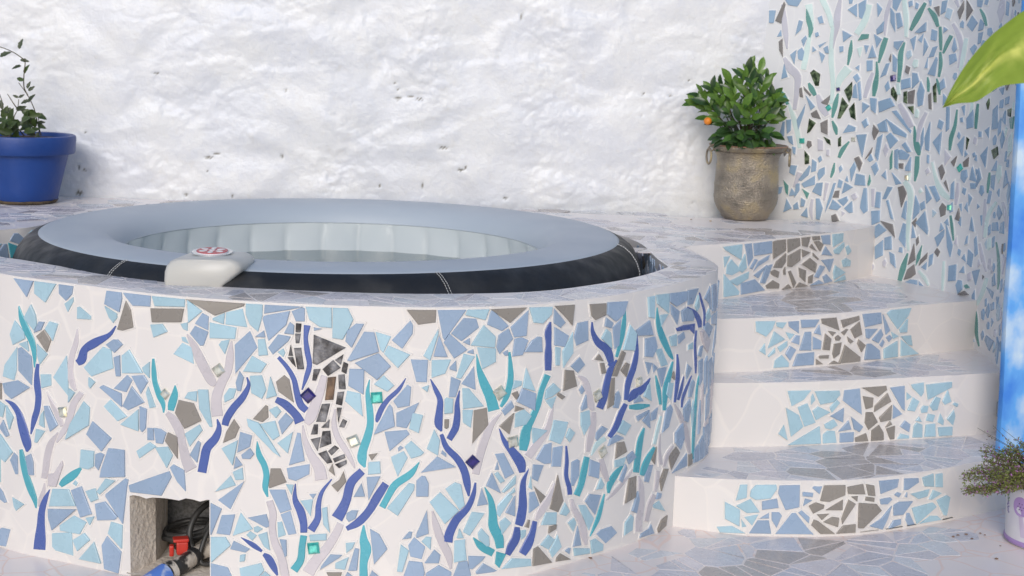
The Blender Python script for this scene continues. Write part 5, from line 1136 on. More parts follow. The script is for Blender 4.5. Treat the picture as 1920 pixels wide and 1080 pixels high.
pB 64 26298,2758 26479,2779 26394,2635
pL 380 26621,2405 26752,2442 26774,2140 26826,1772 26662,1980
pB 321 27240,2294 27370,2376 27531,2381 27466,2165 27299,2074 27235,2158
pL 361 26306,1689 26740,1741 26741,1573 26326,1534
pL 980 24488,668 25060,858 25138,667 24962,434 24527,395
pL 168 24994,457 25158,649 25373,488
pB 392 26615,882 26839,1198 27140,1198 27066,1117 26578,782
pL 344 26973,976 27310,1145 27219,808 26974,838
pL 203 27230,1514 27466,1542 27401,1383 27252,1253
pB 518 27457,1385 27570,1369 27520,798 27295,791
pB 108 27203,591 27277,751 27466,600
pB 1099 27836,1903 28069,1772 28280,1384 27949,974
pB 154 27823,610 27896,808 28123,616
pG 261 26749,722 27145,738 27101,587 26826,576
pG 422 27154,3392 27224,3125 27010,2847 26852,3015 27044,3157
pG 104 27772,3841 28001,3885 27855,3690
pL 507 27775,3642 28059,3668 28082,3361 27768,3326
pB 559 27732,3256 28076,3284 27788,2659
pB 269 27604,3099 27701,2754 27415,2738
pB 1004 28159,4434 28711,4492 28787,4386 28296,3940
pB 60 28498,4020 28559,4086 28645,4033 28518,3932
pL 644 28663,4060 28827,4214 29155,3908 29075,3831 28835,3754
pL 777 28335,3788 28647,3949 28750,3773 28510,3279 28355,3692
pB 828 29485,3808 29963,3526 29084,3389
pL 659 29396,4507 29544,4230 29504,3827 29220,4003
pB 61 29577,3883 29613,3960 29709,3880 29711,3784
pL 1258 28791,3119 28933,3081 28925,2945 28527,2257 28252,2456
pB 784 28976,3177 29104,3304 29197,3292 29283,3117 29282,2769 28976,2771
pL 1539 29581,2871 30066,2375 29712,2038 29323,2613
pL 1002 29711,2953 29953,3119 30107,3055 30217,2504 30085,2394
pB 573 29252,2400 29310,1794 29004,1681 28995,1759
pB 139 28650,1642 28814,1846 28896,1845 28873,1681
pB 840 28802,1486 28948,1701 29234,1443 29146,1122 28864,1191
pL 255 29137,1582 29248,1709 29380,1695 29368,1362
pB 443 29224,1011 29462,1367 29624,1217 29583,1001
pL 625 28615,1505 28823,1349 28665,779 28533,798
pB 1018 28686,621 28828,1074 29167,1031 29229,774 29213,617
pB 806 29256,734 29584,950 29913,750 29898,593 29258,616
pL 800 29970,1576 30251,1600 30253,1047 29972,1004
pL 102 30026,1652 30117,1863 30211,1642
sT 1061 24934,4039 24929,3967 24921,3893 24915,3819 24914,3744 24923,3671 24945,3603 24976,3544 25008,3493 25036,3448 25057,3404 25073,3357 25087,3309 25097,3262 25105,3214 25110,3165 25108,3113 25099,3055 25089,2990 25081,2921 25083,2852 25098,2790 25122,2738 25149,2692 25176,2649 25201,2605 25245,2621 25242,2674 25239,2727 25236,2777 25236,2824 25238,2870 25243,2919 25252,2977 25262,3042 25270,3111 25272,3181 25267,3244 25257,3304 25244,3361 25228,3417 25208,3474 25182,3532 25151,3586 25121,3635 25094,3681 25070,3727 25048,3780 25025,3841 25003,3908 24980,3976 24957,4044
sP 1062 25926,3009 25912,2926 25894,2842 25878,2756 25867,2671 25867,2585 25881,2504 25906,2430 25934,2365 25959,2308 25977,2256 25995,2200 26013,2142 26031,2084 26047,2027 26059,1974 26066,1926 26070,1881 26072,1834 26074,1785 26076,1734 26247,1746 26248,1794 26250,1843 26252,1895 26251,1952 26246,2012 26238,2075 26227,2141 26214,2208 26196,2276 26172,2344 26137,2410 26096,2468 26057,2519 26023,2567 25997,2619 25980,2683 25969,2759 25963,2841 25957,2926 25949,3009
sP 990 26846,3179 26791,3116 26733,3053 26675,2989 26622,2922 26576,2852 26540,2779 26513,2705 26493,2631 26476,2558 26461,2484 26451,2408 26449,2332 26447,2263 26442,2202 26429,2148 26406,2097 26374,2043 26336,1985 26294,1923 26254,1860 26432,1757 26464,1821 26499,1885 26535,1954 26567,2028 26592,2108 26603,2191 26601,2269 26595,2341 26590,2408 26592,2473 26599,2541 26608,2610 26620,2678 26637,2745 26659,2811 26690,2878 26731,2947 26776,3017 26824,3089 26869,3160
sP 1779 27552,3474 27493,3416 27430,3361 27365,3299 27301,3228 27245,3143 27204,3044 27179,2944 27162,2847 27147,2762 27129,2692 27107,2635 27084,2583 27061,2536 27036,2491 27010,2445 26984,2400 26957,2358 26929,2315 26899,2270 26869,2224 27128,2074 27150,2122 27173,2170 27197,2221 27221,2274 27244,2329 27265,2384 27284,2438 27303,2496 27323,2559 27344,2632 27364,2718 27381,2808 27398,2896 27418,2975 27442,3039 27474,3094 27518,3152 27570,3211 27628,3275 27684,3340
sP 1708 28138,3145 28095,3082 28052,3020 28008,2957 27965,2891 27921,2820 27878,2741 27837,2658 27797,2576 27757,2499 27716,2429 27670,2366 27622,2307 27573,2252 27525,2200 27478,2153 27432,2109 27383,2067 27330,2025 27274,1981 27218,1937 27272,1835 27336,1861 27401,1884 27469,1910 27538,1943 27606,1988 27669,2042 27726,2102 27780,2168 27832,2236 27883,2308 27934,2386 27983,2468 28029,2550 28073,2629 28113,2703 28151,2772 28188,2840 28223,2907 28259,2974 28295,3042
sT 1317 29032,3665 28978,3612 28925,3559 28873,3507 28821,3459 28767,3414 28704,3370 28629,3322 28547,3270 28465,3212 28392,3146 28335,3075 28293,3003 28260,2933 28232,2868 28203,2807 28173,2747 28143,2687 28114,2628 28087,2570 28058,2512 28208,2434 28236,2493 28263,2551 28291,2608 28319,2666 28351,2725 28384,2788 28416,2850 28448,2907 28483,2960 28524,3009 28578,3057 28650,3107 28730,3160 28811,3219 28882,3287 28934,3360 28970,3435 28998,3509 29023,3581 29050,3652
sW 1584 26102,4532 26102,4454 26100,4377 26100,4298 26103,4217 26113,4135 26129,4052 26152,3970 26178,3888 26206,3807 26238,3727 26275,3646 26317,3569 26357,3498 26388,3436 26408,3383 26419,3336 26425,3288 26428,3234 26432,3172 26439,3108 26753,3170 26741,3227 26731,3285 26718,3352 26698,3427 26666,3506 26620,3582 26567,3651 26513,3714 26463,3774 26420,3834 26380,3898 26340,3967 26304,4037 26270,4107 26239,4176 26213,4245 26192,4316 26172,4389 26153,4463 26132,4537
sW 2103 25187,2488 25207,2418 25229,2350 25249,2285 25265,2222 25275,2161 25276,2097 25271,2025 25263,1946 25256,1860 25256,1772 25265,1687 25277,1604 25294,1521 25313,1441 25336,1360 25365,1284 25397,1215 25428,1152 25457,1089 25482,1017 25506,927 25529,824 25551,712 25574,596 25598,484 25805,542 25782,653 25760,768 25738,883 25713,994 25684,1096 25650,1185 25612,1259 25575,1321 25544,1377 25519,1437 25497,1505 25478,1577 25462,1651 25450,1725 25442,1796 25441,1866 25447,1941 25456,2021 25462,2105 25459,2192 25445,2274 25423,2349 25399,2419 25375,2485 25353,2551
sW 2067 27008,2053 26981,1996 26956,1940 26931,1886 26903,1832 26870,1771 26829,1701 26781,1622 26730,1541 26677,1462 26627,1391 26576,1329 26522,1269 26464,1209 26406,1145 26349,1076 26299,1005 26254,937 26214,871 26175,808 26136,746 26414,588 26448,656 26480,723 26511,787 26542,849 26577,909 26616,968 26662,1029 26714,1095 26769,1167 26823,1245 26875,1328 26926,1415 26975,1503 27021,1589 27061,1667 27093,1739 27119,1805 27140,1865 27159,1922 27180,1980
sT 931 26078,1671 26069,1613 26060,1556 26051,1498 26042,1437 26033,1371 26026,1299 26021,1224 26015,1154 26006,1090 25992,1037 25971,990 25941,943 25905,893 25864,838 25825,781 25999,668 26032,723 26068,779 26107,839 26143,907 26173,984 26190,1066 26197,1148 26199,1225 26200,1296 26203,1361 26211,1421 26219,1479 26228,1537 26237,1594 26246,1652
sT 1518 27651,1996 27635,1921 27616,1843 27599,1766 27585,1689 27576,1612 27577,1538 27585,1473 27592,1423 27596,1385 27598,1350 27598,1304 27597,1243 27593,1171 27588,1090 27584,1006 27582,924 27581,842 27581,760 27580,681 27579,602 27804,611 27800,690 27794,771 27788,848 27786,923 27790,992 27803,1058 27825,1125 27849,1196 27870,1273 27879,1357 27869,1438 27847,1504 27823,1554 27800,1595 27781,1640 27763,1699 27746,1769 27730,1844 27713,1921 27696,1997
sP 323 24515,1480 24574,1432 24634,1383 24693,1335 24750,1290 24806,1252 24858,1222 24908,1198 24958,1178 25008,1158 25058,1136 25099,1198 25058,1233 25019,1270 24979,1306 24934,1341 24881,1373 24819,1402 24748,1427 24674,1451 24599,1474 24525,1497
sP 542 25091,1063 25112,1033 25132,1004 25149,977 25163,952 25178,925 25199,892 25224,851 25253,806 25283,761 25313,720 25343,683 25373,649 25404,615 25436,581 25467,545 25510,568 25504,616 25499,664 25493,713 25483,763 25469,813 25449,863 25425,916 25397,968 25366,1016 25331,1059 25291,1091 25251,1110 25213,1121 25178,1127 25144,1136
gE 26415,1343,165,8
gC 27397,4178,160,25
pL 748 30158,7540 30720,7540 30624,7275 30114,7410
pB 1303 30070,7336 30392,7311 30463,7084 30029,6748 29762,6947
pB 981 29725,6947 30185,6534 29852,6314 29582,6723
pL 507 29445,7068 29448,6949 29259,6266 29091,6386
pB 530 29467,6911 29690,6354 29342,6368
pB 85 30067,6725 30234,6827 30246,6646
pL 1159 30588,7148 30910,6842 30898,6559 30269,6638
pG 1002 30750,7540 31750,7540 31290,7171
pB 843 30754,7470 30798,7540 31252,7098 31065,6978 30677,7153
pB 969 31796,7468 31764,6812 31410,6797 31306,7057
pL 984 31815,7532 32513,7502 32498,7311 32229,7095 31960,7141
pG 686 32593,7515 33251,7497 33201,6958 32989,7172
pB 416 32577,7458 32969,7058 32802,6930 32579,7074
pB 777 31254,7026 31378,6760 31023,6389 30938,6557 30988,6876
pB 732 31428,6757 31628,6783 31811,6694 31666,6321 31372,6304
pB 666 31706,6395 31912,6667 32107,6767 32221,6738 32250,6351
pB 64 31111,6415 31243,6476 31260,6337 31166,6343
pL 1015 30431,6588 30919,6539 30929,6196 30581,6022
pB 68 30197,6489 30336,6542 30359,6416 30187,6451
pL 719 30093,6434 30379,6352 30041,5793 29920,5815
pB 147 29745,6082 29902,6261 29923,5985 29746,6044
pL 878 29296,6274 29778,6289 29637,5933 29305,5829
pB 577 30367,6106 30421,5496 30051,5660
pB 553 29788,5855 30034,5744 29912,5329 29743,5333
pL 960 30077,5553 30248,5541 30646,5066 30109,5019
pL 448 29633,5270 29688,5318 29857,5285 29847,4923 29641,4908
pL 487 30098,4993 30365,4983 30316,4525 30117,4667
pG 1269 30389,4971 30726,5023 30778,4578 30373,4111
pL 471 31785,5978 32081,5341 31695,5473
pL 206 31379,5441 31455,5685 31668,5649 31663,5534
pB 951 31683,5463 32096,5289 32082,4835 31537,5120
pG 113 31383,5344 31549,5397 31595,5289 31522,5179
pG 97 31511,5025 31771,4924 31490,4872
pB 304 31128,4928 31388,5171 31478,4989 31215,4779
pL 723 31513,4812 31758,4906 31998,4707 31838,4490 31505,4444
pG 434 31475,4835 31355,4283 31080,4519
pB 686 32607,6975 33101,6695 32974,6416 32628,6489
pL 303 32654,6448 32835,6410 32822,5944 32690,5958
pL 701 33235,6779 33277,6227 32949,5871 32904,6306
pB 923 33749,7020 33793,6503 33372,6404 33277,6657 33379,6999
pG 754 33796,7459 34410,7426 34417,7109 34023,7011 33867,7146
pB 1005 34466,7441 35279,7388 35129,7051 34802,6895 34450,7125
pB 393 33504,6091 33702,5861 33445,5675 33191,5875
pG 739 33002,5807 33311,5751 33453,5318 32978,5248
pL 446 32393,5328 32647,5495 32876,5291 32590,5145 32379,5103
pL 215 32394,5062 32745,5142 32613,4813
pG 96 32758,5168 32829,5226 33045,5093 32938,5028
pB 189 34432,7039 34715,6865 34648,6725 34388,6814
pL 382 34276,6488 34462,6726 34632,6607 34700,6157
pB 558 34705,6738 35056,6939 34997,6221 34819,6142
pL 769 35442,6731 35767,6445 35698,5984 35163,6077
pG 446 35132,6061 35311,5976 34959,5375 34744,5425
pG 94 34053,5957 34214,6085 34386,5875
pG 152 34274,5829 34429,5818 34521,5536 34360,5529
pG 225 35105,5516 35330,5709 35486,5645 35357,5308
pG 520 34719,5347 34887,5352 34885,4611 34621,4538
pB 87 33522,5209 33623,5315 33723,5163 33608,5079
pB 170 33616,4718 33772,5056 33835,4687 33631,4636
pL 586 33623,4577 33933,4600 33993,4221 33775,3952 33641,4234
pB 297 34859,4533 34928,4890 35060,4960 35174,4770 35079,4478
pB 558 35712,6534 36353,6731 36575,6295 35807,6379
pB 716 36172,6247 36655,6242 36811,5928 36590,5668 36198,5747
pL 408 36726,5857 37049,5851 37430,5328 37078,5332
pB 149 36224,5598 36589,5501 36417,5214
pB 72 36619,5496 36886,5328 36688,5225
pB 145 35768,4570 36004,4709 36239,4490 35794,4503
pB 304 36850,5292 37332,5280 37130,4738
pL 254 36390,4904 36497,4970 36618,4424 36229,4617
pB 145 35908,4108 36524,4187 36346,4071 35990,3968
pB 223 36210,3928 36550,4140 36622,3639
pB 165 36648,4059 36985,4168 36894,3864 36666,3843
pL 459 36226,7391 36566,7393 36605,6748 36331,6824
pL 611 36617,7408 37287,7372 37338,6800 36707,7149
pL 171 36873,6817 37300,6792 36941,6475
sT 1611 30416,6405 30420,6327 30422,6249 30425,6170 30430,6091 30438,6012 30450,5936 30463,5863 30479,5790 30499,5716 30522,5639 30553,5558 30590,5475 30627,5394 30662,5317 30689,5247 30709,5180 30726,5114 30741,5047 30757,4976 30774,4905 31081,4963 31057,5031 31033,5100 31008,5171 30980,5246 30946,5326 30906,5408 30862,5490 30818,5570 30775,5646 30737,5716 30700,5783 30665,5847 30631,5909 30599,5973 30569,6039 30541,6108 30514,6181 30489,6257 30464,6333 30439,6408
sT 1009 31267,6422 31269,6349 31270,6275 31272,6202 31273,6130 31273,6059 31273,5990 31274,5924 31273,5860 31270,5796 31263,5728 31252,5651 31237,5567 31219,5481 31201,5400 31182,5328 31163,5266 31142,5210 31119,5155 31094,5099 31069,5040 31141,4997 31181,5045 31222,5091 31264,5140 31304,5197 31339,5264 31368,5343 31392,5430 31412,5521 31428,5611 31437,5696 31440,5775 31436,5849 31427,5918 31416,5987 31405,6056 31392,6129 31377,6203 31361,6276 31345,6350 31329,6423
sP 1042 32455,7120 32425,7075 32393,7031 32362,6984 32335,6932 32319,6872 32316,6807 32324,6741 32338,6676 32350,6613 32357,6553 32356,6494 32351,6437 32344,6378 32339,6315 32337,6247 32340,6174 32345,6096 32352,6016 32360,5935 32367,5856 32565,5835 32565,5915 32565,5995 32566,6074 32565,6151 32563,6223 32559,6289 32553,6352 32546,6413 32540,6474 32535,6538 32533,6603 32532,6668 32531,6730 32531,6787 32529,6839 32526,6889 32521,6940 32517,6994 32514,7049 32510,7105
sT 2070 32348,5775 32316,5699 32284,5624 32252,5547 32220,5470 32191,5391 32167,5311 32147,5232 32128,5156 32108,5084 32085,5016 32055,4951 32021,4885 31985,4820 31947,4758 31912,4699 31877,4648 31842,4601 31805,4554 31770,4501 31738,4440 31713,4373 31693,4306 31678,4240 31666,4178 31658,4119 31655,4061 31656,4004 31659,3948 31664,3893 31667,3837 31885,3786 31901,3838 31918,3888 31935,3939 31950,3990 31963,4045 31971,4106 31975,4169 31978,4230 31983,4287 31991,4339 32005,4385 32024,4431 32049,4480 32078,4535 32107,4595 32138,4659 32171,4725 32206,4795 32239,4868 32269,4945 32291,5023 32308,5103 32322,5181 32339,5256 32361,5328 32391,5399 32427,5470 32466,5542 32507,5614 32547,5687
sP 1131 33882,6978 33878,6925 33871,6873 33866,6818 33867,6759 33878,6696 33899,6630 33927,6561 33963,6490 34007,6420 34065,6349 34141,6280 34224,6223 34297,6176 34350,6139 34385,6108 34421,6064 34462,6001 34502,5934 34535,5871 34559,5827 34574,5812 34589,5806 34594,5790 34582,5765 34573,5737 34645,5691 34678,5695 34714,5696 34764,5709 34808,5748 34825,5804 34821,5870 34804,5947 34774,6033 34730,6122 34666,6209 34576,6286 34480,6344 34394,6387 34326,6421 34273,6453 34222,6496 34169,6547 34119,6601 34074,6657 34037,6709 34009,6759 33990,6809 33976,6862 33963,6917 33948,6973
sT 683 35197,7186 35172,7113 35146,7042 35120,6970 35097,6898 35076,6824 35061,6749 35050,6674 35039,6598 35027,6519 35010,6435 34986,6342 34958,6241 34927,6136 34895,6030 34865,5925 34985,5888 35032,5987 35081,6088 35130,6189 35174,6288 35210,6382 35237,6469 35256,6551 35269,6630 35277,6706 35281,6784 35279,6863 35271,6943 35259,7022 35246,7100 35235,7179
sP 1024 34909,5845 34847,5812 34783,5781 34720,5748 34659,5706 34607,5653 34565,5590 34534,5521 34508,5448 34486,5374 34462,5299 34439,5221 34419,5140 34399,5059 34379,4984 34357,4918 34331,4860 34303,4807 34271,4756 34239,4703 34206,4648 34450,4540 34482,4594 34516,4646 34551,4701 34584,4762 34613,4831 34635,4909 34651,4991 34665,5075 34678,5156 34694,5232 34713,5306 34734,5379 34756,5449 34779,5513 34801,5571 34825,5623 34853,5672 34884,5721 34917,5770 34951,5821
sP 1061 35771,6396 35760,6300 35750,6202 35740,6106 35727,6013 35710,5926 35688,5846 35663,5770 35635,5697 35604,5625 35571,5552 35532,5482 35486,5413 35437,5340 35392,5260 35357,5172 35338,5076 35329,4976 35326,4874 35324,4772 35320,4672 35487,4631 35513,4726 35539,4823 35565,4918 35592,5008 35623,5091 35659,5167 35702,5240 35748,5313 35792,5389 35828,5470 35856,5551 35878,5630 35894,5712 35904,5797 35907,5887 35899,5984 35881,6084 35858,6187 35834,6289 35813,6390
sP 644 36529,5090 36439,5053 36351,5015 36264,4979 36181,4949 36103,4928 36024,4918 35936,4916 35840,4912 35738,4900 35645,4871 35580,4825 35542,4773 35521,4719 35505,4666 35485,4615 35569,4564 35648,4581 35729,4597 35807,4611 35877,4623 35937,4635 35992,4649 36060,4668 36144,4694 36234,4728 36319,4772 36387,4826 36439,4885 36483,4947 36524,5010 36568,5069
sT 353 35580,4372 35669,4350 35759,4326 35852,4302 35949,4282 36053,4267 36160,4260 36269,4260 36379,4263 36490,4267 36600,4269 36579,4335 36460,4360 36340,4386 36223,4411 36112,4432 36011,4449 35917,4460 35828,4466 35741,4470 35653,4473 35566,4478
sP 731 35319,4590 35274,4548 35230,4507 35185,4465 35140,4418 35096,4363 35055,4299 35015,4229 34978,4157 34941,4090 34903,4030 34863,3977 34820,3928 34775,3879 34727,3829 34681,3777 34836,3683 34894,3726 34954,3768 35016,3812 35077,3861 35134,3917 35185,3984 35229,4056 35269,4128 35305,4197 35340,4258 35374,4311 35406,4360 35437,4407 35469,4455 35502,4504
sW 801 33465,5580 33507,5538 33551,5498 33588,5461 33615,5426 33635,5391 33657,5345 33683,5286 33709,5218 33735,5147 33760,5078 33781,5011 33798,4941 33816,4871 33835,4804 33860,4742 33890,4692 33924,4652 33958,4620 33991,4593 34023,4564 34126,4579 34120,4614 34116,4647 34114,4678 34110,4710 34103,4750 34090,4802 34073,4866 34052,4937 34028,5012 34001,5085 33973,5157 33945,5232 33911,5308 33870,5383 33816,5451 33748,5506 33676,5543 33608,5566 33547,5583 33487,5604
sW 909 34006,4543 34001,4479 33998,4416 33994,4355 33988,4294 33979,4233 33964,4171 33946,4106 33925,4038 33906,3967 33891,3893 33881,3815 33875,3734 33871,3650 33867,3567 33862,3484 34017,3435 34049,3510 34082,3585 34115,3660 34145,3734 34170,3808 34189,3880 34206,3952 34218,4026 34228,4099 34234,4172 34234,4245 34229,4314 34220,4380 34212,4445 34204,4510
sW 1326 32652,4949 32625,4888 32598,4827 32571,4766 32545,4705 32517,4642 32493,4576 32471,4510 32449,4448 32422,4388 32386,4330 32336,4268 32273,4202 32204,4134 32133,4065 32068,4000 32012,3940 31959,3885 31907,3831 31856,3778 31805,3723 32022,3555 32072,3612 32121,3667 32171,3724 32223,3783 32276,3846 32335,3914 32401,3987 32468,4064 32531,4144 32581,4225 32615,4306 32635,4384 32646,4458 32652,4528 32660,4596 32668,4665 32675,4734 32680,4802 32685,4869 32690,4937
sW 1643 31118,4874 31056,4831 30992,4790 30928,4747 30866,4697 30808,4637 30758,4568 30714,4494 30675,4417 30640,4339 30607,4259 30576,4179 30549,4096 30524,4011 30501,3923 30478,3832 30457,3735 30438,3634 30420,3531 30402,3428 30384,3327 30575,3273 30598,3374 30620,3475 30643,3575 30665,3672 30688,3764 30712,3851 30736,3935 30761,4015 30786,4094 30812,4172 30838,4252 30864,4330 30889,4406 30916,4478 30945,4545 30978,4607 31015,4668 31057,4728 31100,4789 31143,4851
sT 899 36693,7047 36692,6959 36686,6872 36683,6783 36687,6692 36703,6600 36729,6507 36763,6415 36806,6322 36860,6227 36925,6129 37011,6020 37115,5903 37226,5788 37330,5683 37418,5600 37485,5542 37538,5503 37583,5477 37624,5456 37669,5429 37740,5440 37721,5473 37707,5500 37694,5527 37672,5565 37633,5623 37571,5710 37492,5817 37406,5933 37322,6049 37247,6152 37178,6245 37110,6334 37044,6420 36983,6506 36929,6592 36883,6679 36844,6768 36809,6859 36775,6951 36739,7042
gC 31066,5386,162,35
gC 34233,4959,155,25
gC 35976,5076,126,10
pG 140 29644,4763 29764,4761 29754,4551 29706,4514 29649,4541
pB 809 30980,3798 31225,3805 31528,3239 31279,3127
pB 60 30993,3380 31047,3598 31106,3378
pL 438 31996,4403 32484,4266 32057,3965
pL 1060 32689,4515 33180,4389 33083,4065 32942,3826 32566,3998
pL 225 33112,4001 33229,4231 33420,4075 33248,3840
pB 766 32164,3538 32405,3882 32652,3915 32642,3361 32425,3376
pB 651 32697,3774 33020,3775 32980,3221 32670,3269
pB 446 32078,3411 32403,3347 32233,2934 32060,3037
pL 177 30976,3272 31076,3322 31269,3069 31146,3023
pL 243 31195,2782 31581,3174 31580,2958 31258,2756
pL 69 31344,2649 31549,2863 31575,2741
pB 420 30914,3317 31175,2745 30763,2985
pB 318 30541,2465 30646,2927 30825,2494
pL 551 31094,2438 31405,2741 31514,2630 31153,2117 31068,2204
pB 338 31578,2642 31584,2087 31316,2218
pB 507 31993,2669 32151,2675 32319,2284 32004,2110
pL 86 31965,2812 32021,3121 32080,2737
pG 243 32122,2830 32509,2494 32350,2327
pG 904 32889,3015 33115,2272 32950,1986 32660,2128
pL 230 33003,1927 33170,2214 33339,1947 33213,1840
pL 823 30408,2317 30744,2254 30365,1691 30188,1801
pL 458 30580,1735 30675,1865 30882,1630 30909,1390 30829,1358 30604,1575
pL 369 31157,1978 31320,2091 31495,1919 31230,1633
pL 115 30089,1904 30211,1642 30038,1644
pL 807 29975,1556 30232,1594 30304,1044 29988,1004
pB 473 30340,1152 30796,1103 30699,993 30447,796 30368,821
pB 438 30548,708 30741,929 31135,680 31033,652 30569,646
pB 794 29948,590 30092,998 30324,1023 30432,638 30394,561
pL 745 31259,713 31527,966 32105,863 32136,664
pG 95 31883,1768 31975,1943 32043,1925 32019,1709
pL 144 31763,1685 31940,1680 31924,1502 31793,1433
pL 559 32397,1729 32528,2050 32899,1995 32889,1664
pG 136 32649,1464 32666,1643 32914,1660 32894,1542
pL 367 32396,1185 32651,1423 32856,1264 32668,1015
pL 456 32695,969 32953,1368 33112,1011 32803,765
pG 753 32168,658 32187,1120 32325,1165 32793,644
pG 213 32935,637 32956,735 33079,833 33458,591
pB 72 33233,864 33362,928 33443,903 33398,740
pL 341 33541,883 34142,746 34150,607 33590,658
pL 479 34171,957 34360,979 34685,740 34677,573 34238,575
pB 285 33657,1477 33824,906 33522,928
pL 197 33302,1628 33509,1731 33598,1571 33501,1352
pB 654 34394,1096 34582,1181 35007,1186 35246,949 34787,746
pB 636 33900,2107 34059,2282 34508,2167 34293,1658
pL 612 33655,2051 33922,2000 34269,1559 34085,1266
pL 420 35593,782 35601,1143 35869,1315 35997,1220 35975,839
pB 617 33359,2634 33353,3282 33564,3328 33647,3273 33641,2869 33466,2616
pB 552 34034,3248 34397,3082 34381,2654 33991,2807
pL 173 34311,2358 34468,2658 34627,2442 34545,2334
pB 293 34202,3790 34221,3950 34443,4097 34684,3976 34263,3719
pL 411 35058,3831 35295,4120 35678,3907 35425,3662
pB 246 34712,3500 34819,3708 35063,3748 35362,3611
pG 458 35078,3518 35403,3500 35560,3178 35044,3076
pL 250 35015,3032 35502,3043 35384,2815 35027,2843
pB 239 35514,3053 35803,3151 35996,2944 35655,2802
pB 199 35245,2445 35515,2851 35593,2710 35384,2333
pG 685 35684,2396 36038,2397 36048,1786 35561,1712
pB 258 35897,1415 36146,1935 36239,1678 36122,1298
pB 312 36488,2309 36618,2581 36892,2523 36699,2056 36464,2143
pL 218 36952,1339 37300,1389 37658,995 37039,1232
pB 264 36367,526 36397,627 36813,675 36920,789 37120,467
pG 264 37293,556 37473,776 37800,836 37743,531 37343,433
pG 289 37271,2007 37485,2288 37737,2232 37380,1655
pG 129 36759,2723 37003,3038 36969,2528
pB 85 37097,1480 37199,1653 37402,1585 37335,1447
pT 369 31098,1203 31373,1098 31187,746 31067,876
sP 1539 29534,4359 29554,4290 29571,4219 29590,4146 29617,4070 29655,3993 29708,3917 29770,3847 29833,3782 29891,3721 29937,3662 29976,3604 30011,3545 30042,3487 30069,3429 30094,3370 30115,3308 30132,3242 30147,3174 30163,3104 30182,3036 30203,2974 30225,2914 30249,2854 30273,2793 30296,2732 30342,2734 30348,2797 30356,2860 30363,2923 30366,2989 30364,3057 30356,3127 30345,3201 30328,3277 30307,3355 30280,3431 30248,3503 30213,3572 30173,3639 30128,3705 30078,3772 30017,3840 29950,3904 29884,3964 29825,4021 29778,4075 29742,4131 29710,4191 29681,4255 29653,4322 29622,4390
sP 1576 30462,3087 30445,3025 30430,2965 30414,2905 30396,2846 30375,2787 30350,2724 30323,2658 30293,2593 30259,2530 30221,2473 30173,2422 30115,2372 30049,2319 29982,2259 29921,2191 29871,2116 29828,2039 29791,1962 29760,1889 29735,1821 29717,1757 29707,1698 29703,1647 29701,1605 29697,1563 29925,1524 29930,1572 29932,1616 29936,1654 29941,1691 29953,1735 29972,1792 29997,1858 30027,1927 30060,1995 30094,2056 30135,2112 30186,2170 30245,2232 30304,2299 30356,2371 30397,2446 30430,2522 30457,2597 30478,2671 30495,2743 30506,2814 30510,2883 30509,2948 30508,3012 30508,3077
sP 1181 31071,4446 31090,4374 31108,4302 31127,4228 31150,4154 31180,4081 31217,4009 31260,3941 31304,3876 31346,3815 31386,3754 31427,3691 31468,3627 31506,3567 31538,3515 31564,3472 31587,3434 31610,3391 31635,3341 31661,3285 31688,3227 31860,3234 31862,3289 31868,3345 31871,3408 31862,3479 31836,3557 31791,3631 31736,3698 31678,3758 31620,3814 31565,3870 31508,3926 31449,3980 31392,4031 31340,4082 31292,4134 31249,4191 31209,4253 31171,4319 31133,4386 31093,4453
sP 1460 31957,3324 31914,3273 31868,3223 31823,3171 31783,3116 31750,3054 31729,2989 31716,2924 31709,2859 31705,2794 31700,2728 31696,2658 31694,2585 31693,2514 31691,2445 31686,2380 31678,2312 31667,2240 31655,2170 31643,2104 31633,2048 31626,2006 31620,1973 31615,1941 31607,1907 31599,1870 31830,1768 31847,1799 31864,1827 31883,1861 31901,1904 31915,1957 31927,2020 31937,2091 31945,2169 31950,2249 31951,2329 31948,2408 31939,2485 31929,2560 31919,2630 31912,2698 31906,2764 31901,2827 31898,2887 31897,2944 31900,3000 31909,3058 31924,3119 31942,3182 31963,3246 31981,3311
sP 767 31596,1801 31583,1744 31571,1687 31559,1634 31546,1587 31532,1549 31514,1514 31491,1478 31464,1438 31435,1392 31410,1343 31392,1295 31378,1248 31368,1201 31358,1155 31347,1110 31486,1035 31514,1071 31542,1107 31570,1143 31598,1178 31624,1214 31650,1250 31680,1289 31712,1336 31741,1390 31763,1453 31772,1520 31770,1587 31763,1650 31755,1710 31748,1769
sP 882 32136,1891 32121,1836 32108,1782 32095,1729 32078,1677 32058,1625 32030,1571 31998,1517 31963,1462 31928,1409 31897,1357 31869,1308 31842,1257 31813,1205 31784,1151 31754,1097 31950,965 31989,1012 32031,1057 32073,1105 32113,1157 32147,1215 32174,1280 32195,1348 32211,1418 32224,1486 32237,1552 32248,1615 32256,1676 32262,1734 32268,1790 32274,1846
sT 1616 30722,2936 30745,2867 30769,2798 30792,2730 30812,2664 30827,2599 30839,2533 30848,2466 30855,2396 30860,2324 30864,2254 30864,2188 30860,2119 30855,2045 30856,1965 30868,1878 30896,1791 30932,1713 30969,1644 31000,1586 31023,1537 31039,1492 31054,1444 31068,1392 31082,1336 31097,1279 31303,1278 31302,1333 31302,1387 31301,1446 31294,1513 31278,1587 31248,1665 31211,1738 31175,1804 31146,1862 31125,1913 31111,1966 31100,2028 31091,2098 31081,2175 31067,2253 31050,2328 31034,2403 31015,2479 30991,2554 30961,2629 30923,2699 30879,2765 30833,2826 30787,2885 30743,2945
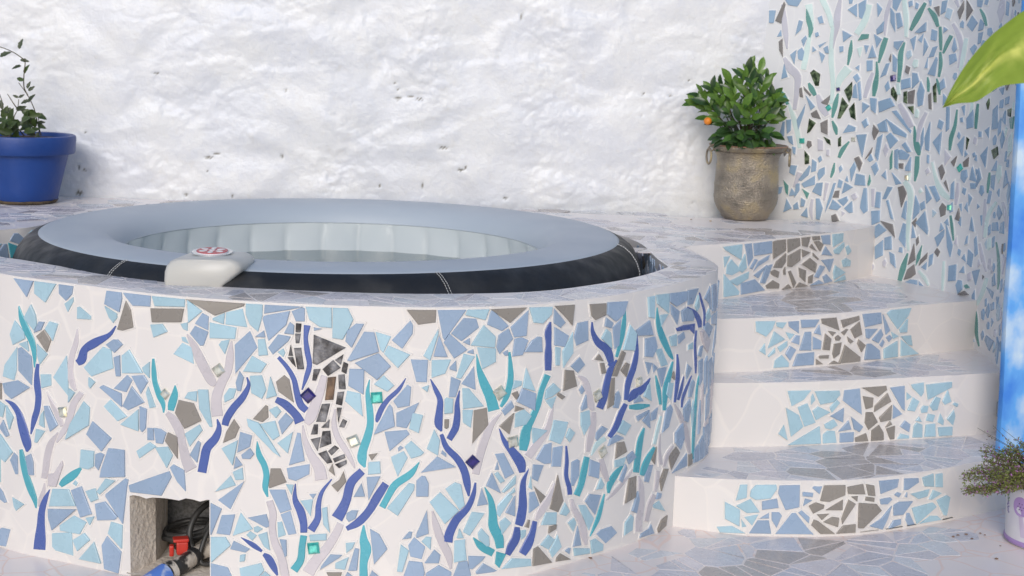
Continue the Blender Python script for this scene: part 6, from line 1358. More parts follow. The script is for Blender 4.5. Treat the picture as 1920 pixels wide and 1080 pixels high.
sT 560 30453,1616 30483,1554 30509,1491 30539,1426 30578,1360 30630,1297 30694,1242 30763,1196 30835,1155 30904,1117 30972,1077 31063,1243 30995,1287 30926,1330 30861,1371 30802,1409 30748,1443 30697,1477 30644,1513 30589,1552 30533,1594 30476,1635
sP 667 33118,3759 33121,3678 33124,3597 33127,3516 33128,3437 33129,3358 33126,3280 33119,3200 33113,3118 33110,3035 33115,2954 33131,2873 33156,2795 33183,2723 33208,2658 33226,2604 33237,2558 33245,2518 33252,2481 33258,2443 33265,2403 33423,2384 33419,2423 33416,2460 33412,2500 33404,2546 33390,2602 33366,2666 33336,2733 33305,2802 33278,2871 33260,2939 33253,3010 33254,3087 33259,3168 33262,3252 33259,3337 33248,3421 33233,3504 33215,3587 33197,3670 33180,3752
sT 834 33822,3360 33800,3287 33777,3214 33755,3141 33733,3068 33713,2996 33695,2923 33680,2850 33665,2780 33649,2713 33630,2651 33606,2594 33578,2541 33548,2488 33516,2434 33486,2379 33690,2279 33720,2333 33752,2386 33784,2442 33815,2501 33843,2565 33868,2633 33889,2704 33908,2776 33926,2848 33943,2920 33959,2994 33974,3069 33988,3146 34001,3222 34015,3298
sT 534 35431,2876 35341,2844 35249,2814 35159,2782 35075,2746 35001,2706 34937,2660 34879,2611 34829,2558 34789,2503 34759,2444 34745,2384 34748,2325 34761,2270 34776,2217 34787,2165 34860,2144 34884,2188 34906,2231 34929,2271 34954,2308 34983,2345 35018,2385 35062,2429 35109,2475 35159,2524 35208,2575 35256,2627 35305,2682 35357,2739 35410,2797 35463,2854
sT 465 34643,2172 34616,2118 34589,2064 34562,2011 34535,1955 34508,1896 34479,1831 34450,1761 34422,1690 34393,1621 34366,1558 34340,1501 34313,1445 34286,1391 34260,1340 34237,1291 34217,1246 34199,1206 34183,1167 34167,1129 34150,1090 34177,1076 34208,1107 34238,1137 34269,1168 34301,1202 34335,1240 34371,1281 34411,1326 34452,1374 34490,1428 34525,1488 34554,1554 34579,1627 34601,1703 34620,1777 34636,1847 34649,1913 34658,1976 34665,2037 34671,2098 34679,2159
sT 809 36302,3715 36250,3662 36195,3612 36141,3559 36092,3501 36052,3435 36023,3360 36003,3281 35989,3198 35977,3113 35963,3025 35947,2932 35931,2834 35916,2734 35901,2633 35886,2533 36178,2451 36191,2551 36204,2654 36216,2755 36229,2853 36242,2947 36255,3036 36269,3122 36282,3203 36295,3279 36308,3352 36320,3422 36333,3488 36347,3554 36361,3620 36375,3688
sT 523 36874,3059 36800,3019 36725,2979 36650,2938 36579,2896 36515,2850 36458,2801 36405,2749 36359,2696 36319,2645 36288,2595 36266,2547 36256,2502 36251,2459 36249,2418 36244,2376 36428,2307 36458,2341 36488,2372 36518,2404 36548,2436 36579,2474 36613,2519 36649,2570 36686,2623 36725,2678 36763,2731 36803,2784 36845,2838 36889,2893 36934,2949 36979,3005
sW 981 33352,2260 33364,2200 33374,2141 33385,2079 33404,2013 33433,1939 33478,1860 33532,1780 33587,1704 33637,1631 33675,1563 33704,1493 33728,1417 33750,1338 33772,1259 33798,1184 33827,1116 33857,1054 33887,994 33918,934 33949,873 34061,862 34060,921 34061,978 34061,1037 34057,1099 34046,1166 34030,1240 34009,1320 33982,1406 33948,1495 33905,1585 33849,1673 33786,1757 33722,1835 33665,1905 33618,1967 33581,2026 33548,2083 33517,2141 33487,2201 33455,2262
sW 1410 29374,2373 29380,2292 29384,2210 29389,2128 29398,2045 29412,1961 29431,1878 29455,1795 29482,1713 29512,1631 29544,1549 29580,1469 29618,1393 29655,1324 29689,1259 29720,1197 29750,1132 29781,1060 29812,984 29843,905 29875,826 29932,834 29932,916 29936,999 29937,1084 29933,1171 29916,1260 29886,1346 29848,1424 29807,1496 29768,1562 29733,1629 29703,1702 29674,1778 29644,1856 29615,1934 29584,2010 29552,2084 29519,2158 29485,2233 29451,2308 29417,2383
sW 449 34368,3173 34390,3102 34410,3031 34431,2959 34456,2886 34487,2815 34525,2746 34567,2681 34613,2618 34658,2555 34702,2493 34843,2501 34819,2566 34796,2631 34773,2694 34749,2758 34724,2821 34695,2888 34665,2957 34632,3028 34599,3100 34566,3172
sW 429 35855,2624 35782,2583 35713,2543 35643,2503 35571,2462 35493,2420 35404,2377 35308,2331 35211,2285 35118,2238 35036,2193 34966,2149 34903,2107 34844,2064 34786,2021 34727,1977 34762,1946 34842,1972 34922,1996 35005,2020 35088,2049 35173,2085 35260,2129 35350,2180 35439,2235 35525,2291 35604,2344 35674,2395 35735,2446 35791,2495 35846,2545 35903,2594
sW 1223 36151,2356 36157,2290 36163,2227 36169,2165 36172,2101 36176,2028 36182,1939 36189,1835 36196,1727 36199,1620 36197,1524 36185,1440 36165,1359 36141,1280 36120,1199 36107,1118 36105,1038 36110,963 36118,892 36127,824 36134,756 36499,668 36492,739 36483,808 36475,876 36471,943 36471,1011 36480,1083 36496,1159 36516,1242 36532,1332 36540,1429 36539,1534 36534,1647 36523,1762 36504,1873 36477,1975 36437,2065 36386,2144 36331,2215 36275,2281 36223,2350
sW 481 36935,1675 36888,1629 36840,1587 36791,1541 36743,1487 36700,1422 36663,1343 36632,1254 36603,1160 36575,1065 36546,974 36777,887 36816,976 36854,1068 36893,1157 36931,1240 36968,1313 37004,1373 37041,1424 37078,1471 37117,1519 37157,1570
sW 280 37085,2312 37080,2252 37076,2193 37071,2134 37066,2076 37060,2018 37052,1961 37044,1903 37034,1844 37024,1785 37015,1725 37173,1672 37196,1727 37221,1781 37246,1837 37267,1894 37283,1953 37290,2015 37291,2077 37289,2140 37286,2201 37284,2262
sW 768 32774,2817 32722,2740 32670,2661 32619,2583 32569,2511 32520,2447 32472,2391 32421,2339 32370,2288 32321,2236 32280,2182 32249,2129 32227,2079 32210,2029 32194,1980 32176,1930 32278,1864 32320,1899 32362,1932 32404,1965 32445,2002 32486,2044 32527,2091 32572,2144 32618,2204 32662,2272 32700,2349 32729,2433 32751,2524 32769,2618 32785,2712 32803,2804
sW 311 37170,3372 37159,3289 37146,3207 37134,3124 37127,3038 37128,2947 37139,2851 37159,2750 37183,2648 37207,2546 37230,2446 37429,2414 37398,2517 37366,2621 37335,2723 37308,2822 37287,2917 37273,3007 37264,3095 37259,3181 37255,3267 37249,3354
sW 232 37894,2888 37818,2847 37739,2807 37662,2765 37593,2720 37536,2669 37496,2613 37470,2554 37453,2494 37438,2435 37419,2377 37539,2332 37578,2384 37616,2435 37655,2485 37693,2535 37733,2584 37777,2634 37823,2687 37873,2741 37924,2796 37975,2850
sA 331 34558,3782 34493,3766 34425,3753 34353,3736 34281,3711 34217,3670 34169,3615 34135,3552 34109,3485 34086,3418 34059,3355 34111,3328 34167,3377 34222,3428 34276,3477 34329,3519 34379,3552 34426,3576 34477,3598 34535,3618 34598,3639 34663,3662
sA 306 37146,3898 37114,3838 37083,3781 37052,3722 37021,3659 36990,3588 36960,3508 36930,3420 36900,3328 36871,3235 36841,3144 36997,3094 37031,3184 37066,3275 37100,3366 37132,3453 37161,3533 37185,3606 37206,3672 37225,3735 37243,3797 37262,3861
gV 30393,3631,155,45
gC 31475,4078,157,10
gC 34532,3367,149,30
pB 666 37343,7365 38332,7310 38324,7042 37744,6947 37363,7133
pB 399 38398,7323 39113,7298 38795,6885 38446,6898
pB 328 37409,7056 37930,6787 37838,6417 37476,6762
pB 496 38020,6775 38308,6843 38693,6726 38921,6500 38855,6379 38143,6460
pL 117 38936,6801 39106,7104 39224,6740 39060,6632
pB 208 39617,6927 40034,7245 40179,6516 40010,6718
pB 447 40170,7249 40746,7226 41035,6343 40343,6446
pB 306 41113,7203 41305,7242 41104,6639 41107,6412
pL 134 39747,6402 40031,6582 40249,6282 39897,6203
pB 257 39671,6105 39965,6170 40438,5960 40106,5680 39690,5969
pB 141 40319,6316 40811,6335 41124,5909 40368,6062
pL 235 37415,6116 37822,6143 37856,5796 37560,5840
pB 162 37915,6065 38271,6141 38368,5954 37982,5841
pL 89 38613,5700 38930,5737 38933,5539 38628,5567
pB 108 39332,5276 39466,5519 39692,5526 39564,5192
pB 155 38557,4882 38626,5154 38950,4967 38628,4695
pB 216 38793,4137 38854,4478 39043,4620 39214,4500 39001,4097
pL 275 37402,4479 37493,4806 37788,4735 37665,4261
pG 41 37642,4952 37772,5081 37821,4828
pW 430 39408,5969 39624,6024 40099,5726 40343,5595 40110,5231 39758,5470
pB 181 40726,5164 41036,5743 41307,5784 41223,5296 40769,5019
pB 103 41094,5869 41088,6325 41075,5781 41140,5495
pP 356 37788,6318 38250,6338 38998,6284 38985,5968 38661,6148 37857,6223
pB 483 37441,4043 37677,4129 37818,3973 37612,3492 37278,3384
pB 384 38477,3846 38902,4072 38991,3744 38830,3378 38568,3476
pB 245 39411,5086 39688,5126 39715,4497 39527,4353
pB 224 39885,5002 40055,5151 40131,4237 39969,3998
pB 284 40229,4940 40657,4995 40633,4225 40350,4011
pB 227 40848,4775 41069,5051 41094,4403 41187,4106
pW 157 39753,4220 39883,4330 39946,3550 39806,3399
pB 274 40193,3862 40511,4069 40647,3306 40245,3122
pW 224 40786,4102 41055,4227 41029,3402 40959,3186
pL 117 39055,3643 39151,3979 39239,3516 39164,3174
pB 135 39624,3437 39682,3875 39796,3039 39645,2845
pW 174 40185,3044 40562,3233 40590,2674 40257,2615
pB 147 41083,3064 41044,3305 41129,2726 41298,2496
sP 332 38412,6828 38508,6776 38608,6723 38704,6671 38788,6622 38857,6577 38916,6532 38971,6484 39022,6436 39070,6388 39113,6342 39151,6299 39184,6257 39216,6211 39248,6163 39282,6114 39501,6092 39496,6137 39495,6182 39491,6229 39475,6282 39439,6338 39389,6395 39327,6453 39253,6512 39166,6571 39065,6629 38948,6682 38823,6728 38697,6770 38573,6810 38455,6850
sP 217 39196,7153 39233,7091 39269,7030 39306,6968 39345,6905 39386,6841 39433,6775 39486,6709 39537,6643 39583,6577 39617,6507 39638,6433 39648,6354 39652,6273 39654,6190 39659,6108 39755,6091 39765,6170 39780,6250 39792,6330 39796,6410 39783,6488 39749,6564 39701,6636 39646,6705 39589,6771 39536,6836 39485,6901 39433,6964 39381,7027 39329,7089 39278,7151
sP 482 37914,5551 37919,5473 37925,5396 37930,5319 37934,5241 37936,5161 37936,5081 37934,5001 37931,4919 37927,4833 37921,4738 37915,4633 37906,4519 37897,4400 37887,4279 37878,4160 37985,4134 38021,4246 38060,4360 38098,4473 38129,4583 38150,4688 38159,4785 38157,4876 38148,4962 38134,5047 38118,5132 38098,5216 38072,5299 38043,5380 38013,5461 37986,5541
sP 212 38407,4824 38367,4763 38328,4701 38288,4640 38250,4580 38213,4518 38178,4457 38144,4394 38111,4330 38078,4266 38045,4202 38209,4149 38250,4211 38292,4272 38335,4334 38374,4397 38405,4462 38426,4530 38440,4599 38449,4669 38456,4739 38466,4808
sP 263 38947,4752 38869,4693 38789,4633 38710,4573 38637,4514 38572,4457 38515,4401 38464,4348 38419,4295 38381,4241 38354,4186 38339,4130 38337,4075 38342,4022 38349,3969 38352,3917 38451,3893 38465,3942 38477,3991 38490,4039 38507,4086 38531,4134 38564,4182 38604,4232 38650,4283 38698,4337 38747,4395 38796,4458 38847,4524 38899,4593 38953,4663 39006,4732
sP 302 39077,6065 39066,5980 39054,5896 39042,5812 39035,5724 39035,5633 39045,5534 39063,5430 39084,5326 39107,5225 39127,5133 39144,5052 39162,4978 39179,4907 39196,4838 39213,4766 39301,4750 39303,4819 39306,4885 39309,4952 39307,5024 39300,5106 39282,5199 39256,5301 39227,5406 39202,5510 39184,5608 39177,5699 39176,5787 39178,5873 39182,5959 39183,6046
sT 775 37669,5381 37621,5315 37573,5249 37526,5183 37479,5116 37435,5045 37390,4976 37341,4906 37295,4831 37257,4746 37232,4648 37226,4536 37235,4414 37251,4286 37270,4156 37285,4031 37445,3996 37466,4115 37488,4237 37509,4356 37531,4468 37553,4569 37577,4657 37602,4738 37628,4816 37654,4894 37677,4973 37696,5052 37711,5129 37725,5205 37738,5281 37752,5358
sT 280 36797,5108 36820,5023 36842,4937 36864,4852 36888,4767 36915,4681 36948,4593 36985,4504 37025,4412 37065,4320 37104,4228 37198,4218 37183,4307 37170,4396 37157,4486 37137,4576 37107,4666 37065,4756 37013,4845 36956,4932 36898,5019 36842,5106
sT 723 39578,4837 39531,4751 39482,4668 39435,4583 39392,4492 39358,4388 39332,4269 39314,4137 39301,3999 39289,3863 39277,3735 39262,3623 39246,3522 39233,3420 39222,3306 39218,3165 39220,2993 39229,2797 39241,2586 39253,2372 39265,2164 39421,2125 39425,2330 39429,2541 39433,2748 39437,2942 39441,3113 39444,3253 39446,3370 39448,3474 39451,3578 39456,3693 39460,3824 39463,3963 39469,4102 39478,4235 39493,4356 39515,4461 39545,4554 39579,4642 39614,4729 39647,4819
sW 780 37899,4078 37952,4005 38003,3932 38056,3859 38110,3785 38169,3705 38236,3618 38310,3528 38385,3435 38459,3340 38525,3243 38586,3140 38644,3028 38700,2914 38754,2804 38808,2704 38859,2621 38908,2548 38956,2480 39004,2414 39053,2344 39159,2326 39155,2388 39153,2447 39150,2508 39140,2576 39118,2657 39085,2753 39044,2863 38994,2980 38935,3099 38868,3212 38791,3320 38705,3424 38614,3523 38521,3618 38430,3707 38338,3790 38245,3868 38153,3941 38064,4012 37977,4083
pB 539 38024,3223 38473,3438 38649,2936 38412,2656 38053,2932
pG 453 37693,2614 38140,2804 38422,2565 37907,2164
pB 328 37962,2050 38887,2438 38933,2047
pG 160 38997,2377 39285,2348 39317,2002 39041,1999
pB 220 39369,2374 39687,2528 39760,1987 39412,2024
pB 265 39742,2561 40030,2723 40144,1986 39819,1996
pB 450 40063,2943 40484,2985 40766,1990 40214,1991
pB 188 40592,3097 41025,3041 41359,2160 40834,2205"""
add_data(mos, D_FRONT, FRONT, ts)
D_R4 = """pL 563 3006,7494 3945,7528 3944,6986 3121,7375
pL 109 3067,7148 3356,7155 3130,6786
pL 504 3233,6856 3439,7047 3990,6620 3521,6475 3220,6549
pL 291 3786,6662 4130,7180 4259,6678 4029,6529
pB 424 4086,7519 4462,7535 4587,7017 4350,6723 4186,7254
pB 807 4560,7513 5573,7540 5616,7101 4654,7075
pL 727 3111,6556 3959,5869 3922,5758 3173,5740
pL 415 3388,6279 4406,6536 4386,6303 3818,6089
pB 825 4006,6152 4752,6247 5348,5800 4039,5758
pB 101 4434,6664 4689,6958 4837,6921 4559,6602
pB 203 4645,6543 4876,6855 5497,7046 5430,6877 4875,6682
pB 145 4659,6385 5365,6697 5099,6455 4913,6260
pB 350 5050,6090 5286,6651 5653,6702 5482,6318 5301,6042
pG 685 5636,7510 5863,7540 6355,7540 6397,7140 5694,6884
pG 503 6441,7540 7189,7540 7245,7251 6510,7047
pG 228 7296,7538 7811,7540 7673,7178 7353,7243
pG 104 7920,7540 8372,7540 8404,7400 7981,7400
pG 167 8049,7341 8339,7355 8617,7211 8450,6960
pG 58 7809,7157 7923,7269 8273,6972
pG 329 5871,6775 6406,7044 6421,6722 6216,6536 5748,6572
pG 542 6520,6939 7256,7143 7274,6710 6780,6517 6540,6563
pG 117 7339,7115 7874,6963 7415,6818
pG 396 7396,6565 7868,6762 8293,6523 8240,6182
pG 53 8029,6941 8407,6695 8369,6637 8021,6843
pG 154 5595,6442 5796,6505 6075,6403 6036,6188 5646,6331
pG 43 6311,6437 6411,6552 6457,6265 6344,6274
pG 204 6595,6361 6749,6391 7115,5912 6976,5740
pG 252 7219,6460 7691,6313 7692,5872 7309,6112
pG 117 7851,6066 8138,6140 8101,5809 7858,5830
pG 288 5350,5959 5748,6126 6143,5960 6116,5796 5443,5845
pG 89 6310,5740 6667,5897 6873,5740
pG 142 7103,5740 7329,5909 7851,5740
pB 278 8451,7539 8988,7540 9052,7166 8616,7222
pL 411 9153,7540 9886,7540 9876,7244 9239,7070
pB 171 8569,6831 8758,7136 9239,6738
pB 269 8545,6630 9318,6627 9090,6141 8884,6368
pB 203 8211,6036 8521,6440 8822,6362 8437,5973
pB 176 8700,5996 8915,6078 9317,5789 8863,5740
pB 174 7969,5740 8490,5892 8826,5740
pL 212 9301,6944 9957,7188 10010,7028 9646,6762 9364,6812
pL 107 10090,6994 10303,7049 10560,6815 10297,6680
pL 206 9885,6508 10199,6582 10554,6449 10526,6238 10024,6256
pL 300 9348,6109 9444,6367 10195,6032 9428,5835
pL 157 9439,5740 10174,5939 10291,5740"""
add_data(mos, D_R4, E4, ts)
# broken tile on the rim: laid along its outer and inner edges
rng = random.Random(9)
RL = FRONT.L
def rim_pt(s, w, off):
    x, y = FRONT.at(s, -w); return (x, y, RIM+off)
def rim_width(s):
    px_, py_ = FRONT.at(s); best = 9
    for q in INNER.p[::3]+BACK.p[:14:3]: best = min(best, math.hypot(q[0]-px_, q[1]-py_))
    return best
RW = [(s, rim_width(s)) for s in np.arange(1.0, 4.7, .05)]
def rimw(s): return float(np.interp(s, [a for a, b in RW], [b for a, b in RW]))
s_end = FRONT.L-.20
for c in cells(1.2, s_end, .0, .21, .12, .085, rng):
    q = fit_cell(c, lambda s, w: 1.2 < s < s_end and .003 < w < rimw(s)-.008, .003)
    if not q: continue
    q = q[::-1]
    col = rng.choice('BBLLVVVWYYYG')
    if col == 'Y' and rng.random() < .6: continue
    ym = rim_pt(sum(p[0] for p in q)/len(q), .1, 0)[1]
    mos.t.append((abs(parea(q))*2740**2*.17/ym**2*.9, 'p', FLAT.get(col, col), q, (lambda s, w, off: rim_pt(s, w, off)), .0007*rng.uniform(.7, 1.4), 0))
def bench_in(x, y):
    return in_poly(x, y, OUT) and not in_poly(x, y, HOLE) and y < back_y(x)-.02 and not in_poly(x, y, rim_zone)
rim_zone = [FRONT.at(s) for s in np.arange(1.2, s_end, .03)]+[FRONT.at(s, -rimw(s)-.004) for s in np.arange(s_end-.02, 1.2, -.03)]
for c in cells(-2.05, 1.40, 4.2, 5.86, .12, .11, rng):
    q = fit_cell(c, bench_in, .003)
    if not q: continue
    cx = sum(p[0] for p in q)/len(q); cy = sum(p[1] for p in q)/len(q)
    col = rng.choice('BLLVVWYYYYG') if cx < .75 else (band_colour(cx, cy, rng) or 'Y')
    if cx > .62 and cy > 5.35 and rng.random() < .75: col = 'Y'
    if col == 'Y': continue
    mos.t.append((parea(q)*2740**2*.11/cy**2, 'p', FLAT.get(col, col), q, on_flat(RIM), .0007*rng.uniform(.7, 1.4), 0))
# tile on the inner faces seen over the rim
for c in cells(0, BACK.L, .50, .755, .05, .075, rng):
    q = fit_cell(c, lambda s, z: 0 < s < BACK.L and .5 < z < .75, .003)
    if not q: continue
    sm = sum(p[0] for p in q)/len(q)
    if not (sm < .6 or sm > BACK.L-.75): continue
    mos.t.append((60, 'p', rng.choice('BBLLBLTV' if sm > 1 else 'BVGB'), q, (lambda s, z, off: (lambda p: (p[0], p[1], z))(BACK.at(s, -off))), .003, 0))
mos.finish()

# ------------------------------------------------------------------ steps
st = thing('garden_steps', 'broad curved white steps with blue and grey tile bands climbing beside the hot tub', 'steps', (1.1, 4.5, 0))
def step(curve, zt, data, zlow):
    P = curve.p; n_ = len(P)
    loop = P+[(1.80, 5.7), (.30, 5.7)] if curve is not E1 else P+[(1.9, 5.2), (.30, 5.0)]
    m_ = len(loop)
    v = [(x, y, zt) for x, y in loop]+[(x, y, zlow) for x, y in loop]
    f = [tuple(range(m_))]+[(m_+i, m_+(i+1) % m_, (i+1) % m_, i) for i in range(m_)]
    s_ = mk('step', v, f, [M_TREAD, M_WHITE], st)
    s_.data.polygons.foreach_set('material_index', [0]+[1]*m_)
    ms = Mosaic(s_, MT, 90)
    add_data(ms, data, curve, s_)
    return s_, ms
D_R3 = """pL 748 2852,5595 3582,5574 3487,5327 3265,5081 2900,5256
pL 151 3608,5530 4011,5510 3865,5318 3645,5392
pL 415 3560,5241 3994,4961 3358,4688
pB 320 4078,5531 4500,5533 4531,5111 4119,5368
pB 424 4555,5565 5297,5539 5136,5298 4616,5302
pL 104 4000,5194 4357,5102 4179,4936
pB 186 4243,4849 4400,5075 4566,5041 4559,4742
pL 92 3375,4444 3626,4703 3654,4541 3406,4394
pL 171 3722,4698 4084,4897 4096,4735 3835,4540
pL 127 3050,4621 3241,4864 3295,4473
pB 271 4040,4469 4194,4734 4441,4592 4229,4247
pB 592 4756,5152 5011,5148 5059,4524 4584,4554
pB 307 5083,4986 5445,4816 5436,4539 5116,4560
pB 131 5116,5092 5310,5376 5417,5010
pL 458 3627,4039 3650,4272 3911,4443 4206,4165 4199,4028
pB 822 4354,4042 4499,4441 5184,4462 5187,4036
pG 504 5379,5559 6008,5562 6183,5110 5423,5394
pG 385 6197,5461 6978,5560 7011,5418 6314,5201
pG 382 6639,5119 7016,5368 7173,4915 6849,4814
pG 58 5699,5136 6018,5076 5885,4956
pG 77 5995,4899 6120,4970 6254,4871 6180,4777 6035,4797
pG 75 6245,5046 6463,5156 6549,5125 6387,4932
pG 347 5516,4524 5583,5054 5850,4864 5820,4473
pG 67 6518,4893 6812,4707 6668,4642 6578,4724
pG 329 5982,4681 6299,4709 6237,4324 6011,4191 5936,4346
pG 179 6979,4619 7033,4755 7367,4536 7196,4309
pG 798 6439,4624 7164,4150 7178,3997 6226,4010 6330,4267
pG 104 5372,4286 5429,4331 5790,4321 5774,4208 5406,4234
pG 76 5274,4233 5580,4033 5290,4028
pG 73 5821,4015 6017,4120 6317,3990
pB 742 7136,5599 8003,5595 8078,5220 7286,5157
pB 169 8097,5527 8509,4945 8316,4819
pL 1001 8293,5537 8498,5640 9504,5632 9385,5384 8893,4948
pL 220 8984,4930 9360,5273 9373,4805 9033,4818
pB 253 7306,5095 7879,5049 7500,4737 7370,4788
pB 257 7659,4688 8062,5023 8192,4819 7981,4543
pB 73 8343,4704 8504,4782 8648,4677 8492,4548
pL 79 8581,4887 8979,4699 8704,4631
pB 71 8038,4477 8187,4657 8292,4556 8179,4383
pB 695 7359,4042 7425,4572 7622,4565 8064,4297 8134,3990
pL 631 8273,4318 8922,4540 8998,3990 8309,3990
pL 231 9083,4690 9569,4680 9681,4314 9472,4358
pL 560 9096,4576 10046,3990 9146,3990"""
D_R2 = """pL 751 3913,3678 4704,3680 4481,3387 4079,3185
pL 95 4714,3466 4772,3573 4868,3365 4731,3212
pL 871 4829,3643 5684,3636 5720,3500 5513,3278 5053,3210
pB 1121 5834,3304 5861,3638 6415,3674 6545,2815 6155,3074
pG 506 6477,3700 7345,3727 7382,3599 7088,3380
pG 344 6535,3424 6919,3354 6916,3049 6676,2988
pG 456 6988,3085 7418,3491 7577,3203 6978,2877
pB 698 7496,3657 8024,3697 8094,2871 7990,2940
pL 930 3888,3147 4338,2896 4520,2507 4118,2205
pL 821 4281,3146 4605,3269 4930,2630 4550,2516
pL 443 4796,3009 4980,3151 5423,2946 4935,2702
pL 206 5380,3106 5611,3351 5739,3236 5470,2930
pB 337 5427,2816 5883,3066 5892,2589
pL 272 5238,2560 5554,2715 5704,2515 5473,2391 5273,2438
pL 1077 5077,2509 5161,1940 4038,1940
pL 216 3690,2304 3858,2600 4015,2089
pB 218 5740,2306 6081,2657 6199,2357
pB 283 6162,2774 6618,2424 6493,2255 6300,2352
pL 575 5210,2224 5372,2352 5624,2326 5718,1940 5233,1940
pB 527 5807,2250 6312,2259 6313,1940 5822,1940
pG 386 7181,2687 7613,3085 7615,2602 7246,2548
pG 535 6683,2895 6929,2884 7144,2543 6820,2302 6673,2542
pG 560 6934,2286 7189,2458 7378,2190 7410,1940 6946,1940
pG 311 6363,2072 6742,2204 6846,1940 6377,1940
pG 51 7424,2358 7586,2560 7666,2443
pG 278 7466,2307 7779,2394 7788,1957 7636,1951
pB 238 7662,3092 8021,2767 7673,2624
pL 78 8119,3484 8331,3313 8142,3210
pL 384 8263,3721 8734,3772 8763,3439 8675,3306 8328,3606
pL 935 8818,3695 9807,3744 9824,3557 8935,3195
pL 323 8198,2881 8371,3302 8621,3153 8467,2828
pL 150 8693,2904 8784,3012 8972,2978 8944,2778 8733,2765
pL 340 9021,2985 9208,3284 9428,3223 9334,2830 9166,2815
pL 238 9490,3107 9672,3481 9839,3088 9603,2988
pL 48 9901,2986 9969,3046 10118,2998 10071,2887
pB 238 7968,2354 8132,2556 8354,2407 8320,2149
pL 155 7892,1951 8004,2122 8330,2040 8338,1941
pL 432 8469,1968 8490,2365 8582,2459 8801,2372 8839,1946
pL 434 8915,1966 8936,2365 9279,2379 9334,1951
pL 417 9398,2249 9959,2239 9975,1950 9470,1957
pL 180 8924,2498 8988,2731 9253,2667 9199,2443
pL 133 9382,2423 9459,2705 9612,2459 9598,2301
pL 231 9717,2502 9964,2799 10042,2582 9984,2278
pL 51 8532,2520 8648,2651 8765,2468"""
D_R1 = """pL 438 2870,1279 2972,1752 3177,1767 3177,1376
pL 1116 3270,1414 3290,1592 3422,1754 4014,1776 4043,1652 3875,1369 3447,1316
pL 638 2887,1115 3295,1339 3589,940 3212,910
pB 481 3631,1266 4061,1364 4120,1093 3645,1022
pL 874 2561,1227 3005,1007 3019,503 2588,724
pL 252 3141,788 3550,877 3384,534
pB 85 3595,762 3849,928 3858,768
pL 71 3058,732 3226,508 3094,474
pB 366 3930,952 4150,956 4234,854 4100,481 3943,716
pL 749 2367,459 2804,510 3200,300 2467,300
pB 990 3305,300 3534,698 3862,705 3956,300
pB 1554 4115,1755 4703,1776 4731,1114 4332,1021 4086,1520
pB 149 5077,1684 5117,1733 5366,1731 5301,1500
pB 146 4791,1550 4820,1573 5112,1542 5098,1426 4806,1448
pB 109 4834,1145 4877,1377 5105,1319
pB 207 4707,949 4803,1020 5049,815 5035,623
pB 1927 4079,300 4524,938 4633,939 5172,300 5202,300
pG 1108 5336,1304 5426,1762 6067,1759 6079,1464 5607,1273
pG 494 6146,1698 6643,1759 6743,1442 6175,1491
pG 289 6738,1752 7030,1683 7094,1358 6842,1402
pG 359 5001,1150 5206,1261 5469,1177 5454,1079 5148,922
pG 304 5520,1020 6028,1323 6028,1005
pG 68 6276,1401 6497,1411 6486,1236
pG 128 6753,1253 6769,1368 7078,1305 7072,1180
pG 449 6018,750 6202,1316 6442,1177 6054,578
pG 1377 6548,1196 7157,1108 7362,893 6760,405 6578,433
pG 128 5261,894 5631,910 5419,722
pG 323 5468,667 5728,818 5942,780 5924,502
pG 684 5118,568 5182,738 5286,715 5853,300 5410,300
pG 662 5893,300 6080,536 6489,557 6496,300
pG 195 6663,300 6973,312 7310,300
pB 666 7198,1802 7925,1787 7881,1538 7285,1407
pB 451 8118,1784 8668,1735 8710,1602 8302,1418 8141,1427
pL 408 8839,1728 9284,1799 9345,1383 8957,1444
pL 306 9371,1766 9627,1774 9692,1333 9411,1375
pB 62 7784,1323 7906,1391 8041,1339 7949,1231
pB 22 8189,1217 8269,1349 8285,1183
pL 324 8415,1272 9153,1333 9096,1128 8745,1081
pL 200 9180,1017 9331,1288 9682,1140 9290,989
pB 198 7273,1241 7640,1262 7718,1194 7548,1063 7313,1088
pB 622 7785,1005 7991,1086 8513,1045 8173,671 7815,683
pL 881 8517,825 9347,894 9512,744 8763,306
pL 551 9485,946 9890,1057 10050,964 9963,404 9845,430
pB 699 6972,448 7352,636 7708,996 7604,617 7442,300
pB 272 7655,301 7828,536 8117,537 8132,379 7788,300
pB 246 8325,703 8431,689 8669,300 8411,300 8300,486
pL 881 8867,300 9294,485 9572,449 9766,300
pL 433 9802,300 9860,300 10227,300 10261,300 9855,300
pB 235 7568,300 7801,300 8207,300 8134,300
pB 73 8362,300 8384,300 8719,300 8727,300"""
rng = random.Random(21)
for curve, zt, data, zlow, back in ((E3, Z3, D_R3, .2, E4), (E2, Z2, D_R2, .1, E3), (E1, Z1, D_R1, -.1, E2)):
    s_, ms = step(curve, zt, data, zlow)
    def tread_in(x, y, c=curve, k=back):
        return front_y(c, x)+.004 < y < front_y(k, x)-.010 and not in_poly(x, y, poly_tub)
    for c in cells(.4, 1.75, 3.95, 5.75, .14, .085, rng):
        q = fit_cell(c, tread_in, .003)
        if not q: continue
        cx = sum(p[0] for p in q)/len(q); cy = sum(p[1] for p in q)/len(q)
        col = band_colour(cx, cy, rng)
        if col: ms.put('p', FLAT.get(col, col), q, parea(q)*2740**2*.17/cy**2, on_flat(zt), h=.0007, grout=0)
    ms.finish()

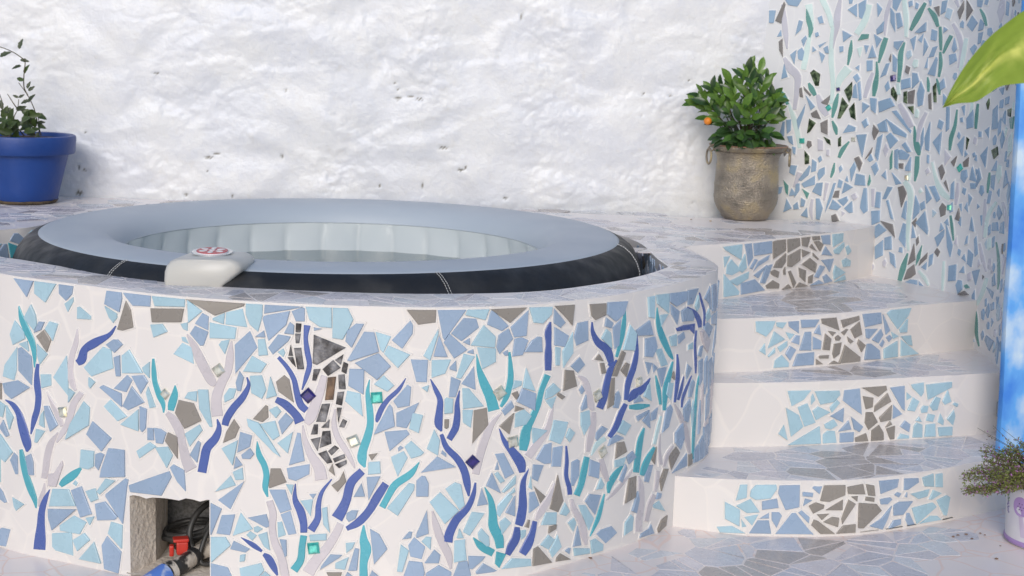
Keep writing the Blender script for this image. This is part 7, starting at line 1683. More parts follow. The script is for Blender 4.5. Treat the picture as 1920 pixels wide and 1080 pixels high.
# ------------------------------------------------------------------ blue and white painted pillar
pm, n, l, b = new_mat('blue_sponge_paint')
tc = n.new('ShaderNodeTexCoord'); mp = n.new('ShaderNodeMapping'); mp.inputs['Scale'].default_value = (1.3, 1.3, .8); l.new(tc.outputs['Object'], mp.inputs['Vector'])
nz = n.new('ShaderNodeTexNoise'); nz.inputs['Scale'].default_value = 7.0; nz.inputs['Detail'].default_value = 7; l.new(mp.outputs['Vector'], nz.inputs['Vector'])
r = n.new('ShaderNodeValToRGB'); r.color_ramp.elements[0].position = .38; r.color_ramp.elements[1].position = .70
r.color_ramp.elements[0].color = (.035, .20, .66, 1); r.color_ramp.elements[1].color = (.50, .62, .74, 1)
e = r.color_ramp.elements.new(.53); e.color = (.10, .34, .75, 1)
l.new(nz.outputs['Fac'], r.inputs['Fac']); l.new(r.outputs['Color'], b.inputs['Base Color']); b.inputs['Roughness'].default_value = .55
mb = MB(); zz = np.linspace(-.02, 2.0, 30); ring = []
for z in zz:
    base = [(1.541, 4.44), (1.533, 4.455), (1.537, 4.47), (1.62, 4.62), (1.86, 4.64), (1.88, 4.46), (1.86, 4.437), (1.62, 4.434)]
    for (x, y) in base: ring.append((x-.026*(z-.2)+.003*noise.noise((z*4, x*9, y*9)), y+.004*noise.noise((z*5, x*9, 3)), z))
kb = 8
mb.add(ring, [(j*kb+(i+1) % kb, j*kb+i, (j+1)*kb+i, (j+1)*kb+(i+1) % kb) for j in range(29) for i in range(kb)]+[tuple(29*kb+kb-1-i for i in range(kb))])
pl = mb.build('painted_pillar', pm, None, (1.68, 4.48, 0), smooth=True, sharp=45)
top(pl, 'pillar mottled in blue and white paint at the right edge, behind the purple-flowered plant', 'pillar')

# ================================================================== HOT TUB
spa = thing('inflatable_hot_tub', 'round inflatable hot tub with black sides and pale grey-blue top, filled with water', 'hot tub', (SPA[0], SPA[1], .27))
c0 = (SPA[0], SPA[1], 0)
M_SKIRT = surf('black_vinyl', (.045, .045, .046), (.013, .014, .017), scale=9, lo=.50, hi=.80, detail=6, rough=.42, rough2=.62, bump=.12, bump_scale=35)
M_TOP = surf('grey_blue_vinyl', (.425, .47, .525), (.40, .45, .51), scale=2.5, rough=.42, rough2=.52, bump=.05, bump_scale=12)
M_LINER = surf('white_vinyl', (.60, .635, .645), (.56, .60, .615), scale=4, rough=.10, rough2=.2, coat=.8)
mb = MB(); mb.lathe([(.78, .29), (.93, .31), (.985, .40), (1.0, .55), (1.0, .68), (.996, .72), (.984, .748), (.965, .772), (.945, .786), (.928, .7935), (.922, .7955)], c0, 160)
mb.build('side_wall', M_SKIRT, spa, smooth=True)
def wob_top(r, z, a):
    return r, z
mb = MB(); mb.lathe([(.924, .7925), (.919, .7965), (.905, .801), (.87, .806), (.81, .808), (.76, .804), (.722, .793), (.696, .776), (.680, .755), (.672, .735)], c0, 224, wob_top)
mb.build('top_ring', M_TOP, spa, smooth=True)
def wob_l(r, z, a):
    k = abs(math.sin(a*16)); g = max(0, min(1, (.735-z)/.06)); return r+(.014*(1-k**.62)-.006+.005*math.sin((z-.62)*22))*g, z
mb = MB(); mb.lathe([(.6715, .738), (.672, .72), (.673, .68), (.673, .62), (.670, .50), (.655, .36), (.62, .31)], c0, 448, wob_l)
mb.lathe([(.64, .312), (.3, .31), (.001, .31)], c0, 64)
mb.build('liner', M_LINER, spa, smooth=True)
mb = MB(); mb.lathe([(.672+.002*math.cos(t), .737+.002*math.sin(t)) for t in np.linspace(0, 2*math.pi, 9)], c0, 160)
mb.build('seam', surf('seam_vinyl', (.43, .475, .51), rough=.4), spa, smooth=True)
mw, n, l, b = new_mat('water'); n.remove(b)
tr = n.new('ShaderNodeBsdfTransparent'); tr.inputs[0].default_value = (.86, .92, .90, 1)
gl = n.new('ShaderNodeBsdfGlossy'); gl.inputs['Roughness'].default_value = .02
fr = n.new('ShaderNodeFresnel'); fr.inputs['IOR'].default_value = 1.33
mxs = n.new('ShaderNodeMixShader'); l.new(fr.outputs[0], mxs.inputs[0]); l.new(tr.outputs[0], mxs.inputs[1]); l.new(gl.outputs[0], mxs.inputs[2])
tc = n.new('ShaderNodeTexCoord'); nz = n.new('ShaderNodeTexNoise'); nz.inputs['Scale'].default_value = 9; nz.inputs['Detail'].default_value = 3
l.new(tc.outputs['Object'], nz.inputs['Vector']); bp = n.new('ShaderNodeBump'); bp.inputs['Strength'].default_value = .10; bp.inputs['Distance'].default_value = .01
l.new(nz.outputs['Fac'], bp.inputs['Height']); l.new(bp.outputs['Normal'], gl.inputs['Normal']); l.new(bp.outputs['Normal'], fr.inputs['Normal'])
df = n.new('ShaderNodeBsdfDiffuse'); df.inputs[0].default_value = (.52, .60, .58, 1)
mx0 = n.new('ShaderNodeMixShader'); mx0.inputs[0].default_value = .45; l.new(tr.outputs[0], mx0.inputs[1]); l.new(df.outputs[0], mx0.inputs[2]); l.new(mx0.outputs[0], mxs.inputs[1])
l.new(mxs.outputs[0], n['Material Output'].inputs['Surface'])
mb = MB(); mb.lathe([(.690, .634), (.4, .634), (.001, .634)], c0, 96); mb.build('water', mw, spa)
M_STITCH = surf('white_thread', (.50, .50, .50), rough=.7)
def skirt_pt(a, t):
    prof = [(.910, .8025), (.944, .790), (.967, .773), (.9865, .748), (.9985, .72), (1.0025, .68), (1.0025, .60)]
    f_ = t*(len(prof)-1); i = min(int(f_), len(prof)-2); u = f_-i
    r = prof[i][0]*(1-u)+prof[i+1][0]*u; z = prof[i][1]*(1-u)+prof[i+1][1]*u
    return (SPA[0]+r*math.cos(a), SPA[1]+r*math.sin(a), z)
def seam_at(a, lean, t0=.06, t1=.98):
    for d in (0, .0085):
        mb = MB()
        for k in range(22):
            ta, tb = t0+(t1-t0)*k/22, t0+(t1-t0)*(k+.72)/22
            mb.tube([skirt_pt(a+d+lean*ta, ta), skirt_pt(a+d+lean*tb, tb)], .0010, 5)
        mb.build('stitching', M_STITCH, spa)
a_mid = math.atan2(3.80-SPA[1], -.175-SPA[0]); a_left = math.atan2(3.87-SPA[1], -1.085-SPA[0]); a_right = math.atan2(4.55-SPA[1], .36-SPA[0])
seam_at(a_mid, .035); seam_at(a_left, -.035); seam_at(a_right, -.05)
# control head hooked over the front edge
fv = [(-0.9054, 3.7800, 0.7375),(-0.9093, 3.7800, 0.7658),(-0.9077, 3.7800, 0.7913),(-0.9020, 3.7800, 0.8085),(-0.8907, 3.7800, 0.8215),(-0.8725, 3.7800, 0.8291),(-0.7971, 3.7800, 0.8328),(-0.7301, 3.7800, 0.8320),(-0.7134, 3.7800, 0.8241),(-0.7050, 3.7800, 0.8116),(-0.7064, 3.7800, 0.7989),(-0.7512, 3.7800, 0.7593),(-0.7625, 3.7800, 0.7419)]
bm = bmesh.new(); nn = len(fv)
lay = [(0.012, -.026, .86), (0.006, -.020, .95), (.0, -.008, 1.0), (.0, .05, 1.0), (-.004, .105, .99), (-.012, .125, .95), (-.03, .138, .84)]
cx = sum(p[0] for p in fv)/nn; cz = sum(p[2] for p in fv)/nn; rows = []
for (dz, dy, sc) in lay:
    rows.append([bm.verts.new((cx+(p[0]-cx)*sc+dy*.10, p[1]+dy, cz+(p[2]-cz)*sc+.002)) for p in fv])
for a_, c_ in zip(rows[:-1], rows[1:]):
    for i in range(nn): bm.faces.new((a_[i], a_[(i+1) % nn], c_[(i+1) % nn], c_[i]))
bm.faces.new(rows[0][::-1]); bm.faces.new(rows[-1])
bmesh.ops.recalc_face_normals(bm, faces=bm.faces)
me = bpy.data.meshes.new('control_head'); bm.to_mesh(me); bm.free(); me.polygons.foreach_set('use_smooth', [True]*len(me.polygons))
me.materials.append(surf('offwhite_plastic', (.53, .52, .49), (.50, .49, .465), scale=6, rough=.35)); me.set_sharp_from_angle(angle=math.radians(60))
ch = link('control_head', me, spa, (0, 0, 0))
bc = Vector((-0.7994, 3.8450, 0.8284)); ztop = max(p[2] for p in fv)+.0035
M_RED = surf('red_print', (.50, .045, .065), (.46, .04, .06), scale=20, rough=.35); M_WP = surf('white_print', (.74, .74, .76), rough=.35); M_CHROME = surf('silver_edge', (.66, .68, .70), rough=.2, metallic=.6)
tiltm = Matrix.Rotation(math.radians(4), 3, 'X')
def badge_disc(name, r0, r1, h0, mat, cxy=(0, 0), sq=1.0, rot=0):
    mb = MB(); seg = 40; v = []
    for h_ in (h0-.0025, h0):
        for rr in ((r0, r1) if r0 else (r1,)):
            for k in range(seg):
                a = 2*math.pi*k/seg; x, y = rr*math.cos(a), rr*sq*math.sin(a)
                x, y = x*math.cos(rot)-y*math.sin(rot)+cxy[0], x*math.sin(rot)+y*math.cos(rot)+cxy[1]
                v.append(Vector((bc.x, bc.y, ztop))+tiltm @ Vector((x, y, h_)))
    if r0:
        f = [(2*seg+i, 2*seg+(i+1) % seg, 3*seg+(i+1) % seg, 3*seg+i) for i in range(seg)]+[(seg+i, seg+(i+1) % seg, 3*seg+(i+1) % seg, 3*seg+i) for i in range(seg)]
    else: f = [tuple(range(seg, 2*seg))]+[(i, (i+1) % seg, seg+(i+1) % seg, seg+i) for i in range(seg)]
    mb.add(v, f); return mb.build(name, mat, ch)
badge_disc('badge_rim', 0, .054, .004, M_CHROME); badge_disc('badge_ring', 0, .044, .0055, M_WP); badge_disc('badge', 0, .041, .007, M_RED)
for k in range(6):
    a = math.radians(30+60*k); badge_disc('badge_mark', 0, .011, .0082, M_WP, (.025*math.cos(a), .025*math.sin(a)), .62, a)
badge_disc('badge_mark', 0, .008, .0084, M_WP)

# ================================================================== POTS AND PLANTS
def leaf_mesh(name, mat, L=1.0, W=.4, fold=.25, droop=.25, peak=.55, rows=7, serr=0.0):
    v, f = [], []
    for i in range(rows):
        t = i/(rows-1); w = W*.5*(math.sin(math.pi*min(1, t**(math.log(.5)/math.log(peak))))**.8)
        if i == 0: w = W*.05
        if i == rows-1: w = .004
        w *= 1+(serr if i % 2 else -serr)
        zc = -droop*t*t
        v += [(-w, L*t, zc+fold*w), (0, L*t, zc), (w, L*t, zc+fold*w)]
    for i in range(rows-1):
        k = 3*i; f += [(k, k+1, k+4, k+3), (k+1, k+2, k+5, k+4)]
    me = bpy.data.meshes.new(name); me.from_pydata(v, [], f); me.polygons.foreach_set('use_smooth', [True]*len(f)); me.materials.append(mat); me.update()
    return me
def put_leaf(me, parent, p, d, size, nrm=Vector((0, 0, 1)), roll=0.0, name='leaf'):
    d = Vector(d).normalized(); x = d.cross(nrm)
    x = x.normalized() if x.length > 1e-3 else Vector((1, 0, 0)); z = x.cross(d)
    R = Matrix((x, d, z)).transposed() @ Matrix.Rotation(roll, 3, 'Y')
    o = bpy.data.objects.new(name, me); COL.objects.link(o); o.parent = parent; WL[o.name] = Vector(p)
    o.matrix_basis = Matrix.Translation(Vector(p)-WL[parent.name]) @ R.to_4x4() @ Matrix.Scale(size, 4)
    return o
def leaf_mat(name, c1, c2, rough=.38, trans=.25):
    m = surf(name, c1, c2, scale=9, rough=rough, rnd=.22)
    nt = m.node_tree; b = nt.nodes['Principled BSDF']; out = nt.nodes['Material Output']
    tl = nt.nodes.new('ShaderNodeBsdfTranslucent'); mx = nt.nodes.new('ShaderNodeMixShader'); mx.inputs[0].default_value = trans
    tl.inputs[0].default_value = (c1[0]*1.3, c1[1]*1.3, c1[2]*.8, 1)
    nt.links.new(b.outputs[0], mx.inputs[1]); nt.links.new(tl.outputs[0], mx.inputs[2]); nt.links.new(mx.outputs[0], out.inputs[0])
    return m
M_SOIL = surf('potting_soil', (.10, .06, .04), (.035, .022, .015), scale=40, rough=.95, bump=.8, bump_scale=90)
M_STEM = surf('brown_stem', (.09, .075, .035), (.05, .04, .02), scale=20, rough=.7)

# --- blue pot with a straggling vine
BP = (-1.866, 5.545, RIM+.003)
bp_ = thing('blue_flower_pot', 'glossy cobalt blue painted clay flower pot on the bench at the left', 'flower pot', BP)
M_BLUE = surf('cobalt_paint', (.011, .052, .24), (.008, .04, .19), scale=5, rough=.36, rough2=.5, bump=.15, bump_scale=25)
def potwob(r, z, a): return r*(1+.006*math.sin(3*a+z*9)), z
mb = MB(); mb.lathe([(.02, .0), (.112, .0), (.118, .006), (.128, .05), (.146, .12), (.163, .184)], BP, 64, potwob); mb.build('pot_body', M_BLUE, bp_, smooth=True, sharp=40)
mb = MB(); mb.lathe([(.163, .186), (.183, .186), (.187, .192), (.192, .245), (.190, .253), (.184, .256), (.170, .254), (.165, .246), (.160, .20)], BP, 64, potwob); mb.build('pot_rim', M_BLUE, bp_, smooth=True, sharp=40)
mb = MB(); mb.lathe([(.166, .236), (.10, .244), (.001, .248)], BP, 40, lambda r, z, a: (r, z+.006*noise.noise((r*40*math.cos(a), r*40*math.sin(a), 0)))); mb.build('soil', M_SOIL, bp_, smooth=True)
mb = MB(); mb.lathe([(.1135, .0008), (.1165, .004), (.1205, .0115), (.1215, .0108), (.1175, .003), (.1150, .0004)], BP, 64, lambda r, z, a: (r, z*(1+.6*noise.noise((a*3, 1, 1))))); mb.build('worn_foot', surf('worn_clay', (.12, .085, .05), (.04, .03, .02), scale=30, rough=.9), bp_, smooth=True)
vine = thing('trailing_vine', 'straggling leafy vine growing from the blue pot', 'plant', (BP[0], BP[1], BP[2]+.245))
ML_D = leaf_mat('vine_leaf_dark', (.065, .085, .05), (.035, .05, .03)); ML_G = leaf_mat('vine_leaf_green', (.075, .115, .04), (.04, .065, .025))
vm = [leaf_mesh('vine_leaf_a', ML_D, W=.44, fold=.45, droop=.12, peak=.40, serr=.12), leaf_mesh('vine_leaf_b', ML_G, W=.52, fold=.4, droop=.25, peak=.42, serr=.10)]
def vp(x, y, d=0.0): return (x, y, d)
stems = [[(-1.8046, 5.5600, 1.0152),(-1.8228, 5.5700, 1.0726),(-1.8286, 5.5600, 1.1151),(-1.8483, 5.5500, 1.1649),(-1.8814, 5.5500, 1.2118)],
         [(-1.8483, 5.5500, 1.1649),(-1.8616, 5.5500, 1.1964),(-1.8570, 5.5400, 1.2465),(-1.8520, 5.5400, 1.2902),(-1.8690, 5.5500, 1.3055),(-1.9059, 5.5600, 1.3261),(-1.9552, 5.5700, 1.3425),(-2.0052, 5.5700, 1.3490)],
         [(-1.8792, 5.5000, 1.0245),(-1.8858, 5.5000, 1.0801),(-1.8709, 5.5000, 1.1143),(-1.8660, 5.5000, 1.1521)],[(-1.8689, 5.5000, 1.1144),(-1.8844, 5.5000, 1.1337),(-1.9074, 5.5000, 1.1707)],
         [(-1.8138, 5.5200, 1.0173),(-1.8288, 5.5200, 1.0608),(-1.8441, 5.5200, 1.0923),(-1.8638, 5.5200, 1.1077)],[(-1.9165, 5.5200, 1.0142),(-1.9325, 5.5200, 1.0917),(-1.9352, 5.5200, 1.1374),(-1.9481, 5.5200, 1.1808)],
         [(-1.8344, 5.6200, 1.0107),(-1.8229, 5.6000, 1.0508),(-1.8299, 5.6000, 1.0972)],[(-1.8695, 5.5600, 1.0132),(-1.8853, 5.5200, 1.0512),(-1.9018, 5.5000, 1.0796)]]
for s_ in stems:
    mb = MB(); q = bezier_pts(s_, 6); mb.tube(q, [.0026*(1-.5*i/len(q)) for i in range(len(q))], 6); mb.build('stem', M_STEM, vine, smooth=True)
VL = [((-1.8762, 5.5500, 1.3369),(.30,0,.95),.044,0),((-1.9526, 5.5600, 1.3069),(.9,-.1,.42),.050,0),((-1.8732, 5.5500, 1.2974),(1,0,-.15),.036,0),((-1.8664, 5.5400, 1.2740),(-1,0,-.25),.042,0),((-1.8550, 5.5400, 1.2466),(.35,0,.95),.040,1),
      ((-1.8576, 5.5400, 1.2227),(-1,.1,.15),.034,1),((-1.8497, 5.5500, 1.1908),(.4,0,.9),.032,0),((-1.8459, 5.5500, 1.1829),(.85,0,.6),.032,0),((-1.8469, 5.5500, 1.1390),(.6,-.1,.75),.045,0),((-1.8394, 5.5400, 1.1475),(-.9,-.2,-.35),.036,0),((-1.8658, 5.5000, 1.1581),(.8,0,.45),.026,0),((-1.8658, 5.5000, 1.1581),(-.8,0,.3),.026,0),
      ((-1.9324, 5.5100, 1.1121),(-.1,0,1),.040,0),((-1.8890, 5.5000, 1.1118),(-1,-.2,-.1),.050,0),((-1.8769, 5.5000, 1.1141),(.9,-.2,.25),.046,0),((-1.8571, 5.5000, 1.1088),(1,0,-.2),.048,1),((-1.8373, 5.5000, 1.1014),(.95,-.2,-.15),.055,1),((-1.8218, 5.5500, 1.0956),(.9,0,-.3),.048,1),((-1.8215, 5.5500, 1.1077),(-.8,-.2,-.25),.050,1),
      ((-1.8177, 5.5600, 1.0631),(.95,0,.1),.032,0),((-1.8179, 5.5600, 1.0551),(1,0,-.35),.036,1),((-1.8144, 5.5000, 1.0543),(-.9,-.3,-.2),.055,1),((-1.8479, 5.4700, 1.0708),(.5,-.6,.3),.060,1),((-1.8681, 5.4700, 1.0623),(-.5,-.6,.2),.060,1),((-1.8878, 5.4700, 1.0696),(.2,-.5,.7),.062,1),((-1.9009, 5.4600, 1.0460),(.6,-.5,.4),.06,1),((-1.9278, 5.5000, 1.0788),(.4,-.3,.8),.055,1),((-1.8321, 5.4500, 1.0367),(.8,-.5,.1),.055,1),((-1.8720, 5.4500, 1.0316),(-.7,-.5,.1),.055,1),((-1.9211, 5.4600, 1.0335),(.3,-.6,.5),.06,1),((-1.8223, 5.4800, 1.0313),(.7,-.3,.35),.05,1),((-1.9586, 5.5000, 1.0520),(.6,-.3,.5),.06,1),((-1.8533, 5.4600, 1.0395),(.1,-.7,.5),.055,1),((-1.8379, 5.5000, 1.0736),(.1,-.5,.7),.045,1)]
for _ in range(26):
    VL.append(((BP[0]+random.uniform(-.13, .055), BP[1]+random.uniform(-.10, .02), BP[2]+.25+random.uniform(.0, .055)), (random.uniform(-1, 1), random.uniform(-.8, .1), random.uniform(-.2, .9)), random.uniform(.035, .055), 1 if random.random() < .7 else 0))
for p, d, s_, k in VL: put_leaf(vm[k], vine, p, d, s_*.95, Vector((random.uniform(-.3, .3), -1, .35)), random.uniform(-.5, .5))

# --- brass pot with a little citrus bush
CP = (.905, 5.715, RIM+.003)
cp_ = thing('brass_pot', 'engraved aged brass pot with flared rim and ring handles on the bench in the corner', 'pot', CP)
m, n, l, b = new_mat('aged_brass')
tc = n.new('ShaderNodeTexCoord'); nz = n.new('ShaderNodeTexNoise'); nz.inputs['Scale'].default_value = 13; nz.inputs['Detail'].default_value = 8; l.new(tc.outputs['Object'], nz.inputs['Vector'])
r = n.new('ShaderNodeValToRGB'); r.color_ramp.elements[0].position = .33; r.color_ramp.elements[1].position = .68
r.color_ramp.elements[0].color = (.20, .175, .145, 1); r.color_ramp.elements[1].color = (.45, .36, .21, 1); e = r.color_ramp.elements.new(.5); e.color = (.33, .285, .23, 1)
l.new(nz.outputs['Fac'], r.inputs['Fac']); l.new(r.outputs['Color'], b.inputs['Base Color']); b.inputs['Metallic'].default_value = .6; b.inputs['Roughness'].default_value = .38
vo = n.new('ShaderNodeTexVoronoi'); vo.inputs['Scale'].default_value = 190; vo.feature = 'SMOOTH_F1'; l.new(tc.outputs['Object'], vo.inputs['Vector'])
n4 = n.new('ShaderNodeTexNoise'); n4.inputs['Scale'].default_value = 230; n4.inputs['Detail'].default_value = 4; l.new(tc.outputs['Object'], n4.inputs['Vector'])
ad = n.new('ShaderNodeMath'); ad.operation = 'ADD'; l.new(vo.outputs['Distance'], ad.inputs[0]); l.new(n4.outputs['Fac'], ad.inputs[1])
bpn = n.new('ShaderNodeBump'); bpn.inputs['Strength'].default_value = 1.0; bpn.inputs['Distance'].default_value = .0042; l.new(ad.outputs[0], bpn.inputs['Height']); l.new(bpn.outputs['Normal'], b.inputs['Normal'])
M_BRASS = m
prof = [(.02, 0), (.083, .0), (.090, .004), (.098, .020), (.112, .040), (.122, .062), (.1255, .085), (.1262, .090), (.1248, .093), (.1250, .13), (.1258, .134), (.1240, .138), (.1228, .17), (.1208, .205), (.1222, .2085), (.1200, .212), (.1190, .226), (.1225, .245), (.1325, .262), (.1475, .276), (.1510, .281), (.1505, .286), (.146, .287), (.140, .282), (.120, .25), (.112, .22)]
mb = MB(); mb.lathe(prof, CP, 72, lambda r, z, a: (r*(1+.004*math.sin(2*a)), z)); mb.build('pot_body', M_BRASS, cp_, smooth=True, sharp=60)
mb = MB(); mb.lathe([(.1495, .2862), (.1525, .2838), (.1532, .2872), (.150, .2892), (.1470, .2885)], CP, 72); mb.build('rim_band', surf('copper_edge', (.42, .24, .16), (.30, .17, .11), scale=20, rough=.4, metallic=.5), cp_, smooth=True)
mb = MB(); mb.lathe([(.137, .262), (.08, .270), (.001, .272)], CP, 32); mb.build('soil', M_SOIL, cp_, smooth=True)
for s_ in (-1, 1):
    h = Vector((CP[0]+s_*.155, CP[1]-.035, CP[2]+.272))
    mb = MB(); mb.tube([h+Vector((s_*.010*math.cos(t)-s_*.006, 0, .009*math.sin(t))) for t in np.linspace(0, 2*math.pi, 13)[:-1]], .0032, 7, closed=True); lug = mb.build('handle_lug', M_BRASS, cp_, smooth=True)
    mb = MB(); mb.tube([h+Vector((s_*.002+s_*.006*math.cos(t), .024*math.cos(t), -.030+.030*math.sin(t))) for t in np.linspace(0, 2*math.pi, 25)[:-1]], .0042, 8, closed=True); mb.build('ring_handle', M_BRASS, cp_, smooth=True)
cit = thing('citrus_bush', 'small glossy green citrus bush with an orange fruit, in the brass pot', 'plant', (CP[0], CP[1], CP[2]+.27))
MC_L = leaf_mat('citrus_young', (.14, .25, .045), (.08, .17, .03), .35); MC_D = leaf_mat('citrus_mature', (.042, .095, .03), (.022, .055, .018), .28)
cm = [leaf_mesh('citrus_leaf_young', MC_L, W=.42, fold=.45, droop=.15, peak=.56), leaf_mesh('citrus_leaf', MC_D, W=.40, fold=.35, droop=.3, peak=.54), leaf_mesh('citrus_leaf_mid', leaf_mat('citrus_mid', (.08, .165, .035), (.045, .11, .025), .3), W=.42, fold=.3, droop=.25, peak=.55)]
TIPS = [(0.8831, 5.7000, 1.3413),(0.9283, 5.7200, 1.3260),(0.9589, 5.7000, 1.3110),(0.8585, 5.6600, 1.3048),(0.8245, 5.7000, 1.2825),(0.7866, 5.7200, 1.2727),(0.7504, 5.6900, 1.2561),(0.7159, 5.7000, 1.2302),(0.6941, 5.6800, 1.2057),(0.7345, 5.6400, 1.2003),(0.7786, 5.6400, 1.2179),(0.8212, 5.6200, 1.2441),(0.8884, 5.6300, 1.2720),(0.9343, 5.6600, 1.2665),(0.9842, 5.7000, 1.2300),(1.0081, 5.6900, 1.2147),
        (0.9879, 5.6600, 1.1908),(0.9477, 5.6200, 1.2034),(0.8990, 5.6000, 1.2149),(0.8523, 5.5800, 1.1982),(0.8074, 5.6000, 1.1839),(0.7623, 5.6200, 1.1655),(0.7522, 5.6600, 1.1471),(0.7895, 5.6000, 1.1390),(0.8373, 5.5700, 1.1500),(0.8869, 5.5800, 1.1590),(0.9387, 5.6000, 1.1596),(0.9775, 5.6600, 1.1579),(0.8194, 5.6000, 1.1115),(0.8653, 5.5800, 1.1100),(0.9169, 5.6000, 1.1144),(0.9634, 5.6300, 1.1019),(0.8940, 5.7600, 1.2376),(0.8143, 5.7700, 1.1935),(0.9635, 5.7600, 1.1879),(0.7811, 5.6400, 1.0918),(0.8467, 5.6800, 1.1243),(0.9126, 5.6800, 1.1263),(0.8121, 5.6200, 1.0735),(0.8547, 5.5800, 1.0813),(0.9036, 5.5800, 1.0788),(0.9509, 5.6200, 1.0777),(0.8306, 5.5600, 1.0980),(0.9232, 5.5600, 1.1048),(0.8849, 5.6200, 1.0879),(0.8837, 5.6200, 1.1813),(0.8393, 5.6600, 1.2068)]
rg = random.Random(3)
rootp = Vector((CP[0], CP[1], CP[2]+.268))
for ti, tp in enumerate(TIPS):
    tp = Vector(tp); base = rootp+Vector(((tp.x-rootp.x)*.22, (tp.y-rootp.y)*.25, 0))
    mid = base.lerp(tp, .55)+Vector((0, 0, .015)); q = bezier_pts([base, mid, tp], 5)
    mb = MB(); mb.tube(q, [.0030-.0018*i/len(q) for i in range(len(q))], 5); mb.build('stem', M_STEM, cit, smooth=True)
    dirv = (tp-mid).normalized(); out = (tp-(rootp+Vector((0, 0, .08)))).normalized()
    hi = (tp.z-rootp.z)/.21
    nl = 6 if ti < 16 else 5
    for k in range(nl):
        a = k*2.4+ti; u = k/nl
        side = Vector((math.cos(a), .8*math.sin(a), .25*math.sin(a*1.7)))
        d = out*(.55+.5*(1-u))+side*.75+Vector((0, 0, .35*hi-.05-.25*u))
        if d.y > .3: d.y *= .4
        p = tp.lerp(mid, .55*u)
        me = cm[0] if (hi > .58 and rg.random() < .72) else (cm[2] if rg.random() < .35 else cm[1])
        put_leaf(me, cit, p, d, rg.uniform(.038, .078), Vector((rg.uniform(-.5, .5), -1.0, rg.uniform(.3, 1.0))), rg.uniform(-.5, .5))
put_leaf(cm[2], cit, (0.7011, 5.6700, 1.2063), (-1, -.1, .02), .068, Vector((.1, -.7, .7)), 0); put_leaf(cm[2], cit, (0.7001, 5.6600, 1.2026), (-.1, -.1, 1), .045, Vector((0, -1, .2)), 0)
put_leaf(cm[1], cit, (0.7923, 5.6000, 1.0864), (-.95, -.1, -.35), .06, Vector((.1, -.5, .9)), 0); put_leaf(cm[1], cit, (0.8011, 5.6000, 1.0745), (-.95, -.1, -.25), .055, Vector((.1, -.5, .9)), 0)
put_leaf(cm[2], cit, (0.9819, 5.6600, 1.2232), (.95, -.1, .25), .062, Vector((.1, -.7, .7)), 0); put_leaf(cm[1], cit, (0.9854, 5.6500, 1.2034), (.85, -.1, -.55), .060, Vector((.1, -.7, .7)), 0)
fc = Vector((0.7263, 5.6000, 1.1431))
M_OR = surf('orange_peel', (.75, .24, .02), (.65, .19, .015), scale=30, rough=.4, bump=.2, bump_scale=300)
def ball(c, r, seg=16, rings=10): 
    mb = MB(); mb.lathe([(max(.0002, r*math.sin(t)), -r*math.cos(t)*.95) for t in np.linspace(0, math.pi, rings)], c, seg); return mb
ball(fc, .0155).build('fruit', M_OR, cit, smooth=True);

# --- tin pot with a purple-flowered bush
TP = (1.585, 4.10, GZ(1.5, 4.0)+.003); TR = .124
tp_ = thing('tin_planter', 'white tin planter printed with a lilac watering can at the lower right edge', 'flower pot', TP)
M_TIN = surf('white_tin', (.66, .65, .68), (.56, .54, .63), scale=9, rough=.4, rough2=.6)
M_LIL = surf('lilac_print', (.36, .24, .50), (.33, .215, .47), scale=14, rough=.5); M_LILP = surf('pale_lilac_print', (.52, .45, .60), rough=.5)
TH = .172
def tpr(z): return TR*(.96+.05*z/TH)
mb = MB(); mb.lathe([(.02, 0), (tpr(0), 0), (tpr(0), .003), (tpr(.09), .09), (tpr(TH), TH), (tpr(TH)-.003, TH), (tpr(.1)-.003, .1)], TP, 72); mb.build('tin_body', M_TIN, tp_, smooth=True, sharp=40)
mb = MB(); mb.lathe([(tpr(0)+.0006, .001), (tpr(0)+.0032, .004), (tpr(0)+.0030, .013), (tpr(0)+.0006, .016)], TP, 72); mb.build('base_band', M_LIL, tp_, smooth=True)
mb = MB(); mb.lathe([(tpr(TH)-.001, TH-.006), (tpr(TH)+.0026, TH-.004), (tpr(TH)+.0024, TH+.002), (tpr(TH)-.003, TH+.003)], TP, 72); mb.build('rolled_edge', M_TIN, tp_, smooth=True)
mb = MB(); mb.lathe([(tpr(TH)-.004, TH-.02), (.04, TH-.012), (.001, TH-.01)], TP, 32); mb.build('soil', M_SOIL, tp_, smooth=True)
def on_tin(s, z, off): 
    a = math.radians(249)+s/TR; r_ = tpr(z)+off; return (TP[0]+r_*math.cos(a), TP[1]+r_*math.sin(a), TP[2]+z)
def tin_print(name, poly, mat, off):
    n_ = len(poly); mk(name, [on_tin(p[0], p[1], off) for p in ccw(poly)]+[on_tin(p[0], p[1], 0) for p in ccw(poly)], [tuple(range(n_))]+[(n_+i, n_+(i+1) % n_, (i+1) % n_, i) for i in range(n_)], mat, tp_)
circ = lambda cx, cz, r_, k=28: [(cx+r_*math.cos(2*math.pi*i/k), cz+r_*math.sin(2*math.pi*i/k)) for i in range(k)]
tin_print('watering_can_rose', circ(-.086, .118, .029), M_LIL, .0012)
tin_print('watering_can_spout', [(-.092, .092), (-.078, .092), (-.060, .03), (-.080, .03)], M_LILP, .0010)
tin_print('watering_can_body', [(-.05, .022), (.035, .022), (.030, .085), (-.04, .085)], M_LIL, .0014)
for k in range(7):
    a = 2*math.pi*k/6; rr = 0 if k == 6 else .010
    tin_print('rose_hole', circ(-.086+rr*math.cos(a), .118+rr*math.sin(a), .0016, 6), surf('dark_print', (.10, .06, .16), rough=.5) if k == 0 else bpy.data.materials['dark_print'], .0018)
M_SPR = surf('sprig_green_print', (.16, .24, .17), rough=.5); M_SPV = surf('sprig_violet_print', (.20, .17, .36), rough=.5)
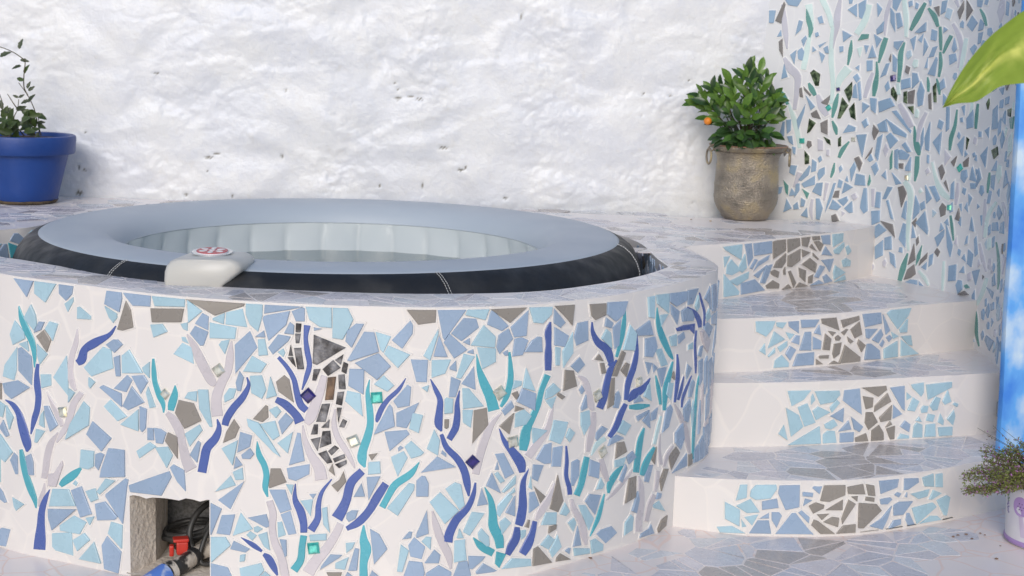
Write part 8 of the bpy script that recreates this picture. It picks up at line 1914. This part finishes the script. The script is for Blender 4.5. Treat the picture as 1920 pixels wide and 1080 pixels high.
for k in range(8):
    tin_print('sprig_print', circ(-.150+.003*math.sin(k*2.1), .150-.0085*k, .0036, 7), M_SPR if k < 4 else M_SPV, .0010)
    tin_print('sprig_print', circ(-.144+.003*math.cos(k*2.7), .146-.0085*k, .0027, 7), M_SPR if k < 4 else M_SPV, .0011)
bush = thing('purple_flowered_bush', 'wiry bush of tiny green leaves and purple flowers in the tin planter', 'plant', (TP[0], TP[1], TP[2]+TH))
MB_G = leaf_mat('bush_leaf', (.29, .32, .09), (.18, .22, .06), .5); MB_P = leaf_mat('bush_flower', (.42, .18, .42), (.33, .14, .38), .5); MB_B = leaf_mat('bush_bract', (.20, .145, .10), (.13, .09, .07), .6)
rg = random.Random(8); F1, F2, F3, ST = MB(), MB(), MB(), MB()
def tiny(mbx, p, d, s):
    d = d.normalized(); x = d.orthogonal().normalized(); x = (Matrix.Rotation(rg.uniform(0, 6.28), 3, d) @ x); z = x.cross(d)
    mbx.add([p, p+d*s*.5+x*s*.24+z*s*.06, p+d*s, p+d*s*.5-x*s*.24+z*s*.06], [(0, 1, 2, 3)])
broot = Vector((TP[0], TP[1], TP[2]+TH-.02))
sprays = [((1.2923, 4.0200, 0.2379), 0), ((1.2861, 4.0000, 0.2030), 0), ((1.3246, 4.0300, 0.2517), 0), ((1.3567, 4.0500, 0.2705), 0), ((1.3565, 4.0800, 0.2935), 1), ((1.3856, 4.0600, 0.2922), 0), ((1.3530, 4.1000, 0.3561), 2), ((1.3823, 4.1000, 0.3364), 2), ((1.4053, 4.1200, 0.3588), 2), ((1.4305, 4.1200, 0.3532), 2), ((1.4248, 4.0800, 0.3036), 0), ((1.4477, 4.0600, 0.3162), 0), ((1.4770, 4.0800, 0.3210), 0), ((1.3174, 4.0000, 0.1899), 0), ((1.3488, 3.9800, 0.1924), 0), ((1.3612, 3.9700, 0.2395), 0), ((1.3741, 3.9800, 0.2680), 0), ((1.4029, 3.9600, 0.2748), 0), ((1.4175, 3.9500, 0.2396), 0), ((1.3816, 3.9500, 0.2230), 0), ((1.4537, 3.9600, 0.2918), 0), ((1.4979, 4.0500, 0.3142), 0), ((1.5046, 4.0000, 0.2973), 0), ((1.5716, 4.1000, 0.2866), 0), ((1.5871, 4.0500, 0.2539), 0), ((1.6019, 4.0000, 0.2222), 0), ((1.4635, 3.9500, 0.2255), 0), ((1.5061, 3.9500, 0.2501), 0), ((1.3844, 4.1000, 0.2169), 0), ((1.4363, 4.1500, 0.2521), 0), ((1.4878, 4.1200, 0.2623), 0), ((1.4014, 3.9600, 0.2050), 0)]
for tipp, kind in sprays:
    for rep in range(1 if kind == 2 else 4):
        tipv = Vector(tipp)+Vector((rg.gauss(0, .012), rg.gauss(0, .02), rg.gauss(0, .010)))*(0 if rep == 0 else 1)
        b0 = broot+Vector((rg.uniform(-.05, .05), rg.uniform(-.05, .05), 0)); mid = b0.lerp(tipv, .5)+Vector((0, 0, .018+rg.uniform(-.01, .015)))
        q = bezier_pts([b0, mid, tipv], 10); ST.tube(q, [.0012*(1-.5*i/len(q)) for i in range(len(q))], 4)
        L_ = (tipv-b0).length; cnt = 5 if kind == 2 else (16 if kind == 1 else int(70*L_/.15))
        for k in range(cnt):
            t = .25+.75*rg.random()**.7; p = q[int(t*(len(q)-1))]+Vector((rg.gauss(0, .0045), rg.gauss(0, .0045), rg.gauss(0, .0045)))
            d = Vector((rg.gauss(0, 1), rg.gauss(0, 1), rg.gauss(.2, 1)))
            z_ = rg.random()
            tiny(F2 if z_ < .13 else (F3 if z_ < .28 or kind == 2 else F1), p, d, rg.uniform(.006, .010))
ST.build('stems', M_STEM, bush); o = F1.build('foliage', MB_G, bush); o['kind'] = 'stuff'; o = F2.build('flowers', MB_P, bush); o['kind'] = 'stuff'; o = F3.build('seed_heads', MB_B, bush); o['kind'] = 'stuff'

# --- broad variegated leaf reaching in from the right, close to the camera
UP = [(0.6784, 2.3500, 1.3254),(0.6896, 2.3500, 1.3552),(0.7133, 2.3600, 1.3944),(0.7456, 2.3700, 1.4332),(0.7765, 2.3800, 1.4594),(0.8159, 2.3900, 1.4868),(0.8648, 2.4000, 1.5071),(0.9165, 2.4100, 1.5005),(0.9587, 2.4200, 1.4611)]
LO = [(0.6784, 2.3500, 1.3245),(0.6957, 2.3300, 1.3326),(0.7162, 2.3100, 1.3364),(0.7321, 2.3000, 1.3488),(0.7575, 2.3100, 1.3625),(0.8056, 2.3300, 1.3684),(0.8622, 2.3600, 1.3753),(0.9221, 2.4000, 1.4002),(0.9601, 2.4200, 1.4560)]
UPc, LOc = bezier_pts(UP, 6), bezier_pts(LO, 6); NV = 17; v, f, strk = [], [], []
for i, (a, c) in enumerate(zip(UPc, LOc)):
    u = i/(len(UPc)-1)
    for j in range(NV):
        t = j/(NV-1); p = a.lerp(c, t); w = (a-c).length
        mr = .58-.10*u
        p = p+Vector((0, -.10*w*math.sin(math.pi*t)*(1-.6*math.exp(-((t-mr)/.07)**2))+.004*math.sin(t*26+u*17)*math.sin(math.pi*t), 0)); v.append(p)
        ridge = math.exp(-((t-mr)/.045)**2)*min(1, u*5)
        vein = .75*max(0, math.sin((u*26-abs(t-mr)*9)))**8*math.exp(-abs(t-mr)*7)*min(1, u*4)
        strk.append(min(1, .8*ridge+vein+.55*max(0, noise.noise((u*16, t*7, 2)))*math.exp(-((t-mr)/.20)**2)))
f = [(i*NV+j, (i+1)*NV+j, (i+1)*NV+j+1, i*NV+j+1) for i in range(len(UPc)-1) for j in range(NV-1)]
lm, n, l, b = new_mat('variegated_leaf'); a_ = n.new('ShaderNodeAttribute'); a_.attribute_name = 'streak'
tc = n.new('ShaderNodeTexCoord'); nz = n.new('ShaderNodeTexNoise'); nz.inputs['Scale'].default_value = 45; nz.inputs['Detail'].default_value = 4; l.new(tc.outputs['Object'], nz.inputs['Vector'])
g1 = n.new('ShaderNodeMix'); g1.data_type = 'RGBA'; g1.inputs[6].default_value = (.20, .29, .03, 1); g1.inputs[7].default_value = (.30, .40, .055, 1); l.new(nz.outputs['Fac'], g1.inputs['Factor'])
g2 = n.new('ShaderNodeMix'); g2.data_type = 'RGBA'; g2.inputs[7].default_value = (.66, .68, .16, 1); l.new(g1.outputs[2], g2.inputs[6]); l.new(a_.outputs['Fac'], g2.inputs['Factor'])
l.new(g2.outputs[2], b.inputs['Base Color']); b.inputs['Roughness'].default_value = .48; b.inputs['Specular IOR Level'].default_value = .35
tl = n.new('ShaderNodeBsdfTranslucent'); l.new(g2.outputs[2], tl.inputs[0]); mxl = n.new('ShaderNodeMixShader'); mxl.inputs[0].default_value = .2
l.new(b.outputs[0], mxl.inputs[1]); l.new(tl.outputs[0], mxl.inputs[2]); l.new(mxl.outputs[0], n['Material Output'].inputs[0])
tipv = UPc[-1]
PB = (tipv.x+.10, tipv.y+.06, GZ(1, 2))
big = thing('variegated_leaf_plant', 'large yellow-green leaf with pale veins reaching in at the upper right', 'plant', PB)
o = mk('leaf', v, f, lm, big, smooth=True)
at_ = o.data.attributes.new('streak', 'FLOAT', 'POINT'); at_.data.foreach_set('value', strk)
mb = MB(); q = bezier_pts([tipv, tipv+Vector((.05, .03, -.03)), Vector((PB[0], PB[1], 1.1)), Vector((PB[0], PB[1], .6)), Vector(PB)], 8); mb.tube(q, [.004+.010*i/len(q) for i in range(len(q))], 8)
mb.build('stem', leaf_mat('fleshy_stem', (.20, .30, .06), (.14, .22, .05)), big, smooth=True)

# ================================================================== THINGS IN THE SERVICE NICHE
g = MB(); pa, pb_ = (-1.0101, 3.9300, 0.1702), (-0.7872, 3.9300, -0.0078); pc_ = (-0.9941, 3.9300, -0.0033)
bx0, bx1 = pa[0], pb_[0]+.08; zl, zr, zt = pc_[2], pb_[2], .262
g.add([(bx0, 3.93, zl), (bx1, 3.93, zr), (bx1, 3.93, zt), (bx0, 3.93, zt), (bx0, 3.95, zl), (bx1, 3.95, zr), (bx1, 3.95, zt), (bx0, 3.95, zt)], [(0, 1, 2, 3), (5, 4, 7, 6), (4, 0, 3, 7), (1, 5, 6, 2), (3, 2, 6, 7), (4, 5, 1, 0)])
o = g.build('grey_board', surf('speckled_grey', (.23, .23, .235), (.13, .13, .135), scale=160, rough=.8, detail=3), None)
top(o, 'speckled grey board at the back of the service niche', 'board')
mb = MB(); mb.lathe([(.001, .0), (.60, .0), (.60, .285), (.001, .285)], c0, 48); o = mb.build('tub_plinth', surf('dark_concrete', (.06, .06, .06), rough=.9), ts)
M_HOSE = surf('black_rubber', (.045, .045, .045), (.028, .028, .028), scale=30, rough=.45)
hz = (-0.9399, 3.8200, 0.0550)
mb = MB(); cpt = []
for t in np.linspace(0, 4*math.pi, 60):
    rr = .062+.004*math.sin(t*.5); cpt.append((-.862+rr*1.15*math.cos(t), 3.835+rr*.9*math.sin(t), .062+.010*t/(4*math.pi)*2+.012*math.sin(t+1)))
mb.tube(cpt, .0075, 8); o = mb.build('coiled_hose', M_HOSE, None, smooth=True); top(o, 'black hose lying in a coil on the niche floor', 'hose')
mb = MB(); mb.tube(bezier_pts([(-0.7897, 3.8000, 0.1614),(-0.8072, 3.7800, 0.1583),(-0.8273, 3.7600, 0.1388),(-0.8388, 3.7400, 0.1080),(-0.8382, 3.7300, 0.0788),(-0.8247, 3.7200, 0.0560),(-0.8021, 3.7200, 0.0389),(-0.7778, 3.7400, 0.0265)], 6), .0085, 8)
o = mb.build('hose', M_HOSE, None, smooth=True); top(o, 'black hose looping down the right side of the niche', 'hose')
mb = MB(); mb.tube(bezier_pts([(-0.7820, 3.7900, 0.1304),(-0.8052, 3.7900, 0.0921),(-0.8307, 3.8000, 0.0578),(-0.8672, 3.8200, 0.0314),(-0.9011, 3.8400, 0.0172)], 6), .0075, 8)
o = mb.build('hose', M_HOSE, None, smooth=True); top(o, 'black hose running diagonally behind the red valve', 'hose')
mb = MB(); mb.tube(bezier_pts([(-0.7767, 3.7500, 0.1288),(-0.7933, 3.7200, 0.0940),(-0.8034, 3.7000, 0.0564),(-0.8013, 3.6900, 0.0350),(-0.7901, 3.6900, 0.0265),(-0.7667, 3.7000, 0.0265)], 6), .0062, 8)
o = mb.build('cable', M_HOSE, None, smooth=True); top(o, 'thin black cable hooking back at the niche right corner', 'cable')
# red ball valve
vv = Vector((-0.8584, 3.7000, 0.0709)); valve = thing('red_valve', 'red plastic valve on the pipe in the niche', 'valve', (vv.x, vv.y, vv.z-.02))
M_VR = surf('red_plastic', (.56, .045, .03), (.46, .03, .02), scale=20, rough=.32)
def rbox(name, c, sx, sy, sz, mat, parent, rot=0.0, bev=.004):
    bm = bmesh.new(); bmesh.ops.create_cube(bm, size=1); bmesh.ops.scale(bm, vec=(sx, sy, sz), verts=bm.verts); bmesh.ops.bevel(bm, geom=bm.edges[:], offset=bev, segments=2, affect='EDGES', profile=.6)
    bmesh.ops.rotate(bm, cent=(0, 0, 0), matrix=Matrix.Rotation(rot, 3, 'Z'), verts=bm.verts)
    me = bpy.data.meshes.new(name); bm.to_mesh(me); bm.free(); me.materials.append(mat); return link(name, me, parent, tuple(c))
rbox('valve_body', vv+Vector((.006, 0, -.002)), .030, .032, .034, M_VR, valve, .3); rbox('valve_cap', vv+Vector((.002, .004, .018)), .040, .030, .008, M_VR, valve, .3, .002); rbox('handle', vv+Vector((-.020, -.006, -.010)), .012, .020, .030, M_VR, valve, .2)
e0, e1, e2 = Vector((-0.8694, 3.6200, 0.0293)), Vector((-0.8396, 3.6600, 0.0388)), Vector((-0.8134, 3.7200, 0.0445))
pf = thing('pipe_fitting', 'black glue-smeared pipe elbow below the red valve', 'pipe', (e1.x, e1.y, e1.z-.03))
M_PF = surf('smeared_black_pipe', (.55, .50, .44), (.03, .03, .03), scale=26, rough=.4, bump=.5, bump_scale=50, lo=.44, hi=.54)
mb = MB(); mb.tube(bezier_pts([e0, e1, e2, e2+Vector((.03, .03, .004))], 8), .023, 16); mb.build('pipe', M_PF, pf, smooth=True)
mb = MB(); mb.tube([e0.lerp(e1, .0), e0.lerp(e1, .3)], .0265, 20); mb.build('socket', M_PF, pf, smooth=True, sharp=40)
mb = MB(); mb.tube([e1.lerp(e2, .45), e1.lerp(e2, .72)], .0262, 20); mb.build('socket', surf('black_pvc', (.03, .03, .032), rough=.3), pf, smooth=True, sharp=40)
b0, b1 = e0+Vector((-.006, -.005, -.002)), Vector((-0.9099, 3.5600, 0.0131))
mb = MB(); mb.tube([b0, b0.lerp(b1, .35), b0.lerp(b1, .7), b1, b1+(b1-b0)*.6], .0272, 20)
o = mb.build('blue_pipe', surf('scuffed_blue_plastic', (.10, .22, .62), (.50, .56, .68), scale=24, rough=.45, lo=.36, hi=.46), None, smooth=True, sharp=40); top(o, 'scuffed blue pipe end leaving the niche at the bottom edge', 'pipe')

# ================================================================== SMALL LITTER
M_LIT = surf('dry_litter', (.24, .14, .09), (.13, .08, .05), scale=40, rough=.9); M_LIT2 = surf('ochre_litter', (.34, .20, .06), rough=.8)
def bit(p, r_, label, mat=M_LIT, cat='litter', group=None):
    bm = bmesh.new(); bmesh.ops.create_icosphere(bm, subdivisions=1, radius=r_)
    for q in bm.verts: q.co = Vector((q.co.x*random.uniform(.7, 1.5), q.co.y*random.uniform(.7, 1.4), q.co.z*.45*random.uniform(.7, 1.3)))
    me = bpy.data.meshes.new('dry_crumb'); bm.to_mesh(me); bm.free(); me.materials.append(mat)
    o = link('dry_crumb', me, None, (p[0], p[1], p[2]+r_*.35)); top(o, label, cat, group)
bit((0.6827, 5.6051, 0.7630), .004, 'tiny dark crumb on the bench left of the brass pot'); bit((0.7523, 5.5704, 0.7630), .005, 'small ochre crumb on the bench right beside the brass pot', M_LIT2)
bit((0.2319, 3.7503, 0.0530), .0045, 'black speck on the floor at the foot of the tub surround')
for k, (x, y) in enumerate([(1785,1009),(1797,1006),(1815,1004),(1818,1012),(1846,1001),(1852,1004),(1862,1023),(1830,1046)]):
    q = (1.3668, 4.1170, 0.0200); dx = (x-1820)*.0015; dy = -(y-1008)*.0049
    bit((q[0]+dx, q[1]+dy, GZ(q[0]+dx, 4)+.002), random.uniform(.003, .005), 'small brown crumb scattered on the floor before the lowest step, left of the tin planter', M_LIT, 'litter', 'crumbs before the lowest step')
